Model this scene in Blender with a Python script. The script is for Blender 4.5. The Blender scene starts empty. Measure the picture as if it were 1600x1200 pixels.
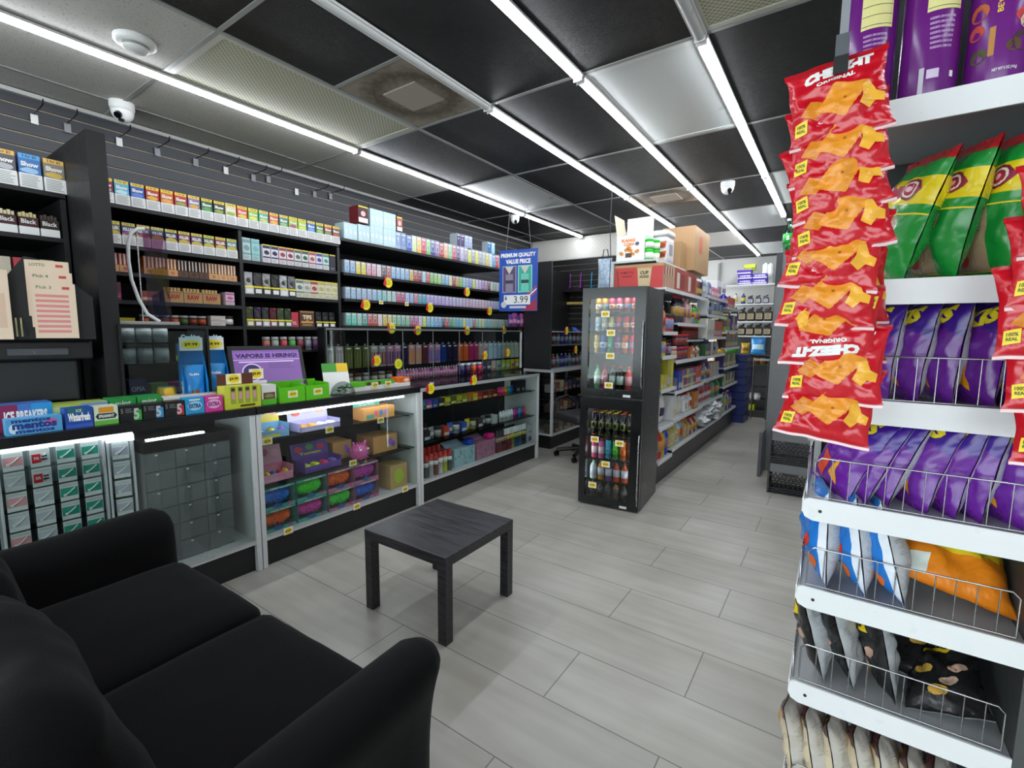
import bpy, bmesh, math, random
from mathutils import Vector, Matrix, geometry, noise
random.seed(7)
S = bpy.context.scene
COL = S.collection
R = math.radians
# ---------------------------------------------------------------- camera
yaw, pitch, roll = .6033, .1096, .0082
cy, sy, cp, sp = math.cos(yaw), math.sin(yaw), math.cos(pitch), math.sin(pitch)
fw = Vector((-sy*cp, cy*cp, -sp)); rt = Vector((cy, sy, 0)); up = rt.cross(fw)
c_, s_ = math.cos(roll), math.sin(roll)
rt, up = c_*rt + s_*up, -s_*rt + c_*up
cd = bpy.data.cameras.new('camera'); cam = bpy.data.objects.new('camera', cd); COL.objects.link(cam)
m = Matrix((rt, up, -fw)).transposed().to_4x4(); m.translation = (0, 0, 1.45)
cam.matrix_world = m; cd.sensor_width = 36; cd.lens = 36*737.5/1600; cd.clip_start = .02
S.camera = cam
S.view_settings.view_transform = 'Standard'; S.view_settings.look = 'None'
S.view_settings.gamma = 1; S.view_settings.exposure = 0.95
try: S.view_settings.use_curve_mapping = False
except Exception: pass
# ---------------------------------------------------------------- world (daylight outside the shop front)
W = bpy.data.worlds.new('world'); S.world = W; W.use_nodes = True
W.node_tree.nodes['Background'].inputs[0].default_value = (.9, .94, 1, 1)
W.node_tree.nodes['Background'].inputs[1].default_value = 3.2
STRIP_POWER = 17.0
CASE_POWER = 16.0
# ---------------------------------------------------------------- materials
MC = {}
def lin(h):
    h = h.lstrip('#'); o = []
    for i in (0, 2, 4):
        v = int(h[i:i+2], 16)/255
        o.append(v/12.92 if v <= .04045 else ((v+.055)/1.055)**2.4)
    return (*o, 1)
def mat(h, rough=.5, metal=0., kind='', emit=0., scale=30., bump=0.):
    key = (h, rough, metal, kind, emit, scale, bump)
    if key in MC: return MC[key]
    M = bpy.data.materials.new('m_'+h+kind); M.use_nodes = True; nt = M.node_tree; N = nt.nodes; L = nt.links
    P = N['Principled BSDF']; c = lin(h)
    P.inputs['Base Color'].default_value = c; P.inputs['Roughness'].default_value = rough; P.inputs['Metallic'].default_value = metal
    if emit:
        P.inputs['Emission Color'].default_value = c; P.inputs['Emission Strength'].default_value = emit
        MC[key] = M; return M
    if kind == 'frost':
        N.remove(P); out = N['Material Output']; t = N.new('ShaderNodeBsdfTransparent'); d = N.new('ShaderNodeBsdfDiffuse'); d.inputs[0].default_value = c
        mx = N.new('ShaderNodeMixShader'); mx.inputs[0].default_value = rough; L.new(t.outputs[0], mx.inputs[1]); L.new(d.outputs[0], mx.inputs[2]); L.new(mx.outputs[0], out.inputs[0]); MC[key] = M; return M
    if kind == 'glass':
        N.remove(P); out = N['Material Output']
        t = N.new('ShaderNodeBsdfTransparent'); t.inputs[0].default_value = c
        g = N.new('ShaderNodeBsdfGlossy'); g.inputs[0].default_value = (1, 1, 1, 1); g.inputs['Roughness'].default_value = rough
        lw = N.new('ShaderNodeLayerWeight'); lw.inputs[0].default_value = .5; pw = N.new('ShaderNodeMath'); pw.operation = 'POWER'; L.new(lw.outputs['Facing'], pw.inputs[0]); pw.inputs[1].default_value = 4
        f = N.new('ShaderNodeMath'); f.operation = 'MULTIPLY_ADD'; L.new(pw.outputs[0], f.inputs[0]); f.inputs[1].default_value = .3; f.inputs[2].default_value = .025
        mx = N.new('ShaderNodeMixShader'); L.new(f.outputs[0], mx.inputs[0]); L.new(t.outputs[0], mx.inputs[1]); L.new(g.outputs[0], mx.inputs[2])
        L.new(mx.outputs[0], out.inputs[0]); MC[key] = M; return M
    tc = N.new('ShaderNodeTexCoord'); nz = N.new('ShaderNodeTexNoise'); nz.inputs['Scale'].default_value = scale; nz.inputs['Detail'].default_value = 4
    src = tc.outputs['Object']
    L.new(src, nz.inputs['Vector'])
    rp = N.new('ShaderNodeMapRange'); rp.inputs[3].default_value = max(0, rough-.08); rp.inputs[4].default_value = min(1, rough+.08)
    L.new(nz.outputs['Fac'], rp.inputs[0]); L.new(rp.outputs[0], P.inputs['Roughness'])
    def ramp(a, b, p0=.3, p1=.7, fac=None):
        r = N.new('ShaderNodeValToRGB'); r.color_ramp.elements[0].position = p0; r.color_ramp.elements[1].position = p1
        r.color_ramp.elements[0].color = lin(a); r.color_ramp.elements[1].color = lin(b); L.new(fac or nz.outputs['Fac'], r.inputs[0]); return r
    def bmp(st, dist=.01, h=None):
        b = N.new('ShaderNodeBump'); b.inputs['Strength'].default_value = st; b.inputs['Distance'].default_value = dist
        L.new(h or nz.outputs['Fac'], b.inputs['Height']); L.new(b.outputs[0], P.inputs['Normal'])
    if kind == 'wood':
        mp = N.new('ShaderNodeMapping'); mp.inputs['Scale'].default_value = (2, 30, 30); L.new(src, mp.inputs[0]); L.new(mp.outputs[0], nz.inputs[0])
        nz.inputs['Scale'].default_value = 3; nz.inputs['Detail'].default_value = 8
        r = ramp('121113', '35333a', .38, .62); L.new(r.outputs[0], P.inputs['Base Color']); bmp(.35, .002)
    elif kind == 'fabric':
        r = ramp('050506', '0c0c0d'); L.new(r.outputs[0], P.inputs['Base Color']); bmp(.5, .002)
        P.inputs['Sheen Weight'].default_value = .05; P.inputs['Sheen Roughness'].default_value = .4
        P.inputs['Specular IOR Level'].default_value = .15
    elif kind == 'tile':      # black ceiling tile, dusty
        n2 = N.new('ShaderNodeTexNoise'); n2.inputs['Scale'].default_value = 1.3; n2.inputs['Detail'].default_value = 6; L.new(src, n2.inputs[0])
        r = ramp('141415', '606160', .45, .85, n2.outputs['Fac']); n3 = N.new('ShaderNodeTexNoise'); n3.inputs['Scale'].default_value = 120; L.new(src, n3.inputs[0])
        r2 = N.new('ShaderNodeValToRGB'); r2.color_ramp.elements[0].position = .4; r2.color_ramp.elements[1].position = .75; L.new(n3.outputs['Fac'], r2.inputs[0])
        mx = N.new('ShaderNodeMix'); mx.data_type = 'RGBA'; mx.inputs[6].default_value = lin('121213'); L.new(r2.outputs[0], mx.inputs[0]); L.new(r.outputs[0], mx.inputs[7]); L.new(mx.outputs[2], P.inputs['Base Color'])
        bmp(.25, .003, n3.outputs['Fac'])
    elif kind == 'whitetile':
        n3 = N.new('ShaderNodeTexNoise'); n3.inputs['Scale'].default_value = 90; L.new(src, n3.inputs[0])
        r = ramp('8f8b84', h, .28, .42, n3.outputs['Fac']); L.new(r.outputs[0], P.inputs['Base Color']); bmp(.2, .003, n3.outputs['Fac'])
    elif kind == 'egg':
        br = N.new('ShaderNodeTexChecker'); br.inputs['Scale'].default_value = 75; L.new(src, br.inputs[0])
        br.inputs[1].default_value = lin(h); br.inputs[2].default_value = lin('8d8b78'); L.new(br.outputs[0], P.inputs['Base Color'])
    elif kind == 'stain':
        vd = N.new('ShaderNodeVectorMath'); vd.operation = 'LENGTH'
        L.new(src, vd.inputs[0]); a = N.new('ShaderNodeMath'); a.operation = 'MULTIPLY_ADD'; L.new(nz.outputs['Fac'], a.inputs[0]); a.inputs[1].default_value = .15; L.new(vd.outputs['Value'], a.inputs[2])
        nz.inputs['Scale'].default_value = 25
        r = ramp('8b8276', '5d5146', .2, .3, a.outputs[0]); e = r.color_ramp.elements.new(.42); e.color = lin('978e80'); L.new(r.outputs[0], P.inputs['Base Color'])
    elif kind == 'floor':
        gm = N.new('ShaderNodeNewGeometry')
        br = N.new('ShaderNodeTexBrick'); mp = N.new('ShaderNodeMapping'); mp.inputs['Location'].default_value = (.412, -1.51+.326*20, 0)
        L.new(gm.outputs['Position'], mp.inputs[0]); L.new(mp.outputs[0], br.inputs[0])
        br.inputs['Scale'].default_value = 1; br.inputs['Brick Width'].default_value = 1.27; br.inputs['Row Height'].default_value = .326
        br.inputs['Mortar Size'].default_value = .0022; br.inputs['Mortar Smooth'].default_value = 0; br.inputs['Bias'].default_value = 0
        br.offset = .365; br.squash = 1
        br.inputs['Color1'].default_value = lin('bfbdb5'); br.inputs['Color2'].default_value = lin('b6b4ad'); br.inputs['Mortar'].default_value = lin('74726e')
        mp2 = N.new('ShaderNodeMapping'); mp2.inputs['Scale'].default_value = (1.0, 9, 1); L.new(gm.outputs['Position'], mp2.inputs[0]); L.new(mp2.outputs[0], nz.inputs[0]); nz.inputs['Scale'].default_value = 1.6; nz.inputs['Detail'].default_value = 7
        r = ramp('d8d6d2', 'ffffff', .2, .7)
        mx = N.new('ShaderNodeMix'); mx.data_type = 'RGBA'; mx.blend_type = 'MULTIPLY'; mx.inputs[0].default_value = .75
        L.new(br.outputs[0], mx.inputs[6]); L.new(r.outputs[0], mx.inputs[7])
        n4 = N.new('ShaderNodeTexNoise'); n4.inputs['Scale'].default_value = 1.5; n4.inputs['Detail'].default_value = 3; L.new(gm.outputs['Position'], n4.inputs[0])
        r4 = ramp('e2e0db', 'ffffff', .35, .65, n4.outputs['Fac'])
        m2 = N.new('ShaderNodeMix'); m2.data_type = 'RGBA'; m2.blend_type = 'MULTIPLY'; m2.inputs[0].default_value = 1; L.new(mx.outputs[2], m2.inputs[6]); L.new(r4.outputs[0], m2.inputs[7])
        L.new(m2.outputs[2], P.inputs['Base Color']); bmp(.3, .002, br.outputs['Fac']); rp.inputs[3].default_value = .28; rp.inputs[4].default_value = .42
    elif kind == 'bag':
        nz.inputs['Scale'].default_value = scale; nz.inputs['Detail'].default_value = 2
        nz.inputs['Distortion'].default_value = 1.2
        bmp(.55, .012); P.inputs['Coat Weight'].default_value = .3; P.inputs['Coat Roughness'].default_value = .15
    elif kind == 'fur':
        r = ramp(h, h); bmp(.9, .01)
    elif bump: bmp(bump, .004)
    MC[key] = M; return M
def em(h, s): return mat(h, emit=s)
BLK = mat('141415', .45); BLKG = mat('0e0e10', .18); WHT = mat('e4e4e2', .4); GLASS = mat('f2f6f5', .02, kind='glass'); DGLASS = mat('ccd3d1', .03, kind='glass')
STEEL = mat('b9babc', .28, 1); SILV = mat('c9cacb', .35, .6); SHELFW = mat('d6d8d9', .35); CLEAR = mat('e8eeee', .05, kind='glass')
# ---------------------------------------------------------------- mesh builder
TX = {}
def text_tris(s, bold=0.02):
    key = (s, bold)
    if key in TX: return TX[key]
    cu = bpy.data.curves.new('t', 'FONT'); cu.body = s; cu.resolution_u = 2; cu.offset = bold
    o = bpy.data.objects.new('t', cu); COL.objects.link(o)
    bpy.context.view_layer.update()
    me = o.evaluated_get(bpy.context.evaluated_depsgraph_get()).to_mesh()
    me.calc_loop_triangles(); V = [v.co.copy() for v in me.vertices]; T = [tuple(t.vertices) for t in me.loop_triangles]
    o.evaluated_get(bpy.context.evaluated_depsgraph_get()).to_mesh_clear()
    bpy.data.objects.remove(o); bpy.data.curves.remove(cu)
    if V:
        x0 = min(v.x for v in V); x1 = max(v.x for v in V); y0 = min(v.y for v in V); y1 = max(v.y for v in V)
    else: x0 = y0 = 0; x1 = y1 = 1
    V = [((v.x-x0)/(x1-x0)-.5, (v.y-y0)/(y1-y0)-.5) for v in V]
    TX[key] = (V, T, (x1-x0)/(y1-y0)); return TX[key]
class MB:
    def __init__(s): s.v = []; s.f = []; s.m = []; s.mats = []; s.sm = []
    def mi(s, M):
        if M not in s.mats: s.mats.append(M)
        return s.mats.index(M)
    def face(s, pts, M, sm=False):
        b = len(s.v); s.v += [tuple(p) for p in pts]; s.f.append(tuple(range(b, b+len(pts)))); s.m.append(s.mi(M)); s.sm.append(sm); return s
    def mesh(s, vs, fs, M, sm=False):
        b = len(s.v); s.v += [tuple(p) for p in vs]; k = s.mi(M) if not isinstance(M, list) else None
        for i, f in enumerate(fs): s.f.append(tuple(b+j for j in f)); s.m.append(k if k is not None else s.mi(M[i])); s.sm.append(sm)
        return s
    def box(s, a, b, M, fr=None, tp=None, sd=None):
        (x0, y0, z0), (x1, y1, z1) = a, b
        V = [(x, y, z) for z in (z0, z1) for y in (y0, y1) for x in (x0, x1)]
        F = [(0, 1, 5, 4), (1, 3, 7, 5), (3, 2, 6, 7), (2, 0, 4, 6), (4, 5, 7, 6), (2, 3, 1, 0)]
        s.mesh(V, F, [fr or M, sd or M, M, sd or M, tp or M, M]); return s
    def cyl(s, p0, p1, r0, M, r1=None, n=14, cap=True, sm=True):
        p0 = Vector(p0); p1 = Vector(p1); r1 = r0 if r1 is None else r1; d = (p1-p0).normalized()
        a = d.orthogonal().normalized(); b = d.cross(a)
        V = [p0+(a*math.cos(2*math.pi*i/n)+b*math.sin(2*math.pi*i/n))*r0 for i in range(n)]+[p1+(a*math.cos(2*math.pi*i/n)+b*math.sin(2*math.pi*i/n))*r1 for i in range(n)]
        s.mesh(V, [(i, (i+1) % n, n+(i+1) % n, n+i) for i in range(n)], M, sm)
        if cap: s.face(V[:n][::-1], M); s.face(V[n:], M)
        return s
    def tube(s, P, r, M, n=6, closed=False):
        P = [Vector(p) for p in P]; k = len(P); V = []; pa = None
        for i, p in enumerate(P):
            d = (P[(i+1) % k]-P[i-1]) if (closed or 0 < i < k-1) else (P[1]-P[0] if i == 0 else P[-1]-P[-2])
            d.normalize(); a = d.orthogonal().normalized() if pa is None else (pa-d*pa.dot(d)).normalized(); pa = a; b = d.cross(a)
            V += [p+(a*math.cos(2*math.pi*j/n)+b*math.sin(2*math.pi*j/n))*r for j in range(n)]
        F = []
        for i in range(k if closed else k-1):
            for j in range(n): F.append((i*n+j, i*n+(j+1) % n, ((i+1) % k)*n+(j+1) % n, ((i+1) % k)*n+j))
        s.mesh(V, F, M, True); return s
    def lathe(s, prof, n=18, c=(0, 0), sm=True):      # prof: (r, z, mat)
        V = []; F = []; Ms = []
        for r, z, _ in prof: V += [(c[0]+r*math.cos(2*math.pi*i/n), c[1]+r*math.sin(2*math.pi*i/n), z) for i in range(n)]
        for k in range(len(prof)-1):
            for i in range(n): F.append((k*n+i, k*n+(i+1) % n, (k+1)*n+(i+1) % n, (k+1)*n+i)); Ms.append(prof[k][2])
        s.mesh(V, F, Ms, sm); return s
    def rbox(s, c, size, r, M, n=10, bulge=0, wr=0, seed=0, fn=None):
        h = [x/2 for x in size]; V = {}; VL = []; F = []
        def g(ax, sg, i, j):
            p = [0, 0, 0]; p[ax] = sg*h[ax]; a, b = [k for k in range(3) if k != ax]
            p[a] = -h[a]+2*h[a]*i/n; p[b] = -h[b]+2*h[b]*j/n
            key = tuple(round(q, 6) for q in p)
            if key not in V:
                rr = [min(r, .999*hh) for hh in h]
                inn = Vector([max(-(h[k]-rr[k]), min(h[k]-rr[k], p[k])) for k in range(3)]); d = Vector(p)-inn
                u = Vector([d[k]/rr[k] for k in range(3)])
                u = u.normalized() if u.length > 1e-6 else u
                q = inn+Vector([u[k]*rr[k] for k in range(3)])
                if bulge: q.z += bulge*(1 if q.z > 0 else -.3)*max(0, 1-(q.x/h[0])**2)*max(0, 1-(q.y/h[1])**2)
                if wr:
                    t0 = Vector((q.x*16+seed, q.y*9, q.z*12)); q += Vector((0, .5, .5))*noise.noise(t0)*wr*.35
                    t = Vector((q.x*5+seed, q.y*5, q.z*5)); q += Vector((noise.noise(t), noise.noise(t+Vector((9, 0, 0))), noise.noise(t+Vector((0, 9, 0)))))*wr
                if fn: q = fn(q)
                V[key] = len(VL); VL.append(q+Vector(c))
            return V[key]
        for ax in range(3):
            for sg in (-1, 1):
                for i in range(n):
                    for j in range(n):
                        f = (g(ax, sg, i, j), g(ax, sg, i+1, j), g(ax, sg, i+1, j+1), g(ax, sg, i, j+1))
                        if (sg > 0) == (ax == 1): f = f[::-1]
                        F.append(f)
        s.mesh(VL, F, M, True); return s
    def text(s, t, o, w, h, M, r=(1, 0, 0), u=(0, 0, 1), bold=.02, fit=True):
        V, T, asp = text_tris(t, bold); o = Vector(o); r = Vector(r); u = Vector(u)
        if w and not h: h = w/asp
        if h and not w: w = h*asp
        s.mesh([o+r*(x*w)+u*(y*h) for x, y in V], T, M); return s
    def lines(s, x0, x1, z0, z1, n, y, M, th=.35, seed=1):
        rr = random.Random(seed); st = (z1-z0)/n
        for i in range(n):
            z = z0+st*(i+.5); e = x1-(x1-x0)*rr.uniform(0, .25)
            s.face([(x0, y, z-st*th/2), (e, y, z-st*th/2), (e, y, z+st*th/2), (x0, y, z+st*th/2)], M)
        return s
    def quad(s, x0, x1, z0, z1, y, M):
        s.face([(x0, y, z0), (x1, y, z0), (x1, y, z1), (x0, y, z1)], M); return s
    def blob(s, cx, cz, rx, rz, y, M, n=12, j=0, seed=0):
        rr = random.Random(seed)
        s.face([(cx+rx*math.cos(2*math.pi*i/n)*(1+rr.uniform(-j, j)), y, cz+rz*math.sin(2*math.pi*i/n)*(1+rr.uniform(-j, j))) for i in range(n)], M); return s
    def xf(s, M4):
        s.v = [tuple(M4 @ Vector(p)) for p in s.v]; return s
    def add(s, o, M4=None):
        vs = [tuple(M4 @ Vector(p)) for p in o.v] if M4 else o.v
        b = len(s.v); s.v += vs
        for f, m_, q in zip(o.f, o.m, o.sm): s.f.append(tuple(b+j for j in f)); s.m.append(s.mi(o.mats[m_])); s.sm.append(q)
        return s
    def me(s, name='mesh'):
        M = bpy.data.meshes.new(name); M.from_pydata(s.v, [], s.f)
        for q in s.mats: M.materials.append(q)
        M.polygons.foreach_set('material_index', s.m); M.polygons.foreach_set('use_smooth', s.sm); M.update()
        return M
    def build(s, name, parent=None, loc=(0, 0, 0), rot=(0, 0, 0), bev=0, seg=2, label=None, sub=0):
        o = bpy.data.objects.new(name, s.me(name)); COL.objects.link(o); o.location = loc; o.rotation_euler = rot
        if parent: o.parent = parent
        if bev:
            b = o.modifiers.new('b', 'BEVEL'); b.width = bev; b.segments = seg; b.limit_method = 'ANGLE'; b.angle_limit = R(40)
        if label: o['label'] = label
        return o
def tag(o, label, cat, group=None):
    o['label'] = label; o['category'] = cat
    if group: o['group'] = group
    return o
def thing(name, label, cat, loc=(0, 0, 0), rz=0, group=None):
    o = bpy.data.objects.new(name, None); COL.objects.link(o); o.location = loc; o.rotation_euler = (0, 0, rz); o.empty_display_size = .05
    return tag(o, label, cat, group)
def put(me, name, label, cat, loc, rz=0, group=None, rot=None):
    o = bpy.data.objects.new(name, me); COL.objects.link(o); o.location = loc; o.rotation_euler = rot or (0, 0, rz)
    return tag(o, label, cat, group)
def copy_tree(o, loc, rz, label, parent=None):
    c = o.copy(); COL.objects.link(c)
    if parent: c.parent = parent
    else: c.location = loc; c.rotation_euler = (0, 0, rz); c['label'] = label
    for ch in list(o.children): copy_tree(ch, None, None, None, c)
    return c
def struct(mb, name, **k):
    o = mb.build(name, **k); o['kind'] = 'structure'; return o
ORD = ['first', 'second', 'third', 'fourth', 'fifth', 'sixth', 'seventh', 'eighth', 'ninth', 'tenth', 'eleventh', 'twelfth', 'thirteenth', 'fourteenth', 'fifteenth', 'sixteenth', 'seventeenth', 'eighteenth', 'nineteenth']
def ordw(i):
    if i < 19: return ORD[i]
    t = ['twentieth', 'thirtieth', 'fortieth', 'fiftieth', 'sixtieth']; tt = ['twenty', 'thirty', 'forty', 'fifty', 'sixty']; n = i+1
    return t[n//10-2] if n % 10 == 0 else tt[n//10-2]+'-'+ORD[n % 10-1]
def cname(h):
    h = h.lstrip('#'); r, g, b = [int(h[i:i+2], 16)/255 for i in (0, 2, 4)]
    mx, mn = max(r, g, b), min(r, g, b); d = mx-mn
    if d < .10: return 'black' if mx < .25 else 'dark grey' if mx < .45 else 'grey' if mx < .7 else 'white'
    hu = (((g-b)/d) % 6 if mx == r else (b-r)/d+2 if mx == g else (r-g)/d+4)*60
    s = d/mx
    if 12 < hu < 48 and (mx < .62 or s < .5): return 'brown' if mx < .6 else 'tan'
    n = 'red' if hu < 14 or hu > 345 else 'orange' if hu < 38 else 'yellow' if hu < 66 else 'lime' if hu < 90 else 'green' if hu < 160 else 'teal' if hu < 192 else 'blue' if hu < 248 else 'purple' if hu < 295 else 'pink'
    return ('dark ' if mx < .42 else 'pale ' if s < .35 and mx > .7 else '')+n
W90 = R(90)
def hs(s): return sum(ord(c)*(i+3) for i, c in enumerate(str(s)))
# ================================================================= the room
H = 2.82
struct(MB().face([(-4.3, -2.6, 0), (2.6, -2.6, 0), (2.6, 9.9, 0), (-4.3, 9.9, 0)], mat('aaaaaa', .35, kind='floor')), 'floor')
# slat walls
SL = mat('3a3d42', .5); SLG = mat('b0a288', .5)
def slatwall(mb, length, z0, z1, M=SL):      # faces -Y, x from 0 to length
    mb.box((0, .012, z0), (length, .03, z1), SLG); n = round((z1-z0)/.0775); st = (z1-z0)/n
    for i in range(n): mb.box((0, 0, z0+i*st+.008), (length, .0119, z0+(i+1)*st-.001), M)
w = MB(); slatwall(w, 8.4, .1, H-.01); w.xf(Matrix.Translation((-4, -2.15, 0)) @ Matrix.Rotation(W90, 4, 'Z'))
w.box((-4.2, -2.6, 0), (-4.031, 6.45, H+.05), mat('2b2c2e')); w.box((-4.03, -2.15, 0), (-3.99, 6.25, .1), BLK); struct(w, 'wall_left')
w = MB(); slatwall(w, 1.75, .1, 2.50, mat('18181a', .5)); w.xf(Matrix.Translation((-3.99, 6.25, 0))); w.box((-3.99, 6.281, 0), (-2.2, 6.4, H), mat('c9c3b2', .6)); struct(w, 'wall_partition')
BW = mat('d7d8d4', .6)
struct(MB().box((-4.2, 9.6, 0), (2.6, 9.75, H), BW), 'wall_back')
struct(MB().box((2.3, -2.6, 0), (2.45, 9.6, H), mat('b8b8b4', .6)), 'wall_right')
w = MB().box((-4.2, -2.75, 0), (2.45, -2.6, .45), BW).box((-4.2, -2.75, 2.4), (2.45, -2.6, H), BW)
for x in (-4.2, -1.9, -.3, 2.3): w.box((x, -2.75, .45), (x+.12, -2.6, 2.4), mat('9a9c9d', .4, .5))
struct(w, 'wall_front'); struct(MB().box((-4.1, -2.68, .45), (2.4, -2.67, 2.4), GLASS), 'window_1')
# ceiling
XS = [-4.2, -3.72, -3.1, -2.45, -1.85, -1.24, -.62, 0, .62, 1.24, 1.86, 2.45]
YS = [-2.6, -2.33, -1.17, -.01, 1.15, 2.41, 3.55, 4.70, 5.84, 6.98, 8.12, 9.26, 9.75]
TILE = mat('151516', .55, kind='tile'); WT = mat('b3b0aa', .7, kind='whitetile'); EGG = mat('bbb89f', .6, kind='egg')
PANEL = mat('c4c8c6', .3, scale=2); special = {}
for i in range(len(XS)-1):
    for j in range(len(YS)-1):
        k = TILE
        if i in (0, 1) and j <= 5: k = WT
        if i == 2 and j <= 3: k = WT
        special[(i, j)] = k
for a in ((4, 9), (6, 9)): special[a] = WT
c = MB(); LP = []
for (i, j), k in special.items():
    if (i, j) in ((2, 4), (2, 6), (5, 5), (5, 8), (6, 4), (6, 7), (6, 10), (5, 10), (6, -2)): LP.append((i, j)); continue
    x0, x1, y0, y1 = XS[i], XS[i+1], YS[j], YS[j+1]
    if (i, j) in ((3, 4), (4, 7)):
        if j == 4: c.box((x0, y0, H), (x1, 1.76, H+.02), TILE)
        else: c.box((x0, y0+.55, H), (x1, y1, H+.02), TILE)
        continue
    c.box((x0, y0, H), (x1, y1, H+.02), k)
c.box((-4.2, -2.6, H+.03), (2.45, 9.75, H+.06), BW)
struct(c, 'ceiling')
g = MB(); GR = mat('8f908d', .45)
for x in XS[1:-1]: g.box((x-.012, -2.6, H-.006), (x+.012, 9.6, H-.0005), GR)
for y in YS[1:-1]:
    g.box((-4, y-.011, H-.0055), (2.3, y+.011, H-.001), GR)
g.box((-2.45, 1.76-.011, H-.0055), (-1.85, 1.76+.011, H-.001), GR)
struct(g, 'trim_1')
struct(MB().box((-4, -2.5, H-.03), (-3.975, 6.25, H-.007), mat('c4c4c0', .4)), 'trim_2')
LPL = {(2, 4): 'large beige eggcrate light cover above the tobacco counter', (2, 6): 'white light panel above the shelf of stacked vape boxes', (5, 5): 'large white light panel between the two middle light strips', (5, 8): 'white light panel above the aisle beyond the second dome camera', (6, 4): 'beige eggcrate light cover at the top edge above the snack rack', (6, 7): 'white light panel beside the end of the rightmost light strip', (5, 10): 'white light panel near the back wall left of the aisle', (6, 10): 'white light panel at the back wall right of the aisle'}
for (i, j) in LP:
    x0, x1, y0, y1 = XS[i]+.013, XS[i+1]-.013, YS[j]+.012, YS[j+1]-.012; eg = (i, j) in ((2, 4), (6, 4))
    t = thing('ceiling_light_panel', LPL[(i, j)], 'ceiling light', (x0, y0, H))
    w, d = x1-x0, y1-y0
    MB().box((.03, .03, .001), (w-.03, d-.03, .012), EGG if eg else PANEL).build('diffuser', t)
    f = MB(); FM = mat('b5b4a8', .45) if eg else mat('d0d1cf', .3)
    f.box((0, 0, -.004), (w, .03, .012), FM); f.box((0, d-.03, -.004), (w, d, .012), FM); f.box((0, .03, -.004), (.03, d-.03, .012), FM); f.box((w-.03, .03, -.004), (w, d-.03, .012), FM)
    f.build('frame', t)
for x0, y0, x1, y1, lab in ((-2.437, 1.772, -1.863, 2.397, 'square brown stained air vent tile above the near counter'), (-1.838, 4.712, -1.252, 5.24, 'square beige air vent tile above the grocery shelves')):
    cx, cy_ = (x0+x1)/2, (y0+y1)/2; t = thing('ceiling_vent', lab, 'air vent', (cx, cy_, H)); hw, hd = (x1-x0)/2, (y1-y0)/2
    MB().box((-hw, -hd, 0), (hw, hd, .015), mat('6a5f54', .8, kind='stain')).build('vent_plate', t)
    MB().box((-.13, -.12, -.008), (.13, .12, -.0005), mat('a49a8c', .6)).build('centre_plate', t)
t = thing('smoke_detector', 'round white smoke detector on the white ceiling tile', 'smoke detector', (-2.86, .96, H))
MB().lathe([(.085, -.001, WHT), (.085, -.018, WHT), (.07, -.03, WHT), (0, -.03, WHT)]).build('base', t)
MB().lathe([(.06, -.03, mat('8c8a86')), (.055, -.04, WHT), (.045, -.05, WHT), (0, -.052, WHT)]).build('grille', t)
# strip lights
def strip(x, y0, y1, lit, lab):
    t = thing('strip_light', lab, 'ceiling light', (x, y0, H-.007), 0, None); L_ = y1-y0
    MB().box((-.03, .01, -.012), (.03, L_-.01, 0), mat('c9cac8', .35)).build('housing', t)
    tb = MB(); n = 8; M = em('f4f8ff', STRIP_POWER) if lit else mat('b4b5b4', .3)
    V = []; 
    for q in range(n+1):
        a = math.pi*q/n; V += [(.022*math.cos(a), .02, -.012-.02*math.sin(a)), (.022*math.cos(a), L_-.02, -.012-.02*math.sin(a))]
    tb.mesh(V, [(2*q, 2*q+1, 2*q+3, 2*q+2) for q in range(n)], M, True); tb.build('tube', t)
    for yy in (.012, L_-.02): MB().box((-.024, yy, -.035), (.024, yy+.008, -.0125), WHT).build('end_cap', t)
seg = ['nearest the camera', 'second from the front', 'third from the front', 'at its far end']
for x, ys, on, nm in ((-3.1, (-2.3, .05, 2.41, 4.70, 6.2), (0, 1, 2, 3), 'left strip over the counters'),
                      (-1.85, (-2.3, .05, 2.41, 4.70, 6.3), (2, 3), 'second strip from the left'), (-1.24, (-2.3, .05, 2.41, 4.7, 6.98, 9.2), (0, 1, 2, 3, 4), 'second strip from the right'), (-.62, (-2.3, .05, 2.41, 4.7, 6.35), (2, 3), 'strip nearest the snack rack'),
                      (1.24, (.05, 2.41, 4.7, 6.98), (0, 1, 2), 'strip on the far right')):
    for k in range(len(ys)-1):
        a = ['nearest', 'second', 'third', 'fourth', 'fifth'][k]
        strip(x, ys[k], ys[k+1], k in on, f"{'lit' if k in on else 'unlit'} white tube light, {a} section of the {nm}")
# dome cameras
def dome(x, y, lab, sc=1, rz=0):
    t = thing('security_camera', lab, 'security camera', (x, y, H), rz); t.scale = (sc, sc, sc)
    MB().lathe([(.055, 0, WHT), (.055, -.03, WHT), (.05, -.045, WHT), (.0, -.045, WHT)]).build('base', t)
    b = MB(); prof = [(.05*math.cos(a), -.045-.055*math.sin(a), WHT) for a in [i*math.pi/12 for i in range(7)]]; b.lathe(prof).build('ball', t)
    MB().cyl((.02, -.03, -.07), (.026, -.042, -.082), .017, BLKG).build('lens', t)
    MB().box((.012, -.03, -.103), (.032, -.012, -.092), BLKG).build('sensor_window', t)
dome(-3.70, 1.15, 'white dome camera above the slat wall at the left', 1.15, R(15)); dome(-3.25, 4.75, 'white dome camera above the blue price sign', 1, R(15)); dome(-.93, 4.78, 'white dome camera beside the strip light over the aisle', 1.1)
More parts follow.
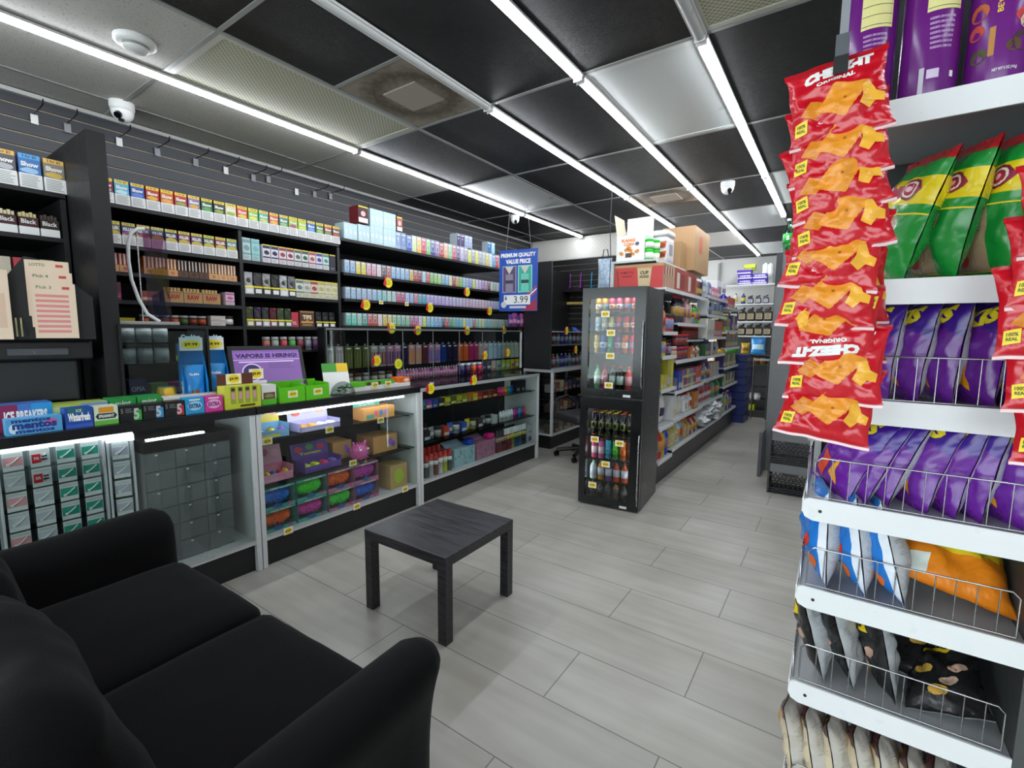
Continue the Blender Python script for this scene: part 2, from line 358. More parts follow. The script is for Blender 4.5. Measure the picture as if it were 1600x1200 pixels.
# ================================================================= sofa
FB = mat('0c0d0e', .85, kind='fabric', scale=260); PIP = mat('0a0a0b', .8)
t = thing('loveseat', 'black fabric two seat sofa with rounded arms beside the glass counter', 'sofa', (-1.655, .365, 0), R(1.5))
MB().rbox((0, .02, .19), (1.40, .86, .22), .03, FB, 8).build('frame', t)
for sx in (-1, 1):
    def fl(q, sx=sx):
        f = max(0, q.z+.05)*.22*sx; return Vector((q.x+f*abs(q.z+.1)*2.2, q.y+.04*max(0, q.z)*(1 if q.y > 0 else 0), q.z+.02*math.sin(q.y*2)))
    a = MB().rbox((0, 0, 0), (.175, .90, .58), .085, FB, 14, wr=.006, seed=sx*3, fn=fl).build('arm', t, (sx*.758, .03, .345))
    cr = []
    for q in range(21):
        an = math.pi*q/20; cr.append((sx*.775+.078*math.cos(an)+sx*.055, .475, .56+.07*math.sin(an)))
    cr = [(cr[0][0]-sx*.0-.03*0, .475, .12)]+cr+[(cr[-1][0], .475, .12)]
for sx in (-1, 1):
    MB().rbox((0, 0, 0), (.685, .76, .17), .06, FB, 16, bulge=.03, wr=.008, seed=sx).build('seat_cushion', t, (sx*.346, .10, .355), (R(1.5), 0, 0))
    MB().rbox((0, 0, 0), (.69, .24, .50), .115, FB, 28, wr=.026, seed=sx*7).build('back_cushion', t, (sx*.345, -.21, .60), (R(14), 0, 0))
MB().rbox((0, 0, 0), (1.60, .16, .60), .06, FB, 12).build('back_frame', t, (0, -.38, .45), (R(8), 0, 0))
for sx in (-1, 1):
    for yy in (-.33, .38): MB().cyl((sx*.68, yy, 0), (sx*.68, yy, .09), .022, BLK, .028).build('foot', t)
# ================================================================= side table
WD = mat('222226', .4, kind='wood')
t = thing('side_table', 'small square black wood grain side table on the tiled floor', 'table', (-1.68, 1.78, 0), R(.6))
MB().box((-.28, -.275, .38), (.28, .275, .43), WD).build('tabletop', t, bev=.002)
for sx in (-1, 1):
    for sy_ in (-1, 1): MB().box((-.025, -.025, 0), (.025, .025, .38), WD).build('leg', t, (sx*.2545, sy_*.2495, 0), (0, R(90)*0, 0), bev=.0015)
# ================================================================= product kinds
MESH = {}
def P(c, r=.45): return mat(c, r)
LG = P('8a8c90'); PAPER = P('e9e9e6'); INK = P('222226')
def pouch_tray(c1, c2, word='Show', w=.068, h=.135, d=.09, top=None, style=0):
    key = ('pt', c1, c2, word, w, h, d, top, style)
    if key in MESH: return MESH[key]
    b = MB(); A, B_ = P(c1, .3), P(c2, .3); z = h*.42
    b.box((-w/2, -d/2, 0), (w/2, d/2, z), PAPER)                     # white carton front
    b.lines(-w*.42, w*.42, .006, z-.006, 7, -d/2-.0006, LG, .35, hs(c1) % 99)
    b.box((-w/2+.002, -d/2+.004, z), (w/2-.002, d/2-.004, h), A, tp=B_)   # pouches
    y = -d/2+.0034
    b.quad(-w/2+.003, w/2-.003, h*.86, h-.002, y, P(top or 'e8c93a', .3))
    b.text('5 for $2', (0, y-.0004, h*.925), w*.62, 0, INK)
    b.blob(0, h*.52, w*.4, h*.085, y-.0003, B_, 10, .15, 3)
    b.text(word, (0, y-.0008, h*.70), w*.78, h*.14, PAPER, bold=.05)
    if style: b.quad(-w/2+.003, w/2-.003, h*.44, h*.50, y-.0002, P('e8c93a'))
    return MESH.setdefault(key, b.me('tobacco_tray'))
def slim_box(c1, c2='e8e8ee', w=.052, h=.125, d=.08, top='d9c84a', logo=True):
    key = ('sb', c1, c2, w, h, d, top, logo)
    if key in MESH: return MESH[key]
    b = MB(); b.box((-w/2, -d/2, 0), (w/2, d/2, h), P(c2, .35)); y = -d/2-.0005
    b.quad(-w/2, w/2, h*.78, h*.93, y, P(c1)); b.quad(-w/2, w/2, h*.25, h*.33, y, P(c1))
    if top: b.quad(-w/2, w/2, h*.93, h, y, P(top))
    if logo:
        b.blob(0, h*.55, w*.36, h*.13, y-.0003, P(c1), 8, .12, 2); b.lines(-w*.4, w*.4, h*.04, h*.2, 4, y, LG)
    return MESH.setdefault(key, b.me('wrap_box'))
def blend(a, b, f):
    return ''.join('%02x' % int(int(a[i:i+2], 16)*(1-f)+int(b[i:i+2], 16)*f) for i in (0, 2, 4))
def vape_box(c1, c2, w=.048, h=.105, d=.07, c3='a8b4bc'):
    key = ('vb', c1, c2, w, h, d, c3)
    if key in MESH: return MESH[key]
    b = MB(); b.box((-w/2, -d/2, 0), (w/2, d/2, h), P(c3, .3)); y = -d/2-.0005
    b.quad(-w/2+.001, w/2-.001, 0, h*.2, y, P(c1)); b.quad(-w/2+.001, w/2-.001, h*.2, h*.97, y, P(blend(c1, c2, .42), .3))
    b.blob(0, h*.5, w*.17, h*.26, y-.0003, P(c1), 8); b.blob(-w*.05, h*.6, w*.07, h*.1, y-.0006, PAPER, 8)
    b.quad(-w*.38, w*.38, h*.83, h*.9, y-.0003, PAPER)
    return MESH.setdefault(key, b.me('vape_box'))
def plain_box(c1, c2, w, h, d, txt='', tc='f2f2f2', side=None, band=None):
    key = ('pb', c1, c2, w, h, d, txt, tc, side, band)
    if key in MESH: return MESH[key]
    b = MB(); b.box((-w/2, -d/2, 0), (w/2, d/2, h), P(c1, .4), sd=P(side, .4) if side else None); y = -d/2-.0005
    b.quad(-w/2+.002, w/2-.002, h*.12, h*.4, y, P(c2)) if not band else b.quad(-w/2, w/2, h*band[0], h*band[1], y, P(c2))
    if txt: b.text(txt, (0, y-.0006, h*.66), w*.78, min(h*.3, w*.35), P(tc), bold=.04)
    b.lines(-w*.4, w*.3, h*.14, h*.38, 3, y-.0003, P(tc), .3)
    return MESH.setdefault(key, b.me('box'))
def bottle(c, cap, label='e8e8e8', r=.035, h=.2, neck=.3, glass=False, lab=(.25, .6)):
    key = ('bo', c, cap, label, r, h, neck, lab)
    if key in MESH: return MESH[key]
    b = MB(); M = P(c, .12); Lb = P(label, .4); nz = h*(1-neck)
    b.lathe([(0, 0, M), (r*.85, 0, M), (r, h*.04, M), (r, h*lab[0], M), (r*1.01, h*lab[0], Lb), (r*1.01, h*lab[1], Lb), (r, h*lab[1], M), (r, nz, M), (r*.75, nz+h*neck*.3, M), (r*.36, nz+h*neck*.55, M), (r*.34, h*.9, M), (r*.4, h*.9, P(cap)), (r*.4, h, P(cap)), (0, h, P(cap))], 14)
    return MESH.setdefault(key, b.me('bottle'))
def can(c, c2='e0e0e0', r=.031, h=.12, top='c8c8c8', sleek=False):
    key = ('ca', c, c2, r, h, top)
    if key in MESH: return MESH[key]
    b = MB(); M = mat(c, .25, .4); T = mat(top, .25, .8)
    b.lathe([(0, .004, T), (r*.8, 0, T), (r, h*.06, M), (r, h*.3, M), (r*1.003, h*.3, mat(c2, .3)), (r*1.003, h*.6, mat(c2, .3)), (r, h*.6, M), (r, h*.92, M), (r*.82, h*.985, T), (r*.82, h, T), (r*.74, h*.985, T), (0, h*.985, T)], 16)
    b.blob(0, h*.45, r*.5, h*.1, -r*1.02, M, 8)
    return MESH.setdefault(key, b.me('can'))
def jar(c, lid, r=.04, h=.1, label='e8e8e8'):
    key = ('ja', c, lid, r, h, label)
    if key in MESH: return MESH[key]
    M = P(c, .15); b = MB(); Lb = P(label)
    b.lathe([(0, 0, M), (r*.95, 0, M), (r, h*.05, M), (r, h*.15, M), (r*1.01, h*.15, Lb), (r*1.01, h*.68, Lb), (r, h*.68, M), (r, h*.76, M), (r*.94, h*.8, M), (r*.98, h*.8, P(lid)), (r*.98, h*.985, P(lid)), (r*.9, h, P(lid)), (0, h, P(lid))], 16)
    return MESH.setdefault(key, b.me('jar'))
def jug(c, label='b7ab8c', w=.13, d=.1, h=.26, cap='202020'):
    key = ('ju', c, label, w, d, h, cap)
    if key in MESH: return MESH[key]
    b = MB(); M = P(c, .3); b.rbox((0, 0, h*.36), (w, d, h*.72), .02, M, 6)
    b.mesh([(-w*.45, -d*.4, h*.66), (w*.2, -d*.4, h*.66), (w*.2, d*.4, h*.66), (-w*.45, d*.4, h*.66), (w*.05, -d*.15, h*.9), (w*.3, -d*.15, h*.9), (w*.3, d*.15, h*.9), (w*.05, d*.15, h*.9)], [(0, 1, 5, 4), (1, 2, 6, 5), (2, 3, 7, 6), (3, 0, 4, 7), (4, 5, 6, 7)], M)
    b.cyl((w*.18, 0, h*.88), (w*.18, 0, h), w*.15, P(cap)); b.tube([(w*.08, 0, h*.86), (-w*.25, 0, h*.88), (-w*.42, 0, h*.78), (-w*.42, 0, h*.6)], .009, M)
    b.quad(-w*.38, w*.38, h*.15, h*.55, -d/2-.001, P(label)); b.lines(-w*.3, w*.3, h*.2, h*.5, 4, -d/2-.0015, P('5c4a30'), .4)
    return MESH.setdefault(key, b.me('jug'))
def flex(c, c2, w=.14, h=.2, d=.05, txt='', seed=1):
    key = ('fx', c, c2, w, h, d, txt, seed)
    if key in MESH: return MESH[key]
    b = pillow(w, h, d, lambda s_, u, v: P(c2, .35) if .28 < v < .58 and .12 < u < .88 and s_ < 0 else mat(c, .3, kind='bag', scale=14), 10, 14, seed)[0]
    if txt: b.text(txt, (0, -d*.52, h*.75), w*.6, h*.12, PAPER, bold=.05)
    b.xf(Matrix.Translation((0, 0, 0)))
    return MESH.setdefault(key, b.me('pouch'))
def pillow(w, h, d, mf, nx, nz, seed, wr=.006, seal=.05):
    b = MB()
    def prof(u, v):
        a = max(0, 1-abs(2*u-1)**2.4)**.6; vv = (v-seal)/(1-2*seal)
        e = 0 if vv <= 0 or vv >= 1 else (math.sin(math.pi*vv)**.45)
        return a*e
    def pos(u, v, s_, off=0):
        p = prof(u, v); x = (u-.5)*w*(1-.10*prof(.5, v)); z = v*h*(1-.03)+.0
        t = Vector((u*4+seed*3.1, v*5+seed, s_*2.))
        y = s_*(d/2*p+.0012+off); n_ = noise.noise(t)+.5*noise.noise(t*2.3)
        y += n_*wr*(p+.12); x += noise.noise(Vector((v*4, seed, s_*0)))*wr*.4
        z += noise.noise(Vector((u*4, seed+9, 0)))*wr*.35
        return Vector((x, y, z))
    for s_ in (-1, 1):
        V = [pos(i/nx, j/nz, s_) for j in range(nz+1) for i in range(nx+1)]; F = []; Ms = []
        for j in range(nz):
            for i in range(nx):
                f = (j*(nx+1)+i, j*(nx+1)+i+1, (j+1)*(nx+1)+i+1, (j+1)*(nx+1)+i); F.append(f if s_ < 0 else f[::-1]); Ms.append(mf(s_, (i+.5)/nx, (j+.5)/nz))
        b.mesh(V, F, Ms, True)
    return b, pos
def decal(b, pos, tris, M, s_=-1, off=.0008, thr=.05):
    def rec(a, c, e, k):
        if k and max((a-c).length, (c-e).length, (a-e).length) > thr:
            x, y, z = (a+c)/2, (c+e)/2, (a+e)/2
            rec(a, x, z, k-1); rec(x, c, y, k-1); rec(z, y, e, k-1); rec(x, y, z, k-1)
        else: b.face([pos(p.x, p.y, s_, off) for p in (a, c, e)], M, True)
    for t in tris: rec(*t, 5)
def polyt(pts):
    V = [Vector((x, y, 0)) for x, y in pts]
    return [tuple(Vector(pts[i]) for i in t) for t in geometry.tessellate_polygon([V])]
def textt(s, cx, cz, w, h, bold=.03, ang=0, arc=0, flip=False):
    V, T, a = text_tris(s, bold); o = []
    for x, y in V:
        x2, y2 = x*w, y*h+arc*(x*2)**2*-1+math.tan(ang)*x*w
        if flip: x2, y2 = -x2, -y2
        o.append(Vector((cx+x2, cz+y2)))
    return [tuple(o[i] for i in t) for t in T]
# ---- starburst price cards and price tags
YEL = P('f4e11a', .5); RED = P('d8171c', .4)
def star_me(kind=0):
    key = ('star', kind)
    if key in MESH: return MESH[key]
    b = MB(); n = 18; Y = YEL if kind != 1 else P('dde52a')
    V = []
    for i in range(2*n):
        r = .041 if i % 2 else .050; a = math.pi*i/n; V.append((r*math.cos(a), r*math.sin(a)))
    b.face([(x, -.001, z) for x, z in V], Y); b.face([(x, .001, z) for x, z in V[::-1]], PAPER)
    for k, tx in enumerate(('ONLY', '2 FOR', '$24.99')): b.text(tx, (.004, -.0016, .016-.016*k), .04, .010, INK if kind != 1 else P('b8741c'))
    if kind != 1:
        b.face([(x, -.002, z) for x, z in [(-.05, -.03), (-.03, -.032), (-.022, -.012), (-.024, .01), (-.03, .045), (-.036, .05), (-.042, .04), (-.042, .01), (-.056, 0), (-.058, -.02)]], RED)
        b.text('New!', (.012, -.002, .046), .05, .02, P('e88bb4') if kind == 0 else PAPER, bold=.05)
    return MESH.setdefault(key, b.me('price_star'))
def tag_me(txt, w=.05, h=.036):
    key = ('tag', txt, w, h)
    if key in MESH: return MESH[key]
    b = MB().box((-w/2, -.001, -h/2), (w/2, .001, h/2), P('f2ead2')); V = []
    for i in range(28):
        r = 1 if i % 2 else .86; a = math.pi*i/14; V.append((w*.42*r*math.cos(a), -.0014, h*.42*r*math.sin(a)))
    b.face(V, P('f2d21c')); b.text(txt, (0, -.0019, 0), w*.56, h*.34, INK, bold=.03)
    return MESH.setdefault(key, b.me('price_tag'))
def tagat(x, y, z, txt, lab, rz=W90, w=.05): return put(tag_me(txt, w, w*.72), 'price_tag', lab, 'price tag', (x, y, z), rz, 'yellow handwritten price tags')
# ================================================================= wall shelving (back counter)
XF = -3.4
def shelving(lab, y0, y1, dividers, shelves, x0=-3.985, top=2.15, bot=0, group=None):
    t = thing('wall_shelving', lab, 'shelving', (x0, y0, 0), 0)
    D = XF-x0
    for i, yy in enumerate(dividers): MB().box((0, yy-y0-.011, bot), (D+.002, yy-y0+.011, top-.03), BLK).build('side_panel', t)
    for a, b_, z in shelves: MB().box((.001, a-y0, z-.022), (D, b_-y0, z), BLK).build('shelf', t)
    MB().box((-.0, 0, bot), (.0008, y1-y0, top-.03), BLK).build('back_panel', t)
    return t
zt = 2.15
shelving('black shelf unit left of the tall black divider panel', -.40, .78, (-.39, .769), [(-.4, .78, zt), (-.378, .757, 1.92), (-.378, .757, 1.66), (-.378, .757, 1.40), (-.378, .757, 1.0)])
shelving('black shelf unit of tobacco trays behind the glass counter', .905, 2.44, (.917, 1.66, 2.428), [(.905, 2.44, zt), (.93, 1.648, 1.93), (.93, 1.648, 1.775), (.93, 1.648, 1.615), (.93, 1.648, 1.475), (1.672, 2.416, 1.93), (1.672, 2.416, 1.70), (1.672, 2.416, 1.475), (.93, 2.416, 1.0), (.93, 1.648, 1.24)])
shelving('long black shelf unit of boxed vapes', 2.45, 5.25, (2.461, 5.239), [(2.475, 5.225, 1.93), (2.475, 5.225, 1.718), (2.45, 5.25, 1.495), (2.45, 4.72, 2.205)], top=1.47)
t = thing('divider_panel', 'tall black divider panel standing forward between the tobacco shelves', 'divider', (-3.98, .79, 0))
MB().box((0, 0, 0), (.66, .03, 2.40), BLK).box((.66, 0, 1.002), (.92, .03, 2.40), BLK).build('board', t); MB().box((.92, .0, 1.002), (.945, .075, 2.40), BLK).build('front_strip', t)
def row(key_fn, cols, y0, pitch, z, x, name, cat, desc, where, grp, dx=0, sc=None):
    for i, c in enumerate(cols):
        if c is None: continue
        me_ = key_fn(*c) if isinstance(c, tuple) else key_fn(c)
        c0 = c[0] if isinstance(c, tuple) else c
        put(me_, name, f'{cname(c0)} {desc}, {ordw(i)} from the left {where}', cat, (x, y0+pitch*i, z+.0008), W90, grp)
T1 = [('8a2340', 'b9b9bd'), ('5fb4cf', 'bfe3ea'), ('2455a8', '5b86cf'), ('b5281c', 'e0b02a'), ('c9672a', 'e8a24a'), ('b8353a', '7aa04a'), ('8a6d9a', 'd6a93a'), ('1f5e36', '58a052'), ('232b22', '8aa03a'), ('d9d3a8', '8fb04a'), ('d3452f', 'e3c437'), ('86b52b', 'd8e060'), ('4aa59a', 'c7d04a'), ('c7502e', 'e7b63a'), ('2f7a78', '89bd4c'), ('a7b92f', '9a3f7a'), ('a4c63a', 'c9da5a'), ('2a5fae', '6fa0d6'), ('2f6f33', '8cc04a'), ('8f2c2a', '58903a'), ('5a2a1c', 'a83a2a')]
row(lambda a, b: pouch_tray(a, b, 'Show'), T1, .955, .0733, zt, XF-.048, 'tobacco_tray', 'tobacco box', 'cigar pouch tray', 'on the top tobacco shelf', 'tobacco trays')
TL = [('7a1f30', '2a2a2c'), ('57585c', 'b9b9bd'), ('3c74b5', '9cc3e6'), ('8a8478', 'd6b45a')]
for i, (c, tp) in enumerate(zip(TL, ('c9c03a', 'e0b35a', '5aa6dc', 'e6b75c'))):
    put(pouch_tray(c[0], c[1], 'Show', .083, .165, .09, tp), 'tobacco_tray', ['dark red', 'charcoal and gold', 'blue mountain', 'grey and gold'][i]+' tobacco pouch tray on the top shelf left of the divider', 'tobacco box', (XF-.048, .478+.09*i, zt+.001), W90, 'large tobacco trays')
for i in range(3): put(plain_box('7a4a3a', '5a3028', .085, .185, .05), 'cigar_carton', f'brown cigar carton, {ordw(i)} from the left behind the large tobacco trays', 'box', (XF-.14, .50+.09*i, zt+.001), W90, 'brown cartons behind the trays')
for i, c in enumerate([('3a1f1c', 'e0b02a'), ('4a1f1c', 'd8cfa8'), ('421a1f', 'd8cfa8'), ('451f24', 'cfc48a'), ('2a1a18', '4a3a30')]):
    b = plain_box(c[0], c[0], .072, .095, .08, 'Black', 'd9d9d9')
    key = ('wr', c)
    if key not in MESH:
        m2 = MB().box((-.036, -.04, 0), (.036, .04, .038), PAPER).box((-.035, -.039, .038), (.035, .039, .085), P(c[0])); m2.text('Black', (0, -.0396, .064), .055, .022, PAPER)
        for q in range(5): m2.box((-.032+.013*q, -.03, .085), (-.022+.013*q, .0, .105+.006*(q % 2)), P(c[1]))
        MESH[key] = m2.me('cigar_tray')
    put(MESH[key], 'cigar_tray', f'{["yellow tipped", "cream tipped", "second cream tipped", "gold tipped", "dark"][i]} cigarillo tray on the second shelf left of the divider', 'tobacco box', (XF-.045, .40+.078*i, 1.921), W90, 'cigarillo trays')
for i, c in enumerate(['d6d2c0', '8a3a30', '1c1c20', 'c9c0a8', 'b8404a', 'd9d4c8']): put(slim_box(c, 'c8c0ae' if i % 2 else c, .07, .14, top=None), 'small_carton', f'{cname(c)} carton, {ordw(i)} from the left behind the lottery holder', 'box', (XF-.05, .28+.08*i, 1.661), W90, 'cartons behind the lottery holder')
# bay 1 rows
K1 = [('6a6a62', 'c9b23a'), ('3a3a6a', '8a4a9a'), ('4a2a5a', 'a04a6a'), ('1f5a3c', 'c9b23a'), ('2a2a5c', 'c9b23a'), ('7a3550', 'c9b23a'), ('5a3a7a', 'c9b23a'), ('3a5a40', 'c9b23a'), ('8a2f4a', 'c9b23a'), ('5a8a92', 'c9b23a')]
row(lambda a, b: pouch_tray(a, b, 'KILLER', .066, .125, .09, 'd9cc3a', 1), K1, .975, .0705, 1.93, XF-.05, 'tobacco_tray', 'tobacco box', 'cone tray', 'on the second tobacco shelf', 'tobacco trays')
def cone_box(c, c2='d9b98a', w=.075, h=.105):
    key = ('cone', c, c2, w, h)
    if key in MESH: return MESH[key]
    b = MB().box((-w/2, -.04, 0), (w/2, .04, h*.36), P(c2)).box((-w/2, .03, h*.36), (w/2, .04, h*.9), P(c)); n = 3
    for i in range(n):
        x = -w/2+w*(i+.5)/n; b.box((x-w*.13, -.03, h*.36), (x+w*.13, .02, h), P(c)); b.quad(x-w*.05, x+w*.05, h*.4, h*.95, -.0305, P('e6dccb'))
    b.blob(0, h*.18, w*.2, h*.1, -.0405, P(c)); return MESH.setdefault(key, b.me('cone_display'))
C1 = ['b5675a', 'b5675a', None, 'c07a3a', 'c88a4a', 'c07a3a', '4a2c20', '3a2420', '4a2c20', 'a8784a', 'b98a68', 'b98a68']
row(lambda a: cone_box(a, 'd4a06a' if a[0] in 'bca' else '5a3826', .056), C1, .96, .0585, 1.775, XF-.05, 'cone_display', 'rolling cone display', 'rolling cone display tray', 'on the third tobacco shelf', 'rolling cone trays')
def raw_box():
    if 'raw' in MESH: return MESH['raw']
    b = MB().box((-.052, -.045, 0), (.052, .045, .07), P('b08a56')); b.text('RAW', (0, -.0456, .036), .07, .032, P('a0281e'), bold=.06)
    b.quad(-.045, .045, .058, .064, -.0455, P('7a5c34'))
    for i in range(5): b.box((-.045+.019*i, -.02, .07), (-.031+.019*i, .02, .092), P('c9a66a'))
    MESH['raw'] = b.me('rolling_paper_box'); return MESH['raw']
for i in range(3): put(raw_box(), 'rolling_paper_box', f'brown rolling paper box with red lettering, {ordw(i)} from the left on the fourth shelf', 'rolling paper box', (XF-.055, 1.25+.108*i, 1.616), W90, 'rolling paper boxes')
put(plain_box('6a3040', 'a04060', .05, .10, .07, '', ), 'small_carton', 'pink and dark carton on the fourth shelf left of the hanging pole', 'box', (XF-.05, .965, 1.616), W90)
put(plain_box('8a3a30', 'c07a5a', .09, .06, .07), 'small_carton', 'rust carton left of the rolling paper boxes', 'box', (XF-.05, 1.13, 1.616), W90)
put(slim_box('b0608a', 'd8b8c8', .055, .085, top=None), 'small_carton', 'pale pink carton right of the rolling paper boxes', 'box', (XF-.05, 1.58, 1.616), W90)
for i in range(7): put(jar(['3a3028', '4a3a28', '2a3a2a'][i % 3], 'c9c9c9', .024, .06, ['b8502a', '4a6a3a', '8a3a2a'][i % 3]), 'small_jar', f'small jar with grey lid, {ordw(i)} from the left on the fifth tobacco shelf', 'jar', (XF-.045, 1.10+.052*i, 1.476), W90, 'small jars')
for i in range(2): put(plain_box('c8bfb8', 'd8d0cc', .09, .032, .06, '', '7a4a4a'), 'small_carton', ['lower', 'upper'][i]+' pale carton of the flat stack on the fifth tobacco shelf', 'box', (XF-.045, 1.50, 1.4762+.033*i), W90, 'flat pale cartons')
for i in range(2): put(jar('4a2a20', '2a2a2c', .03, .065, 'd8d8d8'), 'small_jar', ['left', 'right'][i]+' dark jar beside the flat pale cartons', 'jar', (XF-.045, 1.575+.05*i*1.0, 1.4765), W90, 'dark small jars') if i == 0 else None
put(plain_box('b8a82a', '8a7a20', .11, .038, .07), 'small_carton', 'flat olive yellow carton left of the hanging pole', 'box', (XF-.05, .99, 1.4765), W90)
# bay 2
S2 = [('7aa0a0', 'b8d0d0'), ('7ab8b8', '9fcaca')]
for i, c in enumerate(S2): put(slim_box(c[0], c[1], .055, .15, top=None), 'wrap_box', f'{["silver", "pale teal"][i]} wrap box at the left end of the middle tobacco bay', 'box', (XF-.05, 1.706+.062*i, 1.931), W90, 'tall wrap boxes')
for i, c in enumerate(['2c2450', '2c2450', 'a03850', '8a3040', '5a6a5a', '2f5a3a', 'b84858', '3a4aa0', '3a9a8a', '1c2030']):
    put(slim_box(c, 'dcd8dc' if i < 9 else '22262e'), 'wrap_box', f'{cname(c)} wrap box, {ordw(i)} from the left in the middle tobacco bay', 'box', (XF-.045, 1.842+.0595*i, 1.931), W90, 'wrap boxes')
def mylar(c, c2, w=.06, h=.15):
    key = ('my', c, c2, w, h)
    if key in MESH: return MESH[key]
    b = MB().box((-w/2, -.04, 0), (w/2, .04, h*.38), P(c2)).box((-w/2+.003, -.03, h*.38), (w/2-.003, .03, h), mat(c, .2, .5, kind='bag', scale=20))
    b.quad(-w/2, w/2, h*.3, h*.37, -.0405, YEL); b.blob(0, h*.62, w*.25, h*.12, -.0305, P('30302c'), 10); b.quad(-w*.35, w*.35, h*.05, h*.24, -.0405, PAPER)
    return MESH.setdefault(key, b.me('pouch_tray'))
for i, c in enumerate([('9a9c9e', 'c8c8c8'), ('3a3a38', '2a2a2a'), ('8c8c8c', '222222'), ('2c2c28', '222222'), ('a8aaac', 'd0d0d0'), ('6c6c70', '2a2a2a')]):
    put(mylar(*c), 'pouch_tray', f'{cname(c[0])} foil pouch tray, {ordw(i)} from the left on the middle tobacco bay', 'pouch tray', (XF-.045, 1.71+.063*i, 1.701), W90, 'foil pouch trays')
for i, c in enumerate(['5a7a94', '9aa0a8', 'a83a4a', 'b8b070', 'c0b888', 'c8bd7a']):
    put(slim_box(c, 'd9d5b8', .058, .135), 'wrap_box', f'{cname(c)} wrap box, {ordw(i)} from the left beside the foil pouch trays', 'box', (XF-.045, 2.085+.061*i, 1.701), W90, 'pale wrap boxes')
for i, c in enumerate([('4a5030', '8a8a2a'), ('3a2a48', '5a3a68'), ('3a3a40', '9a9aa0'), ('6a2030', '8a3a50'), ('4a5a3a', '5a6a4a'), ('3c4a34', '4a5a44')]):
    put(mylar(c[0], c[1], .052, .135), 'pouch_tray', f'{cname(c[1])} small pouch tray, {ordw(i)} from the left on the lowest middle shelf', 'pouch tray', (XF-.045, 1.706+.056*i, 1.476), W90, 'small pouch trays')
put(plain_box('c8384a', 'c0405a', .055, .11, .05), 'small_carton', 'pink and red carton left of the brown tips box', 'box', (XF-.045, 2.045, 1.476), W90)
b = MB().box((-.06, -.03, 0), (.06, .03, .125), P('5c3a1e')); b.text('TIPS', (0, -.0308, .075), .075, .034, P('e8dcc0'), bold=.05); b.quad(-.05, .05, .03, .045, -.0305, P('c8a060')); b.quad(-.058, .058, .112, .118, -.0305, P('c8a060')); b.quad(-.04, .04, .012, .02, -.0305, P('c8a060')); b.quad(-.01, .012, .045, .065, -.0309, P('c87a1c'))
put(b.me('tips_box'), 'tips_box', 'brown box with cream lettering on the lowest middle shelf', 'box', (XF-.04, 2.14, 1.476), W90)
for i in range(3): put(mylar('2c2c30', '1c1c1e', .056, .12), 'pouch_tray', f'black pouch tray with yellow band, {ordw(i)} right of the brown tips box', 'pouch tray', (XF-.045, 2.24+.06*i, 1.476), W90, 'black pouch trays')
for i, c in enumerate(['a87a78', 'b0a8a4', None, None, None, None, None, 'a05a50', '8a9a90', 'b03a44', '4a9a4a', '7a3040', '8a8a90', '6a4a70']):
    if c: put(jar(c, 'b8b8b8', .026, .1, c), 'lighter_jar', f'{cname(c)} small tin, {ordw(i)} place from the left behind the register screen', 'tin', (XF-.035, 1.36+.066*i, 1.25 if i < 2 else 1.30), W90, 'small tins behind the screen')
t = thing('tin_shelf', 'black inner shelf behind the register screen', 'shelf', (XF-.11, 1.672, 1.284)); MB().box((0, 0, 0), (.10, .74, .0155), BLK).build('board', t)
# jars and boxes in the clear case at lower left bay
for k in range(2):
    for i in range(3): put(jar('c4d0d0', '2a2c2a' if k else '3a4a3a', .037, .11, 'dce8e8'), 'foil_jar', f'silver foil jar, {ordw(i)} from the left on the {["lower", "upper"][k]} jar shelf', 'jar', (XF+.03, .985+.082*i, 1.2505+.122*k), W90, 'silver foil jars')
t = thing('jar_stand', 'clear jar stand shelf holding the silver foil jars', 'shelf', (XF-.02, .935, 0)); MB().box((0, 0, 1.2405), (.10, .27, 1.2495), DGLASS).build('shelf', t); MB().box((0, 0, 1.3605), (.10, .27, 1.3715), DGLASS).build('shelf', t)
for i, (c, w, h, tx) in enumerate([('34346a', .085, .16, 'OPIA'), ('7ab05a', .085, .13, ''), ('a02860', .10, .13, 'OPIA')]):
    put(plain_box(c, c, w, h, .08, tx, 'c8c8e0'), 'supplement_box', ['navy', 'pale green', 'magenta'][i]+' display box with pale lettering below the silver foil jars', 'box', (XF+.06, 1.00+.105*i, 1.001), W90, 'display boxes below the foil jars')
for i, c in enumerate([('1c2024', 'c8c82a'), ('222228', 'd8d02a'), ('3a1c2a', 'd8c02a')]):
    put(plain_box(c[0], c[1], .075, .12, .06), 'supplement_box', f'black and yellow packet box, {ordw(i)} from the left right of the foil jars', 'box', (XF-.0, 1.26+.08*i, 1.2411), W90, 'black and yellow packet boxes')
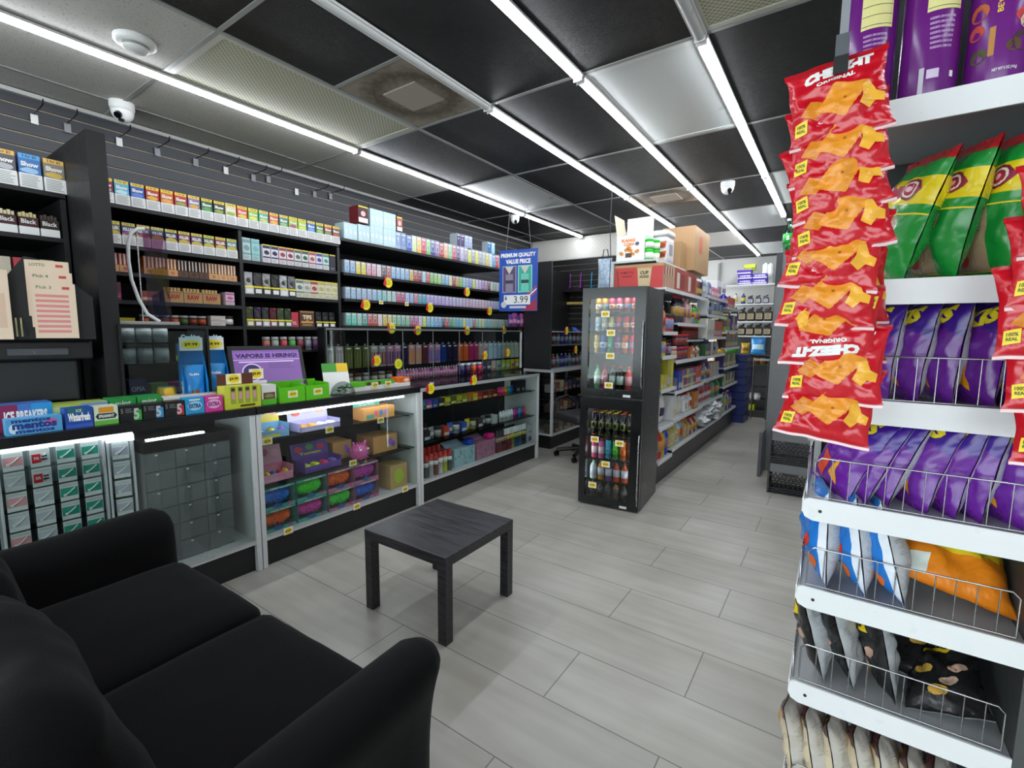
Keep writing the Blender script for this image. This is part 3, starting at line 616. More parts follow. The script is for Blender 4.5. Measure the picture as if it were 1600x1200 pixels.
# ---- right section rows
PAL2 = ['7fa6cf', '7fa6cf', 'd9c93a', 'd9c93a', 'd78fa0', 'd78fa0', 'e0c8cc', '5a4a50', 'b85a5a', '86b0d8', '86b0d8', '8fb8de', '7fa6cf', 'c8a83a', 'b03a3a', '8a2f3a', '9ec4d6', 'c04a4a', '7ab84a', '8ac05a', '9ac86a', '6aa8b8', '7ab0d0', 'd8d0a0', 'a83a34', 'c09a3a', '7ac04a', '8ab8c8', '8a9ad0', '7a8ac8', 'c8d04a', 'c0b0d0', 'b09ac8', '9a6ab0', 'b07aa8', '6a3040', 'c8d0b0', '9ab0a0', 'a8c0c0', 'c09a9a', 'c8a8b0', '8aa0b8', 'a0b8a8', 'c0c8b0', '9aa8b0', 'b0a0a8', 'a8b8c8', 'c0b8a8', 'a8a8b8', 'b8c0c8']
PAL3 = ['9ab8d0']*6+['7ac0c8', '8ac8c0', 'a8d0b8', 'a8c8c0', 'c04a6a', 'b84060', '9ab0d8', '8aa0d0', 'c86a6a', '4a9ab0', '3a98a8', 'a888d0', 'a080c8', 'b090d0', 'a888c8', 'b098d0', 'b8a0d0', 'b898d0', 'b8a8c8', 'c0a0c8', 'c0a8d0', 'c098b8', 'c8a0c0', 'c098b0', 'c0a0b8', 'c898b0', 'b898a8', 'd09ab0', 'c0a0a8', 'b8a0b8', 'b09ac0', 'a898c0', '7a9ac8', '88a0d0', 'c06a80', 'a8c0d8', '8ab8c8', '90a8b8', 'a8b0c8', '98a8c0', 'a8b8c8', 'b0b8d0', 'a0b0c0']
PAL4 = ['4ab89a', '58c0a0', '8ac0a8', '4a9a8a', 'b84040', 'c04a3a', 'd8c8c0', 'c8b03a', 'd0b840', '8ab878', '7ab080', '6aa890', '80b080', 'a04a68', 'b0507a', 'c8b8d0', 'c8d04a', '6ab0c8', '7ab8d8', '68a8d0', '5a98c8', '4a3a50', 'b84040', '3a8a68', '50a878', '4a9ac0', '48a8b8', 'c8c84a', '68a8d8', '7ab8c8', 'b04850', '60a890', '88b880', 'b8b060', '4898a8', '58a8a0', '70a090', '789a88', '608878', '6a9078', '789880', '50806a', '8a9a8a', '789a90', '90a898', '80a090', '98b0a8', '88a898', '90a8a0']
for pal, z, nm in ((PAL2, 1.93, 'second'), (PAL3, 1.718, 'third'), (PAL4, 1.495, 'fourth')):
    for i, c in enumerate(pal[:49]):
        put(vape_box(c, ['dfe8f0', 'cfe0ea', 'e8e4ea'][hs(c) % 3] if nm != 'third' else 'c4cfe6', .046, .105 if nm != 'third' else .095), 'vape_box', f'{cname(c)} boxed vape, {ordw(i)} from the left on the {nm} vape shelf', 'vape box', (XF-.037, 2.512+.0553*i, z+.0008), W90, f'vape boxes on the {nm} vape shelf')
PT = ['b0c4d8', 'b0c4d8', '4a5a9a', '4a5a9a', '3a5ac0', 'c8d8a0', 'e0b050', 'c83a50', '7ab870', '3a4a8a', '8a6a9a', 'b03a30', 'd8a070', '8ac080', 'c04858', '5a4a7a', 'a8a0c0', '8a88a0', 'c8c83a', '8a9098', 'd0c840', '9098a0', 'a8a8b0', 'c8c030', 'b0c8d8', '4a90c0', 'b03040', 'c8c050']
for i, c in enumerate(PT[4:]):
    put(vape_box(c, 'dcdce0', .058, .15 if i % 7 else .14, .08), 'tall_vape_box', f'{cname(c)} tall boxed vape, {ordw(i)} from the left on the top vape shelf', 'vape box', (XF-.043, 3.21+.0635*i, 2.2058), W90, 'tall vape boxes on the top shelf')
# clear shrink wrapped vape cartons
def wrapcart(w, h, d, c='b5d0d6'):
    key = ('wc', w, h, d, c)
    if key in MESH: return MESH[key]
    b = MB().box((-w/2, -d/2, 0), (w/2, d/2, h), mat(c, .18, kind='bag', scale=22)); n = max(2, round(w/.045))
    for i in range(1, n): b.quad(-w/2+w*i/n-.0008, -w/2+w*i/n+.0008, .003, h-.003, -d/2-.0005, P('8fa8b0'))
    for i in range(n): b.blob(-w/2+w*(i+.5)/n, h*.45, w/n*.3, h*.12, -d/2-.0006, P('cfe2e6', .3), 8, .2, i)
    return MESH.setdefault(key, b.me('vape_carton'))
CT = [(2.53, .13, .13, 2.206, 'leftmost single'), (2.665, .12, .14, 2.206, 'lower left'), (2.80, .14, .155, 2.206, 'lower middle'), (2.945, .14, .155, 2.206, 'lower right'), (2.805, .14, .14, 2.362, 'upper middle'), (2.95, .14, .14, 2.362, 'upper right')]
for i, (y, w, h, z, nm) in enumerate(CT): put(wrapcart(w, h, .12), 'vape_carton', f'{nm} shrink wrapped pale carton in the stack on the top vape shelf', 'carton', (XF-.065, y+.03, z+.001), W90, 'shrink wrapped pale cartons')
def tri_box(c1, c2, w, h, d, txt='', c3=None):
    b = MB().box((-w/2, -d/2, 0), (w/2, d/2, h), P(c1)); b.quad(-w/2+.003, w/2-.003, h*.35, h-.012, -d/2-.0005, P(c2)); b.quad(-w/2+.003, w/2-.003, h-.012, h-.003, -d/2-.0006, YEL)
    b.quad(-w/2+.003, w/2-.003, .004, h*.3, -d/2-.0006, PAPER); b.blob(0, h*.55, w*.25, h*.16, -d/2-.001, P(c3 or 'd8b0b0'), 9); return b.me('display_box')
put(tri_box('6a1c22', '3a1418', .10, .14, .12), 'display_box', 'dark red display box on top of the shrink wrapped cartons', 'box', (XF-.065, 2.69, 2.363), W90)
put(tri_box('6a2a20', 'a86058', .068, .13, .1, c3='e0c0b8'), 'display_box', 'brown pouch box standing before the pale cartons', 'box', (XF+.02-.07, 2.49-.02, zt+.001) if False else (XF-.048, 3.09, 2.363), W90)
for i, (y, z, c, nm) in enumerate([(3.075, 2.206, '9ab4d0', 'lower'), (3.14, 2.206, '8aa0c8', 'second')]): put(vape_box(c, '5a78a8', .06, .15, .08), 'tall_vape_box', f'{nm} blue tall box right of the pale cartons', 'vape box', (XF-.043, y, z), W90)
for i in range(4): put(vape_box('3a2a5a' if i < 2 else '8a98b8', '4a3a6a' if i < 2 else 'b0bcd0', .06, .13, .1), 'tall_vape_box', f'{["dark purple", "second dark purple", "silver", "pale blue"][i]} boxed vape of the upper stack near the blue price sign', 'vape box', (XF-.055, 3.92+.065*i, 2.3575), W90, 'upper stack of boxed vapes')
put(vape_box('2a5a98', '4a8ab8', .075, .13, .08), 'tall_vape_box', 'bright blue box stacked at the right end of the top vape shelf', 'vape box', (XF-.055, 4.47, 2.3575), W90)
put(vape_box('7ac0d8', 'd0e4ec', .06, .13, .08), 'tall_vape_box', 'pale cyan box stacked at the right end of the top vape shelf', 'vape box', (XF-.055, 4.545, 2.3575), W90)
# hooks
for i, (y, z, hk) in enumerate([(.81, 2.70, 1), (.956, 2.70, 1), (1.095, 2.69, 0), (1.21, 2.70, 1), (1.422, 2.70, 1), (1.661, 2.70, 1), (1.869, 2.70, 1), (2.078, 2.70, 1), (2.202, 2.72, 1), (2.448, 2.68, 0), (2.621, 2.70, 1), (2.785, 2.72, 1), (3.05, 2.62, 1), (3.4, 2.62, 1)]):
    t = thing('slatwall_hook', f'{"black display hook" if hk else "white hook plate"}, {ordw(i)} from the left high on the slat wall', 'hook', (-3.9875, y, z), W90, 'hooks along the slat wall')
    MB().box((-.016, -.004, -.055), (.016, -.0005, -.002), WHT if i in (0, 2, 9) or i % 3 == 0 else LG).build('plate', t)
    if hk: MB().tube([(0, -.003, 0), (0, -.12, .0), (0, -.2, .004), (0, -.215, .03)], .0035, BLK).build('prong', t)
# starbursts on shelf edges
SB = [(2.935, 1.90, 0), (2.682, 1.69, 0), (4.037, 1.895, 2), (3.461, 1.70, 2), (4.443, 1.705, 2), (2.962, 1.49, 2), (3.291, 1.475, 0), (4.036, 1.475, 2), (4.742, 1.49, 0), (5.082, 1.50, 0), (2.687, 1.21, 0), (2.931, 1.17, 1), (4.205, 1.20, 2), (4.652, 1.22, 0)]
for i, (y, z, k) in enumerate(SB):
    where = 'on the second vape shelf edge' if z > 1.85 else 'on the third vape shelf edge' if z > 1.6 else 'on the fourth vape shelf edge' if z > 1.4 else 'on the glass doors'
    j = sorted([q[0] for q in SB if abs(q[1]-z) < .08]).index(y)
    put(star_me(k), 'price_star', f'{"yellow starburst price card" if k else "yellow and red starburst price card"}, {ordw(j)} from the left {where}', 'price card', (XF+.012 if z > 1.4 else -3.27, y, z-.015), W90, 'starburst price cards')
for i, y in enumerate((2.856, 3.162)): tagat(XF+.0025, y, 1.705, '$9.99', ['left', 'right'][i]+' small yellow price tag on the third vape shelf edge', w=.045)
# ================================================================= glass door display on the wall counter
t = thing('glass_display', 'glass fronted wall display of hanging vapes', 'display case', (-3.315, 2.22, 0)); Lg = 2.80
MB().box((-.5, .21, 0), (0, Lg, .99), BLK).build('base', t); MB().box((-.5, 0, .99), (-.46, Lg, 1.4705), P('2c2828')).build('back_panel', t)
MB().box((-.45, 0, .991), (0, .012, 1.4705), BLK).build('side_panel', t); MB().box((-.45, Lg-.012, .991), (0, Lg, 1.4705), BLK).build('side_panel', t)
MB().box((-.004, .012, 1.455), (0.004, Lg-.012, 1.4705), P('77797a', .35)).build('top_rail', t)
MB().box((-.18, .013, 1.128), (-.02, Lg-.013, 1.134), DGLASS).build('shelf', t)
nd = 7
for i in range(nd):
    y0 = .015+(Lg-.03)*i/nd; y1 = .015+(Lg-.03)*(i+1)/nd
    d = MB().box((-.003, y0+.004, 1.0), (.002, y1-.004, 1.452), CLEAR).build('door', t)
    MB().box((-.0045, y0+.0005, 1.0), (.0035, y0+.0035, 1.452), P('8a8c8c', .3)).build('door_edge', d)
MB().box((-.012, Lg-.03, 1.0), (.0065, Lg-.002, 1.45), PAPER).text('OPIA OPIA', (.0072, Lg-.016, 1.22), .3, .018, INK, r=(0, 0, 1), u=(0, 1, 0)).build('edge_label', t)
HG = [('a8a49c', 'c8c4bc'), ('b8a8a8', 'd8c8c8'), ('6a6a3a', '7a7a48'), ('6a6a3a', '7a7a48'), ('6a6a3a', '7a7a48'), ('b8b0a8', '8a3a38'), ('a8a0a0', '8a3a38'), ('c08aa0', '4a2a6a'), ('c890a8', '4a2a6a'), ('2a2248', '1f1a3c'), ('d89a90', 'e0902a'), ('c89aa0', 'd8a04a'), ('6a3038', '5a2830'), ('c88aa0', '3a6ac0'), ('c890b0', '2a5ab0'), ('1c3a80', '1c3a80'), ('2a2040', '241c3c'), ('2a2040', '241c3c'), ('e0622a', 'd85a20'), ('e0622a', 'd85a20'), ('c02868', 'b82060'), ('c02868', 'b82060'), ('c8a8a0', 'b0b8a0'), ('c8b0b0', 'c04a50'), ('a8c8d8', 'c8d8e0'), ('98b8c8', 'c8d0d8'), ('b0c0d0', '90a8c0'), ('a8b898', 'c0c8a8'), ('b0b8a0', 'c8c8b0'), ('b8bca8', 'c8c8b8'), ('c0c0b0', 'c8c4b0'), ('c8c4b8', 'd0c8b0')]
def hangpack(c, c2):
    key = ('hp', c, c2)
    if key in MESH: return MESH[key]
    b = MB().box((-.036, -.015, 0), (.036, .015, .185), P(c, .3))
    b.quad(-.033, .033, .02, .13, -.0155, P(c2, .3)); 
    for x in (-.018, .012): b.quad(x-.007, x+.007, .03, .165, -.0159, P(c, .25))
    b.quad(-.02, .02, .16, .172, -.0162, PAPER); b.box((-.001, -.014, .185), (.001, .014, .205), P('888888'))
    return MESH.setdefault(key, b.me('hanging_vape'))
for i, c in enumerate(HG): put(hangpack(*c), 'hanging_vape', f'{cname(c[1])} tall vape carton, {ordw(i)} from the left on the upper display shelf', 'vape carton', (-3.30-.06, 2.285+.0885*i, 1.1348+.0005), W90, 'vape cartons behind the glass doors')
for i in range(8): put(jar(['8a8078', '4a4040', '9a5a3a', '7a6a68'][i % 4], ['a8a8a8', '6a3a28'][i % 2], .032, .10, 'b8b0a8'), 'display_tub', f'brown and grey tub, {ordw(i)} from the left on the lower display shelf', 'tub', (-3.35, 2.29+.085*i, .991), W90, 'tubs on the lower display shelf')
for i in range(22): put(bottle(['c86a90', 'd08aa8', 'c87898', '8a4a90'][i % 4], 'f0f0f0', 'd898b0', .017, .105, .15, lab=(.1, .6)), 'vape_bottle', f'pink vape tube with white cap, {ordw(i)} from the left on the lower display shelf', 'vape', (-3.345, 2.99+.0385*i, .991), W90, 'pink vape tubes')
for i, c in enumerate(['3a3468', '4a2a60', 'd8582c', 'cc2c60']): put(jar(c, 'f0f0f0', .042, .118, c), 'display_tub', f'{cname(c)} tub with white lid on the lower display shelf', 'tub', (-3.35, 3.88+.1*i, .991), W90, 'white lidded tubs')
for i, c in enumerate(['3a2448', '4a3058', 'c89a9a', '9ac0a0', 'a8b828', 'b0c030', 'd0b82a', 'c8a82a']): put(flex(c, ['8a6a9a', 'c8d8c0', 'd8d0b0'][i % 3], .095, .125, .03, '', 4+i), 'gummy_pouch', f'{cname(c)} pouch, {ordw(i)} of the pouches at the right of the lower display shelf', 'pouch', (-3.35, 4.28+.098*i, .992), W90, 'pouches on the lower display shelf')
# ================================================================= front counters (showcases)
FX = -2.80; FRM = P('d2d4d4', .3)
def showcase(lab, y0, y1, top, dark=False, light=False, shelves=(.79, .5), depth=.48):
    t = thing('glass_showcase', lab, 'display counter', (FX, y0, 0)); L_ = y1-y0
    MB().box((-depth, .0, 0), (-.02, L_, .165), BLKG if False else P('161618', .4)).build('base_panel', t)
    MB().box((-depth, .0, .166), (-.001, L_, .185), FRM).build('deck', t)
    MB().box((-depth, .0, .186), (-depth+.015, L_, .955), P('232326', .4)).build('back_panel', t)
    for yy in (0, L_-.02): MB().box((-depth+.016, yy, .186), (-.03, yy+.02, .955), P('dcdedd', .35)).build('side_panel', t)
    for yy in (-.0, L_-.028): MB().box((-.028, yy, 0), (.012, yy+.028, .955), FRM).build('corner_post', t, bev=.003)
    if top == 'black': MB().box((-depth, -.0, .956), (.02, L_, 1.0), P('151517', .3)).build('countertop', t)
    else:
        MB().box((-depth, 0, .985), (.005, L_, .997), DGLASS).build('glass_top', t)
        MB().box((-.03, 0, .956), (.012, L_, .984), P('a9abac', .25, ) if not False else FRM).build('top_rail', t)
    MB().box((-.006, .029, .19), (-.002, L_-.029, .95), GLASS).build('glass_front', t)
    MB().box((-.001, .029, .186), (.004, L_-.029, .196), mat('c8caca', .3, .5)).build('lower_rail', t)
    for z in shelves:
        MB().box((-.36, .021, z-.007), (-.03, L_-.021, z), DGLASS).build('glass_shelf', t)
        for yy in (.05, L_-.06): MB().box((-.36, yy, z-.022), (-.06, yy+.008, z-.0075), BLK).build('shelf_bracket', t)
    if light:
        f = MB().box((-.05, .15, .938), (-.032, L_-.12, .9555), P('c0c0c0')).build('lamp_housing', t)
        MB().box((-.049, .16, .926), (-.033, L_-.13, .9375), em('f4f8ff', CASE_POWER)).build('lamp_tube', f)
    return t
showcase('white framed showcase with black countertop behind the sofa arm', -.25, 1.395, 'black', shelves=())
showcase('lit white framed showcase of toys with black countertop', 1.40, 2.72, 'black', light=True, shelves=(.78, .50))
showcase('white framed showcase of sprays and torches with a glass top', 2.725, 4.60, 'glass', shelves=(.79, .50))
CX = FX+.0
# -- counter top goods.  x is the front face plane
def cbox(w, h, d, c, y, xf, name, label, cat='box', txt='', tc='ffffff', z=1.0, deco=None, top=None, grp=None):
    b = MB().box((-w/2, 0, 0), (w/2, d, h), P(c, .35), tp=P(top, .5) if top else None)
    if txt: b.text(txt, (0, -.0008, h*.55), w*.8, h*.42, P(tc), bold=.05)
    if deco: deco(b, w, h, d)
    return put(b.me(name), name, label, cat, (xf, y, z+.001), W90, grp)
def d_ice(b, w, h, d):
    b.quad(-w/2, -w*.15, 0, h, -.0004, P('8a2a58')); b.quad(w*.1, w/2, 0, h, -.0004, P('2f9ad8')); b.quad(-w*.1, w*.02, h*.08, h*.28, -.0006, P('2a6ac0')); b.quad(w*.03, w*.2, h*.08, h*.28, -.0006, P('c83a40'))
cbox(.17, .118, .10, '4a7ac8', .475, -2.925, 'mint_box', 'blue and magenta ice breaker mint box at the left end of the counter', 'mint box', 'ICE BREAKERS', deco=d_ice)
def d_men(b, w, h, d):
    b.blob(w*.3, h*.6, w*.12, h*.25, -.0004, P('c86a9a')); b.blob(-w*.38, h*.4, w*.08, h*.3, -.0005, P('d8f0fa'))
    b.text('mentos', (-.01, -.001, h*.85), w*.7, h*.22, P('24388a'), bold=.04); b.text('mentos', (0, -.001, h*.2), w*.7, h*.22, P('24388a'), bold=.04)
cbox(.172, .07, .06, '58a8dc', .48, -2.812, 'mint_box', 'light blue rolls of mints box at the front left counter edge', 'mint box', 'mentos', '24388a', deco=d_men)
def d_wf(b, w, h, d):
    b.quad(-w*.4, w*.2, h*.72, h, -.0004, P('1f6a78')); b.text('ICE', (-.0, -.001, h*.86), w*.2, h*.14, PAPER); b.quad(-w/2, w/2, 0, h*.2, -.0004, P('3a60c0'))
cbox(.095, .092, .07, '2450a8', .625, -2.815, 'gum_box', 'dark blue gum box beside the light blue mint box', 'gum box', 'Winterfresh', deco=d_wf)
def d_sp(b, w, h, d):
    b.quad(-w/2, w/2, .0, h*.25, -.0004, P('6ab84a')); b.quad(-w*.32, w*.32, h*.66, h*.95, -.0004, P('e89a28')); b.face([(-w*.46, -.0005, h*.47), (-w*.36, -.0005, h*.32), (w*.36, -.0005, h*.32), (w*.46, -.0005, h*.47), (w*.36, -.0005, h*.62), (-w*.36, -.0005, h*.62)], P('153a2a')); b.text('SPEARMINT', (0, -.001, h*.47), w*.66, h*.16, PAPER, bold=.04)
cbox(.088, .088, .07, 'd8e4d0', .722, -2.815, 'gum_box', 'white and green spearmint gum box', 'gum box', deco=d_sp)
for i, c in enumerate(['3cae3a', '3a98d0', 'b82f3c']):
    def d5(b, w, h, d, c=c):
        b.quad(w*.12, w/2-.002, .004, h*.7, -.0004, P(c)); b.text('5', (w*.24, -.001, h*.46), w*.26, h*.7, P('c8c8cc'), bold=.03); b.lines(-w*.25, w*.1, h*.55, h*.85, 3, -.0006, LG); b.text('5', (-w*.4, -.001, h*.7), w*.1, h*.3, LG)
    cbox(.088, .078, .07, '1c1c1f', .816+.092*i, -2.815, 'gum_box', 'black gum box with a '+['green', 'blue', 'red'][i]+' stripe on the counter edge', 'gum box', deco=d5, grp='black gum boxes')
for i, c in enumerate(['2a9ad0', 'd83a9a']):
    def dx(b, w, h, d, c=c):
        b.blob(0, h*.5, w*.4, h*.3, -.0004, P('9fd4ec' if c[0] == '2' else 'f0b0d8'), 12); b.text('EXTRA', (0, -.001, h*.5), w*.66, h*.28, P('1c4a8a' if c[0] == '2' else '8a2a7a'), bold=.05); b.quad(-w*.3, w*.3, h*.84, h*.93, -.0006, PAPER)
    cbox(.09, .085, .07, c, 1.095+.094*i, -2.815, 'gum_box', ['cyan blue', 'hot pink'][i]+' gum box beside the black gum boxes', 'gum box', deco=dx)
cbox(.2, .098, .12, 'b8d060', .66, -2.93, 'gum_box', 'pale green gum carton behind the dark blue gum box', 'gum box', '', deco=lambda b, w, h, d: (b.quad(0, w/2, h*.5, h, -.0004, P('88a8c8')), b.quad(-w/2, -w*.1, h*.6, h*.9, -.0005, P('c8e0a0'))))
for i in range(2): cbox(.105, .105, .10, '2f9a48', .82+.11*i, -2.925, 'gum_box', ['left', 'right'][i]+' green gum carton behind the black gum boxes', 'gum box', '', deco=lambda b, w, h, d: (b.quad(-w/2, w/2, h*.15, h*.45, -.0004, P('c8e4c8')), b.text('mint', (0, -.001, h*.75), w*.6, h*.25, PAPER)))
cbox(.26, .088, .12, 'e8e6e0', 1.12, -2.92, 'card_stack', 'low white tray of cards behind the blue gum box', 'tray')
t = thing('candy_tin', 'round yellow tin between the gum cartons and blue bag displays', 'tin', (-3.06, 1.055, 1.0)); MB().lathe([(0, .0, YEL), (.042, 0, P('e8b81c')), (.045, .02, P('e8b81c')), (.045, .115, P('e8b81c')), (.04, .13, P('d89a18'))], 20).build('body', t); MB().cyl((0, 0, .13), (0, 0, .136), .038, P('8a8c8c')).build('lid', t)
# blue bag displays
for i, y in enumerate((1.17, 1.30)):
    t = thing('bag_display', ['left', 'right'][i]+' tall blue card display of snack bags with white header', 'display', (-2.98-.03*i, y, 1.0), R(80))
    b = MB(); Bl = P('1f90d8', .35); w, h = .115, .36; f = .11
    b.face([(-w/2, f, 0), (-w/2, -f*.2, 0), (-w/2, -f*.2, .16), (-w/2, f*.6, h-.02), (-w/2, f, h)], Bl); b.face([(w/2, -f*.2, 0), (w/2, f, 0), (w/2, f, h), (w/2, f*.6, h-.02), (w/2, -f*.2, .16)], Bl)
    b.box((-w/2, f*.93, 0), (w/2, f, h+.01), Bl); b.box((-w/2, -f*.2, 0), (w/2, -f*.2+.003, .09), P('b8b828')); b.box((-w/2, -f*.2, .0), (w/2, f, .004), Bl)
    b.blob(0, 0, .001, .001, 0, Bl); b.build('carton', t)
    lg = MB(); lg.face([(-w/2-.001, f*.35+.034*math.cos(a), .12+.045*math.sin(a)) for a in [q*math.pi/8 for q in range(16)]][::-1], PAPER); lg.text('C', (-w/2-.0016, f*.35, .12), .035, .05, Bl, r=(0, -1, 0), bold=.06); lg.build('side_badge', t)
    hd = MB().box((-w*.48, f*.5, h-.03), (w*.48, f*.53, h+.045), PAPER); hd.text('Cookies', (0, f*.5-.001, h+.048), w*.8, .026, P('d8eefa'), bold=.06)
    V = [((w*.44 if q % 2 else w*.38)*math.cos(math.pi*q/12), f*.5-.0014, h+.005+(.026 if q % 2 else .022)*math.sin(math.pi*q/12)) for q in range(24)]; hd.face(V, YEL); hd.text('$9.99', (0, f*.5-.002, h+.005), w*.55, .02, INK, bold=.03); hd.build('header_card', t)
    for k in range(2):
        bg, ps = pillow(.108, .25, .03, lambda s_, u, v: mat('1f8fd6', .25, kind='bag', scale=14), 10, 16, 3+k+i)
        decal(bg, ps, textt('Cookies', .5, .78, .5, .06, .05), PAPER); decal(bg, ps, polyt([(.5+.2*math.cos(a), .36+.07*math.sin(a)) for a in [q*math.pi/6 for q in range(12)]]), P('8a4a28'))
        o = put(bg.me('snack_bag'), 'snack_bag', f'blue snack bag, {["front", "rear"][k]} one in the {["left", "right"][i]} tall blue display', 'snack bag', (-2.98-.03*i, y, 1.0), 0, 'blue snack bags', None); Mx = Matrix.Translation((-2.98-.03*i, y, 1.0)) @ Matrix.Rotation(R(80), 4, 'Z') @ Matrix.Translation((0, .018+.042*k, .008)) @ Matrix.Rotation(R(-6), 4, 'X'); o.matrix_world = Mx
def d_mint(b, w, h, d):
    for k in range(4):
        x = -w*.28+w*.2*k; b.quad(x-w*.07, x+w*.07, h*.22, h*.97, -.0005, P('9aa83a')); b.quad(x-w*.045, x+w*.045, h*.42, h*.72, -.001, P('d898a8')); b.quad(x-w*.05, x+w*.05, h*.78, h*.92, -.001, P('4a2c20'))
    b.quad(-w*.1, w*.32, h*.06, h*.16, -.001, P('5a5010')); b.box((-w/2, d-.004, h), (w/2, d, h*1.5), P('5c2c26')); b.quad(-w/2, -w*.38, h*.5, h, -.0004, P('d0d84a'))
cbox(.20, .13, .09, 'c8d03c', 1.345, -2.81, 'chocolate_display', 'lime display box of mint chocolate bars on the counter', 'candy display', deco=d_mint)
tagat(-2.893, 1.335, 1.165, '$4.99', 'price card on the lime mint chocolate display', w=.085)
def d_bark(b, w, h, d):
    b.quad(-w/2, w/2, 0, h*.3, -.0004, P('58b82a')); b.quad(-w*.4, w*.42, h*.28, h*.62, -.0006, P('6a4a30')); b.blob(0, h*.45, w*.3, h*.1, -.001, P('8a8a60'), 9, .2)
cbox(.088, .12, .07, 'e4e4de', 1.50, -2.82, 'bark_box', 'white and green box of chocolate bark beside the lime display', 'candy display', deco=d_bark)
tagat(-2.90, 1.47, 1.185, '$9.99', 'price card behind the white bark box', w=.085)
cbox(.12, .14, .02, 'e8e8e4', 1.475, -2.905, 'card_holder', 'white card holder behind the white bark box', 'card')
for i, y in enumerate((1.648, 1.823)):
    t = thing('open_carton', ['left', 'right'][i]+' bright green open carton on the counter', 'carton', (-2.815, y, 1.0), W90); G = P('62c81e', .35); w, h, d = .168, .105, .16
    b = MB().box((-w/2, 0, 0), (w/2, .003, h*.9), G).box((-w/2, d, 0), (w/2, d+.003, h*1.15), G).box((-w/2, .003, 0), (-w/2+.003, d, h), G).box((w/2-.003, .003, 0), (w/2, d, h), G).box((-w/2+.003, .003, .0), (w/2-.003, d, .06), P('8a6a4a')); b.build('carton', t)
    MB().add(MB().box((-.032, -.001, -.022), (.032, .0, .022), P('f2ead2'))).build('price_card', t, (0, -.001, .05)); o = MB(); V = [((.027 if q % 2 else .023)*math.cos(math.pi*q/12), -.0024, .05+(.018 if q % 2 else .015)*math.sin(math.pi*q/12)) for q in range(24)]; o.face(V, YEL); o.text('$3.99', (0, -.003, .05), .036, .013, INK, bold=.03); o.build('price_star', t)
# tilted card with clear dome tub
t = thing('candy_tub', 'clear round tub with a green and white card leaning on the counter', 'candy tub', (-2.93, 2.06, 1.0), R(65))
b = MB(); V = [(-.09, .0, .0), (.09, .0, .0), (.09, .14, .21), (-.09, .14, .21)]; b.face(V, PAPER); b.face([(-.09, .0985, .15), (.01, .0985, .15), (.01, .1385, .2105), (-.09, .1385, .2105)], P('4a9a3a')); b.face([(.01, .0985, .15), (.09, .0985, .15), (.09, .1385, .2105), (.01, .1385, .2105)], P('e8c030')); b.face([(v[0], v[1]+.003, v[2]) for v in V[::-1]], PAPER); b.build('card', t)
pr = [(.085*math.cos(a), .085*math.sin(a)*1.1, DGLASS) for a in [q*math.pi/16 for q in range(9)]]; MB().lathe([(0, .001, DGLASS)]+[(.088, .001, DGLASS)]+pr, 20).xf(Matrix.Translation((.02, -.06, .0))).build('dome', t)
cm = MB(); rr = random.Random(4)
for k in range(26):
    a = rr.uniform(0, 6.28); q = rr.uniform(0, .055); z = rr.uniform(.012, .06); cm.rbox((.02+q*math.cos(a), -.06+q*math.sin(a), z), (.024, .018, .012), .005, P(['4a7a4a', 'c8d8c0', '1c2420', '6a9a5a', 'e0e0d8'][k % 5]), 2)
o = cm.build('wrapped_candy', t); o['kind'] = 'stuff'
t = thing('candy_tray', 'long low tray of white and green candy with an orange end', 'candy tray', (-2.93, 2.44, 1.0), W90)
b = MB().box((-.31, 0, 0), (.31, .12, .03), PAPER).box((-.31, .0, .03), (-.15, .12, .065), P('68c828')).box((-.15, .02, .03), (.16, .12, .06), P('58a838')); b.box((.20, 0, .03), (.31, .12, .07), P('ee6a1c'))
for k in range(3): b.blob(-.1+.1*k, .045, .02, .014, .018, P('5a3020'), 9)
b.blob(.27, .05, .03, .015, -.001, P('f0e0c8'), 9); b.build('tray', t)
for k in range(2): tagat(-2.924, 2.38+.13*k, 1.035, '$1.99', ['left', 'right'][k]+' price card on the long candy tray', w=.06)
# point of sale screen
t = thing('register_screen', 'black tilted register screen showing a purple notice', 'screen', (-3.0, 1.62, 1.05), R(76))
A = Matrix.Rotation(R(-22), 4, 'X')
MB().box((-.225, 0, 0), (.225, .03, .32), BLK).xf(A).build('housing', t, bev=.004)
sc = MB(); PU = em('6f4f8c', .32); sc.quad(-.2, .2, .025, .29, -.001, PU); sc.quad(-.2, .2, .235, .275, -.0014, em('7a54a0', .4)); sc.text('VAPORS IS HIRING!', (0, -.002, .252), .37, .03, P('2a1a40'), bold=.05)
sc.quad(-.2, .2, .222, .226, -.0014, em('b8a0c8', .35)); V = [(-.1+.06*math.cos(q*.3), -.0014, .14+.06*math.sin(q*.3)) for q in range(21)]; sc.face(V, em('b8a8c8', .35)); sc.face([(-.1+.052*math.cos(q*.3), -.0018, .14+.052*math.sin(q*.3)) for q in range(21)], em('2a2050', .3))
sc.lines(0, .17, .16, .21, 4, -.0016, em('5a4478', .25)); sc.quad(.02, .18, .04, .055, -.0016, em('4a6a90', .25)); sc.lines(-.17, .17, .20, .22, 1, -.0016, em('c0b0d0', .35))
sc.xf(A); sc.build('display', t); MB().box((-.08, .03, -.049), (.08, .16, .03), BLK).build('stand', t); MB().box((-.02, .05, .03), (.02, .09, .09), BLK).build('neck', t)
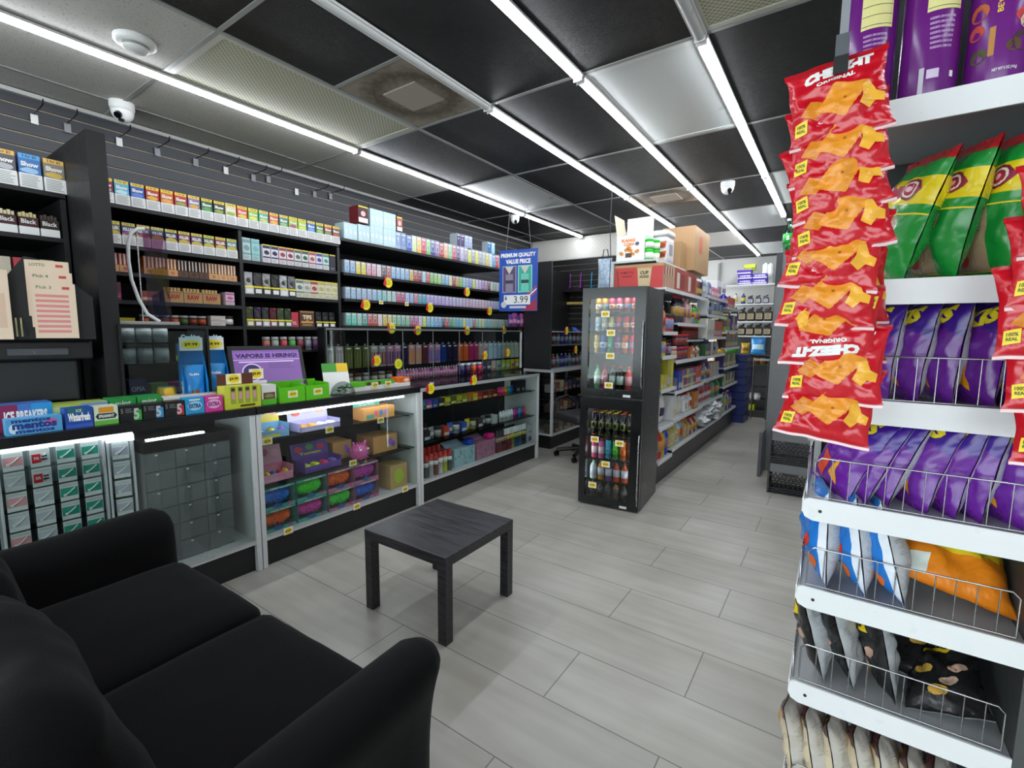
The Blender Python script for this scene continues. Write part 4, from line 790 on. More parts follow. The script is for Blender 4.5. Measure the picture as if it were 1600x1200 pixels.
# gooseneck pole display
t = thing('hanging_panel_stand', 'white curved pole stand with a clear coloured plastic panel', 'display stand', (-3.16, .98, 1.478-.005))
MB().box((-.10, -.11, 0), (.08, .17, .018), P('a8a8a4', .3)).build('base', t, bev=.004)
pts = [(.0, -.01+.05*math.sin(a*1.3), .018+.52*a/math.pi*1) for a in [q*math.pi/14 for q in range(15)]]
MB().tube([(0, .10, .02), (0, .045, .06), (0, .01, .14), (0, -.015, .24), (0, -.022, .34), (0, -.018, .43), (0, -.0, .49), (0, .03, .515), (0, .06, .52)], .009, WHT, 8).build('curved_tube', t)
MB().cyl((-.02, .03, .018), (-.02, .03, .5), .004, STEEL).build('post', t)
pn = MB(); pn.box((-.001, .05, .02), (.001, .16, .53), mat('dcd6e2', .06, kind='glass')); pn.face([(.002, .05, .5), (.002, .15, .5), (.002, .13, .38), (.002, .05, .42)], mat('d8a0c0', .1, kind='glass')); pn.face([(.002, .06, .3), (.002, .15, .33), (.002, .155, .14), (.002, .12, .22)], mat('d8d880', .1, kind='glass')); pn.face([(.002, .08, .03), (.002, .14, .05), (.002, .13, .2), (.002, .07, .16)], mat('8090d0', .1, kind='glass')); pn.build('clear_panel', t)
t = thing('counter_riser', 'black box riser on the back counter carrying the curved pole stand', 'riser', (-3.28, .85, 1.0)); MB().box((0, 0, .455), (.26, .42, .472), BLK).build('top_board', t)
MB().box((.24, .0, 0), (.26, .012, .455), BLK).build('leg_panel', t); MB().box((.0, .408, 0), (.26, .42, .455), BLK).build('leg_panel', t)
MB().box((.255, .03, .05), (.259, .40, .44), CLEAR).build('clear_cover', t)
# lottery slip holder + dark equipment at the left
t = thing('slip_holder', 'black gable shaped counter stand of printed number slips', 'slip holder', (-3.02, .585, 1.40), R(78))
b = MB(); b.face([(-.16, -.01, 0), (.17, -.01, 0), (.17, -.01, .2), (.0, -.01, .36), (-.05, -.01, .37), (-.16, -.01, .2)], BLK); b.box((-.16, -.009, 0), (.17, .12, .2), BLK); b.build('holder', t)
sl = P('e4cdb4', .6)
for k, (x, z, tx) in enumerate([(.035, .0, 'Pick 3'), (.028, .05, 'Pick 4'), (.02, .10, 'LOTTO')]):
    b = MB().box((x-.07, -.035+.006*k, z+.005), (x+.075, -.033+.006*k, z+.255), sl); yy = -.0356+.006*k
    b.text(tx, (x-.03, yy, z+.235), .05, .014, P('6a8a5a')); b.quad(x+.03, x+.055, z+.228, z+.24, yy, P('c84a3a'))
    if k == 0:
        for q in range(8): b.quad(x-.06, x+.05, z+.03+.023*q, z+.042+.023*q, yy, P('dd8a88'))
    b.build('number_slip', t)
MB().box((-.12, -.03, .01), (-.065, -.011, .07), CLEAR).build('pencil_cup', t)
for q in range(3): MB().cyl((-.11+.016*q, -.02, .012), (-.11+.016*q, -.022, .095), .003, P('d8c890')).build('pencil', t)
b = MB().box((-.07, 0, 0), (.075, .002, .30), sl); b.text('Mega', (0, -.001, .27), .06, .016, P('6a8a5a')); b.quad(-.06, .06, .05, .2, -.0005, P('d8b8a0')); put(b.me('number_slip'), 'number_slip', 'tan printed slip at the left picture edge beside the slip holder', 'slip', (-3.01, .40, 1.40), R(78))
t = thing('terminal', 'dark terminal printer with cables behind the counter at the left', 'terminal', (-3.07, .49, 1.001), R(80))
MB().box((-.28, .0, .30), (.26, .22, .39), BLK).build('upper_body', t, bev=.01); MB().box((-.03, -.012, .325), (.17, -.001, .355), P('4a4e52', .25)).build('front_plate', t)
MB().box((-.3, .03, .10), (.2, .2, .299), P('202224', .4)).build('screen_back', t, bev=.01); MB().box((-.22, -.06, 0), (.22, .12, .095), P('2a2c2e', .4)).build('printer', t, bev=.008)
b = MB().box((-.16, -.0625, .02), (.1, -.0605, .085), P('50555a', .3)); b.build('printer_front', t)
cb = MB(); rr = random.Random(2)
for q in range(7):
    x = rr.uniform(-.15, .15); pts = [(x+.06*math.sin(k*.9+q)+.02*k, -.08-.012*math.sin(k+q), .02+.06*abs(math.sin(k*.5+q*.4))) for k in range(8)]; cb.tube(pts, .004, BLK)
cb.build('cable', t)
# ---- showcase A contents: charger stands
def charger_card(c, red=False):
    key = ('cc', c, red)
    if key in MESH: return MESH[key]
    b = MB().box((-.033, -.002, 0), (.033, .002, .085), P('dfe4e2', .4)); b.quad(-.031, .031, .02, .062, -.0026, P(c)); b.quad(-.028, .028, .068, .078, -.0026, P('c8d0cc'))
    b.tube([(-.018, -.005, .028), (.0, -.006, .04), (.012, -.006, .052), (.02, -.005, .058)], .003, PAPER)
    b.box((-.022, -.008, .024), (-.012, -.003, .034), PAPER)
    if red: b.box((-.028, -.010, .02), (.0, -.003, .06), P('c8202c')); b.text('5ft', (-.014, -.0108, .042), .018, .014, PAPER); b.box((.004, -.009, .03), (.022, -.004, .036), INK); b.box((.004, -.009, .045), (.022, -.004, .051), INK)
    b.quad(-.03, -.02, .003, .011, -.003, PAPER); b.quad(.02, .03, .003, .011, -.003, PAPER)
    return MESH.setdefault(key, b.me('charger_pack'))
def rackstand(lab, y, ncol, nrow, cw, ch, zb, rz, cols, dep=.08, x=-2.98, topc='dfe2ea', who=''):
    t = thing('charger_stand', lab, 'display stand', (x, y, zb), rz); w = cw*ncol; h = ch*nrow
    MB().box((-w/2-.012, -.035, h), (w/2+.012, dep+.05, h+.03), em('e4ecf6', 1.3)).build('added_glow_header', t)  # header overhangs and has an added glow to light the cards and case
    for sx in (-1, 1): MB().box((sx*(w/2+.006)-.005, 0, 0), (sx*(w/2+.006)+.005, dep, h), P('d8dadc', .25)).build('side_panel', t)
    MB().box((-w/2, dep-.004, 0), (w/2, dep, h), P('8a9090', .3)).build('back_panel', t); MB().box((-w/2, 0, -.004), (w/2, dep, -.0005), P('b8bcbc')).build('bottom_panel', t)
    for r_ in range(1, nrow): MB().box((-w/2+.001, 0, r_*ch-.002), (w/2-.001, dep-.005, r_*ch), CLEAR).build('tray', t)
    for c_ in range(1, ncol): MB().box((-w/2+c_*cw-.001, .003, 0), (-w/2+c_*cw+.001, dep-.005, h), CLEAR).build('partition', t)
    n = 0
    for r_ in range(nrow):
        for c_ in range(ncol):
            cc = cols(r_, c_)
            if not cc: continue
            p = Matrix.Translation((x, y, zb)) @ Matrix.Rotation(rz, 4, 'Z') @ Vector((-w/2+(c_+.5)*cw, .014, r_*ch+.001))
            nm = f'{ordw(nrow-1-r_)} row from the top, {ordw(c_)} column of the {who}' if ncol > 1 else f'{ordw(nrow-1-r_)} from the top in the {who}'
            put(charger_card(*cc), 'charger_pack', f'{"red" if cc[1] else cname(cc[0])} charger pack, {nm}', 'charger pack', p, rz, 'packaged chargers')
rackstand('white and clear display stand full of packaged chargers', .56, 4, 6, .088, .093, .35, W90, lambda r_, c_: (('e0a0a4' if r_ % 2 else 'c8ccd0', False) if c_ == 0 else ('d8dcdc', True) if c_ == 1 and r_ > 3 else ('c0c6cc', False) if c_ == 1 else ('2a9a82', False)), who='wide charger stand')
rackstand('narrow clear tower of packaged cables beside the wide charger stand', .80, 1, 5, .085, .098, .40, R(78), lambda r_, c_: ('b8bcc8', False), dep=.10, x=-2.95, who='narrow tower')
t = thing('plinth_box', 'plain low box below the charger stands', 'box', (-2.90, .36, .1855)); MB().box((-.20, 0, 0), (-.0, .50, .155), P('2a3040')).build('box', t)
t = thing('plinth_box', 'plain grey block below the narrow cable tower', 'box', (-2.90, .865, .1855)); 
for o_ in [t]: MB().box((-.16, -.0, 0), (-.0, .06, .205), P('3a3c3e')).build('box', t); t.location.y = .765+.10
t.location = (-2.905, .765, .1855); 
t = thing('drawer_cabinet', 'clear empty drawer cabinet with black lit top', 'display cabinet', (-2.90, .875, .19), W90)
DG = mat('c8ccce', .16, kind='frost')
MB().box((-.0, .0, .62), (.42, .24, .68), BLK).build('top_cover', t); MB().box((.03, .02, .6805), (.30, .05, .686), em('eef4ff', 9)).build('lamp', t)
MB().box((0, .235, 0), (.42, .24, .62), P('8e9092', .3)).build('back_panel', t); MB().box((0, 0, -.002), (.42, .234, .0), P('7a7c7e')).build('bottom_panel', t)
for x in (0, .14, .28, .417): MB().box((x, .0, 0.001), (x+.003, .234, .62), DG).build('partition', t)
for r_ in range(6):
    for c_ in range(3):
        d_ = MB().box((.005+.14*c_, -.002, .004+.103*r_), (.138+.14*c_, .001, .101+.103*r_), DG).build('drawer_front', t)
        MB().box((.05+.14*c_, -.0045, .085+.103*r_), (.062+.14*c_, -.0025, .092+.103*r_), PAPER).build('number_label', d_)
# ---- showcase B contents: toys
def toybox(c, fur, w=.215, h=.14, d=.16):
    key = ('tb', c, fur)
    if key in MESH: return MESH[key]
    b = MB(); C0 = P(c, .35); C = mat(c, .45, kind='frost'); b.box((-w/2, .004, 0), (w/2, d, .004), C0).box((-w/2, .004, h-.004), (w/2, d, h), C).box((-w/2, d-.004, .004), (w/2, d, h-.004), C).box((-w/2, .004, .004), (-w/2+.004, d-.004, h-.004), C).box((w/2-.004, .004, .004), (w/2, d-.004, h-.004), C)
    C = C0; b.quad(-w/2, w/2, 0, h*.16, .0035, C); b.quad(-w/2, w/2, h*.9, h, .0035, C); b.text('FIBRE SQUISH', (.01, .0028, h*.94), w*.6, h*.09, PAPER); b.blob(-.01, h*.14, w*.16, h*.1, .003, P('2a5a9a'), 10, .1); b.blob(w*.32, h*.12, w*.08, h*.07, .0028, P('c04a7a'), 9)
    F = mat(fur, .6, kind='fur', scale=60); f = MB(); rr = random.Random(hs(fur) % 50)
    f.rbox((0, .072, h*.54), (w*.9, .11, h*.72), .05, F, 12, wr=.006)
    for k in range(240):
        x = rr.uniform(-1, 1); z = rr.uniform(-1, 1)
        if x*x+z*z > 1: continue
        a = Vector((x*w*.37, .072-.054*math.sqrt(max(0, 1-x*x*.8-z*z*.8)), h*.54+z*h*.30)); e = a+Vector((rr.uniform(-.016, .016), -.008, rr.uniform(-.018, .010))); f.cyl(a, e, .0055, F, .002, 6, False)
    b.add(f); return MESH.setdefault(key, b.me('toy_box'))
BX = [(1.545, 'teal'), (1.775, 'teal'), (2.005, 'pink'), (2.225, 'pink')]
FU = [('3a7ad8', 'f2691c'), ('3ad82c', 'd83aa8'), ('f2691c', '3ad83c'), ('c83ab0', '3a6ad8')]
fn = {'3a7ad8': 'blue', 'f2691c': 'orange', '3ad82c': 'green', 'd83aa8': 'magenta', '3ad83c': 'green', 'c83ab0': 'magenta', '3a6ad8': 'blue'}
for k, (y, _) in enumerate(BX):
    for r_ in range(2): put(toybox('4aa49a' if k < 2 else 'b87a9a', FU[k][r_]), 'toy_box', f'{["upper", "lower"][r_]} boxed {fn[FU[k][r_]]} furry toy, {ordw(k)} stack from the left in the lit showcase', 'boxed toy', (-2.845, y, .1862+.142*(1-r_)), W90, 'boxed furry toys')
    MBc = None
def openbox(lab, y, z, w, h, d, c, lid, items, x=-2.85, lidtxt='', lean=18, ic=None, rz=W90):
    t = thing('toy_display', lab, 'toy display', (x, y, z+.001), rz); C = P(c, .35)
    b = MB().box((-w/2, 0, 0), (w/2, .003, h*.6), C).box((-w/2, 0, 0), (-w/2+.003, d, h), C).box((w/2-.003, 0, 0), (w/2, d, h), C).box((-w/2, d-.003, 0), (w/2, d, h), C).box((-w/2, 0, 0), (w/2, d, .003), C)
    b.quad(-w*.45, w*.2, h*.1, h*.3, -.0006, P(lid)); b.build('carton', t)
    l = MB().box((-w/2, 0, 0), (w/2, .003, h*1.3), P(lid, .35))
    for k in range(3): l.blob(-w*.3+w*.3*k, h*(.75+.1*(k % 2)), w*.11, h*.28, -.0006, P(['c84a5a', '5aa85a', 'd8707a'][k] if not ic else ic[k % len(ic)]), 12)
    if lidtxt: l.text(lidtxt, (0, -.001, h*.3), w*.6, h*.25, P('e8d040'), bold=.04)
    l.xf(Matrix.Translation((0, d-.002, h)) @ Matrix.Rotation(R(-lean), 4, 'X')); l.build('lid', t)
    for k, cc in enumerate(items):
        xx = -w*.36+w*.72*k/max(1, len(items)-1); o = MB().rbox((0, 0, 0), (w*.72/len(items)*.92, d*.5, h*.62), h*.25, P(cc, .4), 6); o.cyl((0, 0, h*.28), (0, 0, h*.42), h*.06, P('5aa84a'), h*.02, 6)
        tgt = put(o.me('squish_toy'), 'squish_toy', f'{cname(cc)} squeeze toy, {ordw(k)} from the left in the {lab.split(" of ")[0]}', 'toy', Matrix.Translation((x, y, z)) @ Matrix.Rotation(rz, 4, 'Z') @ Vector((xx, d*.35, h*.36+.004)), rz, 'squeeze toys')
openbox('blue and yellow display carton of squeeze toys', 1.535, .78, .2, .085, .12, '7ab0d8', 'e0c840', ['e8a8b8', 'e8d83a', '8a4ac0'], ic=['e8a8c0', '7a9ac0'], lean=8)
openbox('lilac display carton of small toys', 1.86, .78, .30, .06, .15, 'b8b0dc', 'c8c4e8', ['e8982a', 'f0a83a', 'e8e4f0', 'e0dcee'], ic=['d86a5a', 'c8b8e0', 'e8b890'], lean=10)
b = MB().box((-.15, 0, 0), (.15, .12, .09), P('d89a5c')); b.quad(-.12, -.05, .01, .04, -.0006, P('4aa090'))
for k, c in enumerate(['e06a7a', '4a8ac0', '9a7ac8', 'c8a83a']): b.blob(-.03+.05*k, .045, .018, .024, -.0008, P(c), 10)
b.box((-.15, .115, .09), (.1, .12, .115), P('5aa898')).text('PUSH TOYS', (-.02, .114, .102), .14, .014, PAPER); put(b.me('toy_display'), 'toy_display', 'orange cardboard toy display at the right of the top toy shelf', 'toy display', (-2.87, 2.37, .781), W90)
openbox('pink display carton of yellow fruit toys', 1.54, .50, .22, .09, .13, 'd88aa8', 'd8a0b4', ['d83a6a', 'e8d82a', '3a6ac8', 'e83a5a', 'e8d02a'], ic=['e8b0c0', 'c86a8a'], lean=14)
openbox('purple display carton of strawberry toys', 1.87, .50, .28, .075, .15, '6a4aa0', '5a3a98', ['d8e82a', 'd8e82a', 'e82a6a', '8a6ac8'], ic=['d8405a', '5aa85a', 'c83a50'], lidtxt='Tomato', lean=18)
for k, (y, w) in enumerate([(2.12, .16), (2.45, .24)]):
    b = MB().box((-w/2, 0, 0), (w/2, .2, .13), P('c8935a')); b.quad(w*.05, w*.45, .02, .11, -.0006, P('b89a80')); b.blob(w*.2, .075, w*.1, .03, -.001, P('a868b8'), 10, .1); b.blob(w*.32, .05, w*.08, .025, -.0012, P('7a5ac0'), 10, .1)
    put(b.me('toy_carton'), 'toy_carton', ['small brown toy carton behind the pink spiky ball', 'large brown toy carton at the right end of the middle toy shelf'][k], 'carton', (-2.99+.09*k, y, .501), W90)
b = MB().box((-.09, 0, 0), (.09, .17, .19), P('c8a468')); b.blob(.0, .1, .05, .06, -.0008, P('b8d040'), 12, .12); b.quad(-.05, .06, .02, .035, -.0006, P('c8b040')); put(b.me('toy_carton'), 'toy_carton', 'tan toy carton with a lime picture at the right of the bottom toy shelf', 'carton', (-2.87, 2.555, .1862), W90)
t = thing('spiky_ball', 'pink rubber spiky ball toy with face sitting on the boxed toys', 'toy', (-2.90, 2.20, .545))
F = P('e86ab0', .4); b = MB(); NS = 120
b.lathe([(.06*math.sin(a), -.06*math.cos(a), F) for a in [q*math.pi/12 for q in range(13)]], 20)
for k in range(NS):
    ph = math.acos(1-2*(k+.5)/NS); th = k*2.39996; d = Vector((math.sin(ph)*math.cos(th), math.sin(ph)*math.sin(th), math.cos(ph))); b.cyl(d*.056, d*.078, .004, F, .0015, 5, False)
b.build('ball', t)
for k, (dy, dz) in enumerate([(-.03, .03), (.035, .03)]):
    e = MB().rbox((0, 0, 0), (.02, .02, .02), .0095, PAPER, 5); e.build('eye', t, (.055, dy, dz)); 
for k, dy in enumerate((-.035, 0, .035)): MB().cyl((.02, dy, -.05), (.025, dy, -.083), .009, P(['e8d04a', '7a5ac8', 'e8d04a'][k]), .012, 10).build('foot', t)
for k, dy in enumerate((-.04, .045)): MB().cyl((.0, dy, .05), (.0, dy*1.3, .085), .012, F, .008, 8).build('ear', t)
for y, z, tx, lab in ((2.35, .775, '$7.99', 'right price tag on the top toy shelf'), (1.91, .775, '$6.99', 'middle price tag on the top toy shelf'), (1.48, .775, '$6.99', 'left price tag on the top toy shelf'), (2.09, .50, '$5.99', 'price tag beside the pink spiky ball'), ):
    tagat(-2.83, y, z, tx, lab, w=.062)
for y, tx, lab in ((1.566, '$19.99', 'left price tag on the lower rail of the toy showcase'), (2.086, '$14.99', 'middle price tag on the lower rail of the toy showcase'), (2.55, '$12.99', 'right price tag on the lower rail of the toy showcase')): tagat(FX+.0062, y, .185, tx, lab, w=.06)
# ---- showcase C contents
def spray(c, cap, r=.024, h=.2, c2='e8e8e8'):
    key = ('sp', c, cap, r, h, c2)
    if key in MESH: return MESH[key]
    b = MB(); M = P(c, .25); b.lathe([(0, 0, SILV), (r, 0, SILV), (r, h*.03, M), (r, h*.5, M), (r*1.002, h*.5, P(c2)), (r*1.002, h*.68, P(c2)), (r, h*.68, M), (r*.95, h*.72, M), (r*.9, h*.74, P(cap)), (r*.9, h*.95, P(cap)), (r*.8, h, P(cap)), (0, h, P(cap))], 14); return MESH.setdefault(key, b.me('spray_can'))
for i, (c, cap) in enumerate([('8a9098', '2a4ab8'), ('5a5c60', 'c83a30'), ('c8c8c8', 'd84038'), ('8a3a2a', 'c83a30'), ('e0e0e0', 'c83028'), ('c8d020', 'd83030'), ('5a5a5a', 'b83030')]):
    put(spray(c, cap), 'spray_can', f'{cname(c)} spray can, {ordw(i)} from the left in the front row of the spray showcase', 'spray can', (-2.86, 2.79+.06*i, .1863), W90, 'spray cans')
for i in range(6): put(spray('6a6c70', 'c83028', .024, .24), 'spray_can', f'red capped can, {ordw(i)} from the left in the rear row of the spray showcase', 'spray can', (-2.95, 2.80+.06*i, .1863), W90, 'spray cans')
for i, (y, c, lidc) in enumerate([(3.37, 'a3c8d0', 'b8c8d8'), (3.70, 'b87a98', 'c890b0')]):
    t = thing('open_carton', ['pale blue patterned', 'pink patterned'][i]+' open carton in the spray showcase', 'carton', (-2.86, y, .1863), W90); w, h, d = .3, .17, .2
    b = MB().box((-w/2, 0, 0), (w/2, d, h), P(c)); rr = random.Random(i)
    for k in range(26): b.blob(rr.uniform(-w*.45, w*.45), rr.uniform(.015, h-.015), .008, .011, -.0006, P(['7a9aa8', '8ab090', '5a7a90'][k % 3] if i == 0 else ['a06080', 'd8a0b8', '8a4a6a'][k % 3]), 6, .3, k)
    b.build('carton', t); MB().box((-w/2, .02, 0), (w/2-.06, .024, .13), P(lidc)).xf(Matrix.Translation((0, d*.3, h)) @ Matrix.Rotation(R(-62), 4, 'X')).build('flap', t)
    t2 = thing('rubber_toy', ['blue', 'hot pink'][i]+' glossy wrapped roll lying on the '+['pale blue', 'pink']   [i]+' carton', 'wrapped roll', (-2.91, y+.11, .1863+h+.001)); MB().rbox((0, 0, .03), (.09, .10, .06), .025, P(['1f4ac0', 'e8288a'][i], .25), 8, wr=.01).build('roll', t2)
for i in range(12):
    c = ['7a2a30', '8a3a34', '7a2028', '6a1c24', '8a2430', '902a30', 'a8a030', '2a5a80', '2a4a78', '3a6a88', '24304a', '20284a'][i]
    put(spray(c, 'e8e8e8' if i > 2 else '3a3a3c', .021, .235, 'c8c440' if i > 3 else 'b0a090'), 'torch_fluid_can', f'{cname(c)} fluid can, {ordw(i)} from the left in the row of white capped cans', 'can', (-2.87, 3.895+.0475*i, .1863), W90, 'white capped fluid cans')
for i in range(8): put(spray(['6a1c20', '3a2420'][i % 2], '2a2a2c', .021, .235), 'torch_fluid_can', f'dark capped can, {ordw(i)} from the left behind the white capped cans', 'can', (-2.95, 3.92+.055*i, .1863), W90, 'dark capped cans')
put(plain_box('c8c8cc', '5a4a8a', .06, .2, .05, 'GG', '303040'), 'box', 'white and violet packet at the right end of the bottom spray shelf', 'packet', (-2.87, 4.50, .1863), W90)
rr = random.Random(11); MIDC = ['3a3c40', '2a2c30', '8a8c90', '5a6a5a', 'b84a30', '2a5ac0', 'd8d8d8', '3a5aa8', 'c8b820', 'd8c020', '4a4040', '6a6c70', '2c2c2e', 'c8c8c8']
for i, c in enumerate(MIDC): put([jar(c, '303234', .035, .10, 'a8a8a8'), plain_box(c, 'c0c0c0', .07, .09, .08), flex(c, 'c8c8c8', .075, .11, .03, '', i)][i % 3], 'smoking_accessory', f'{cname(c)} packed accessory, {ordw(i)} from the left on the middle spray shelf', 'accessory', (-2.93, 2.82+.083*i, .501), W90, 'accessories on the middle spray shelf')
for i, c in enumerate(['e0e4e8', 'd8e0e4', 'e4e8e8', 'dce0e8', 'e0e4e0', 'c03a90', '8a3aa0', '2a9ac0', '2a5a98', 'e83a50']): put(bottle(c, '2a2a30' if i > 4 else 'f0f0f0', 'c8d0d4' if i < 5 else c, .02, .115, .15), 'lotion_tube', f'{cname(c)} small tube, {ordw(i)} from the left at the right end of the middle spray shelf', 'tube', (-2.90, 4.0+.05*i, .501), W90, 'small tubes')
TC = ['2a9a8a', '8a4ab0', '2a4a9a', '3a3c40', 'c8c020', '4a5a28', 'b8b028', '8a9a28', 'c87020', 'd8b020', 'b83030', '7a2a20', '8a3a28', '8a2420']
for i, c in enumerate(TC): put(plain_box(c, 'c8c040' if i % 2 else '404040', .07, .07, .08), 'lighter_box', f'{cname(c)} lighter tray, {ordw(i)} from the left on the top spray shelf', 'lighter tray', (-2.90, 2.82+.079*i, .791), W90, 'lighter trays')
for i, c in enumerate(['e83a7a', 'e8408a', 'e84a90', 'f0702a', 'f08a2a', '3ab05a', '2aa0a8', '2a60c0', '2a3a80']): put(bottle(c, 'a8a8a8', c, .014, .085, .1), 'lighter', f'{cname(c)} lighter, {ordw(i)} from the left at the right of the top spray shelf', 'lighter', (-2.88, 3.935+.031*i, .791), W90, 'row of bright lighters')
for i in range(2): put(plain_box('26262a', '3a3a40', .085, .13, .08), 'black_packet', ['left', 'right'][i]+' black packet at the right end of the top spray shelf', 'packet', (-2.90, 4.28+.1*i, .791), W90, 'black packets')
for i, c in enumerate(['8ab02a', '3a9ac8', '3a9ac8', 'd85a3a', '5a8a3a', '8a4a28']): put(spray(c, '3a3a3c', .018, .12), 'spray_can', f'{cname(c)} slim can, {ordw(i)} from the left at the rear of the middle spray shelf', 'spray can', (-3.03, 2.79+.045*i, .501), W90, 'slim cans')
for y, z, k, lab in ((2.84, .975, 2, 'yellow starburst price card at the left corner of the spray showcase top rail'), (3.409, 1.0, 0, 'yellow and red starburst price card on the middle of the spray showcase top rail')): put(star_me(k), 'price_star', lab, 'price card', (FX+.018, y, z), W90, 'starburst price cards')
# ================================================================= glass door fridges
t = thing('glass_showcase', 'white framed glass showcase beyond the gap, beside the office chair', 'display counter', (-3.29, 5.03, 0))
for a in [1]:
    L_, D = 1.15, .43
    MB().box((0, 0, 0), (D-.02, L_, .16), BLK).build('base_panel', t); MB().box((0, 0, .161), (D, L_, .18), FRM).build('deck', t)
    for x in (0, D-.028): 
        for y in (0, L_-.028): MB().box((x, y, .181), (x+.028, y+.028, .955), FRM).build('corner_post', t)
    MB().box((0, 0, .956), (D, L_, .99), P('a8aaab', .3)).build('top_frame', t); MB().box((D-.008, .03, .182), (D-.004, L_-.03, .95), GLASS).build('glass_front', t); MB().box((.03, .004, .182), (D-.03, .008, .95), GLASS).build('glass_end', t)
    for z in (.45, .7): MB().box((.03, .03, z-.006), (D-.03, L_-.03, z), DGLASS).build('glass_shelf', t)
rr = random.Random(21); CC = ['8a4a40', '6a6058', '3a3c50', 'c8b89a', '4a3a30', '2a3a6a', 'a05a48', '888480', 'c8a03a', '5a4a70']
for z, nm in ((.1815, 'bottom'), (.451, 'middle'), (.701, 'top')):
    for i in range(9): put(plain_box(CC[(i*3+int(z*10)) % 10], CC[(i+5) % 10], .09, .10+.02*(i % 3), .1), 'small_carton', f'{cname(CC[(i*3+int(z*10)) % 10])} small carton, {ordw(i)} from the left on the {nm} shelf of the far showcase', 'box', (-2.95, 5.12+.115*i, z), W90, 'cartons in the far showcase')
t = thing('upper_case', 'tall black sided glass display standing on the far showcase', 'display case', (-3.29, 5.03, .992))
MB().box((0, 0, 0), (.39, .03, 1.31), P('1a1a1c', .35)).build('side_panel', t); MB().box((0, .03, 0), (.02, 1.14, 1.31), BLK).build('back_panel', t)
for z in (.0, .29, .46): MB().box((.02, .031, z), (.37, 1.14, z+.012), P('9a9c9e', .3)).build('shelf', t)
MB().box((.372, .031, .013), (.376, 1.14, .46), CLEAR).build('glass_front', t)
for z, nm in ((1.006, 'lower'), (1.296, 'middle')):
    for i in range(9): put(bottle(['4a3aa8', '5a48b8', '8a8c98', '5a5c66', 'b84a3a', '8a8890'][(i+int(z*3)) % 6], 'c0c0c8', 'a8a8b8', .028, .17, .3), 'glass_pipe', f'{cname(["4a3aa8", "5a48b8", "8a8c98", "5a5c66", "b84a3a", "8a8890"][(i+int(z*3)) % 6])} glass piece, {ordw(i)} from the left on the {nm} tall black display shelf', 'glass piece', (-2.98, 5.13+.11*i, z), W90, 'glass pieces in the tall black display')
put(star_me(2), 'price_star', 'yellow starburst price card on the upper glass of the tall black display', 'price card', (-2.905, 5.45, 1.47), W90, 'starburst price cards'); put(star_me(2), 'price_star', 'yellow starburst price card low on the glass near the fridge', 'price card', (-2.905, 5.72, 1.22), W90, 'starburst price cards')
for i, c in enumerate(['d8d8d8', '6a2a80', '7a2a90', '2a8ab0']):
    t = thing('coloured_hook_toy', f'{cname(c)} bent glass pipe hanging on the far slat wall, {ordw(i)} from the left', 'pipe', (-3.45+.17*i, 6.235, 2.20)); MB().tube([(0, 0, .10), (0, -.01, -.06), (.01, -.03, -.12), (.06, -.04, -.09)], .010, P(c, .2)).build('tube', t); MB().cyl((0, -.01, -.12), (.0, -.01, -.10), .02, P(c, .2)).build('bowl', t)
t = thing('hanging_rail', 'black shelf rail on the far slat wall', 'shelf', (-3.6, 6.0, 2.02)); MB().box((0, 0, 0), (.95, .24, .02), BLK).build('board', t)
t = thing('rolled_paper', 'orange ended yellow roll on the far slat wall', 'roll', (-3.5, 6.14, 1.87)); MB().cyl((.09, 0, 0), (.6, 0, -.01), .022, P('c8b060')).build('roll', t); MB().cyl((0, -.01, .02), (.085, -.01, .01), .06, P('c84028')).build('end_ball', t)
t = thing('blue_tube', 'blue folded umbrella hanging at an angle on the far slat wall', 'umbrella', (-3.05, 6.12, 1.40)); MB().cyl((-.10, 0, .10), (.14, 0, -.06), .035, P('3a5ac0', .3), .03).build('canopy', t); MB().cyl((-.13, 0, .12), (-.1, 0, .1), .02, P('24346a')).build('tip', t)
t = thing('patterned_bag', 'pale blue patterned bag hanging beside the white lattice', 'bag', (-2.62, 5.95, 2.02)); 
bg, ps = pillow(.20, .42, .08, lambda s_, u, v: P('9fc0dc' if noise.noise(Vector((u*6, v*10, 1))) > 0 else 'c8d4e0', .5), 10, 16, 5); bg.build('bag', t); MB().tube([(-.04, 0, .40), (-.02, 0, .52), (.03, 0, .52), (.05, 0, .40)], .006, BLK).build('strap', t)
# lattice
lt = MB(); LW = P('e2e0d8', .5); x0, x1, z0, z1 = -3.93, -2.25, 2.51, 2.80
def clipseg(a, b):
    (ax, az), (bx, bz) = a, b; t0, t1 = 0, 1
    for p, q in ((-(bx-ax), ax-x0), (bx-ax, x1-ax), (-(bz-az), az-z0), (bz-az, z1-az)):
        if abs(p) < 1e-9:
            if q < 0: return None
        else:
            r = q/p
            if p < 0: t0 = max(t0, r)
            else: t1 = min(t1, r)
    return None if t0 >= t1 else ((ax+t0*(bx-ax), az+t0*(bz-az)), (ax+t1*(bx-ax), az+t1*(bz-az)))
for k, sg in ((0, 1), (1, -1)):
    q = -40
    while q < 60:
        a = (x0+q*.058, z0 if sg > 0 else z1); sgm = clipseg(a, (a[0]+1, a[1]+sg)); q += 1
        if not sgm: continue
        (ax, az), (bx, bz) = sgm; nx, nz = -sg*.0125, .0125; y = -.004*k
        V = [(ax-nx, y, az-nz), (bx-nx, y, bz-nz), (bx+nx, y, bz+nz), (ax+nx, y, az+nz)]; lt.mesh(V+[(p[0], p[1]-.004, p[2]) for p in V], [(3, 2, 1, 0), (4, 5, 6, 7), (0, 1, 5, 4), (1, 2, 6, 5), (2, 3, 7, 6), (3, 0, 4, 7)], LW)
tag(lt.build('lattice_panel', loc=(0, 6.24, 0)), 'white diagonal lattice panel above the far slat wall', 'lattice')
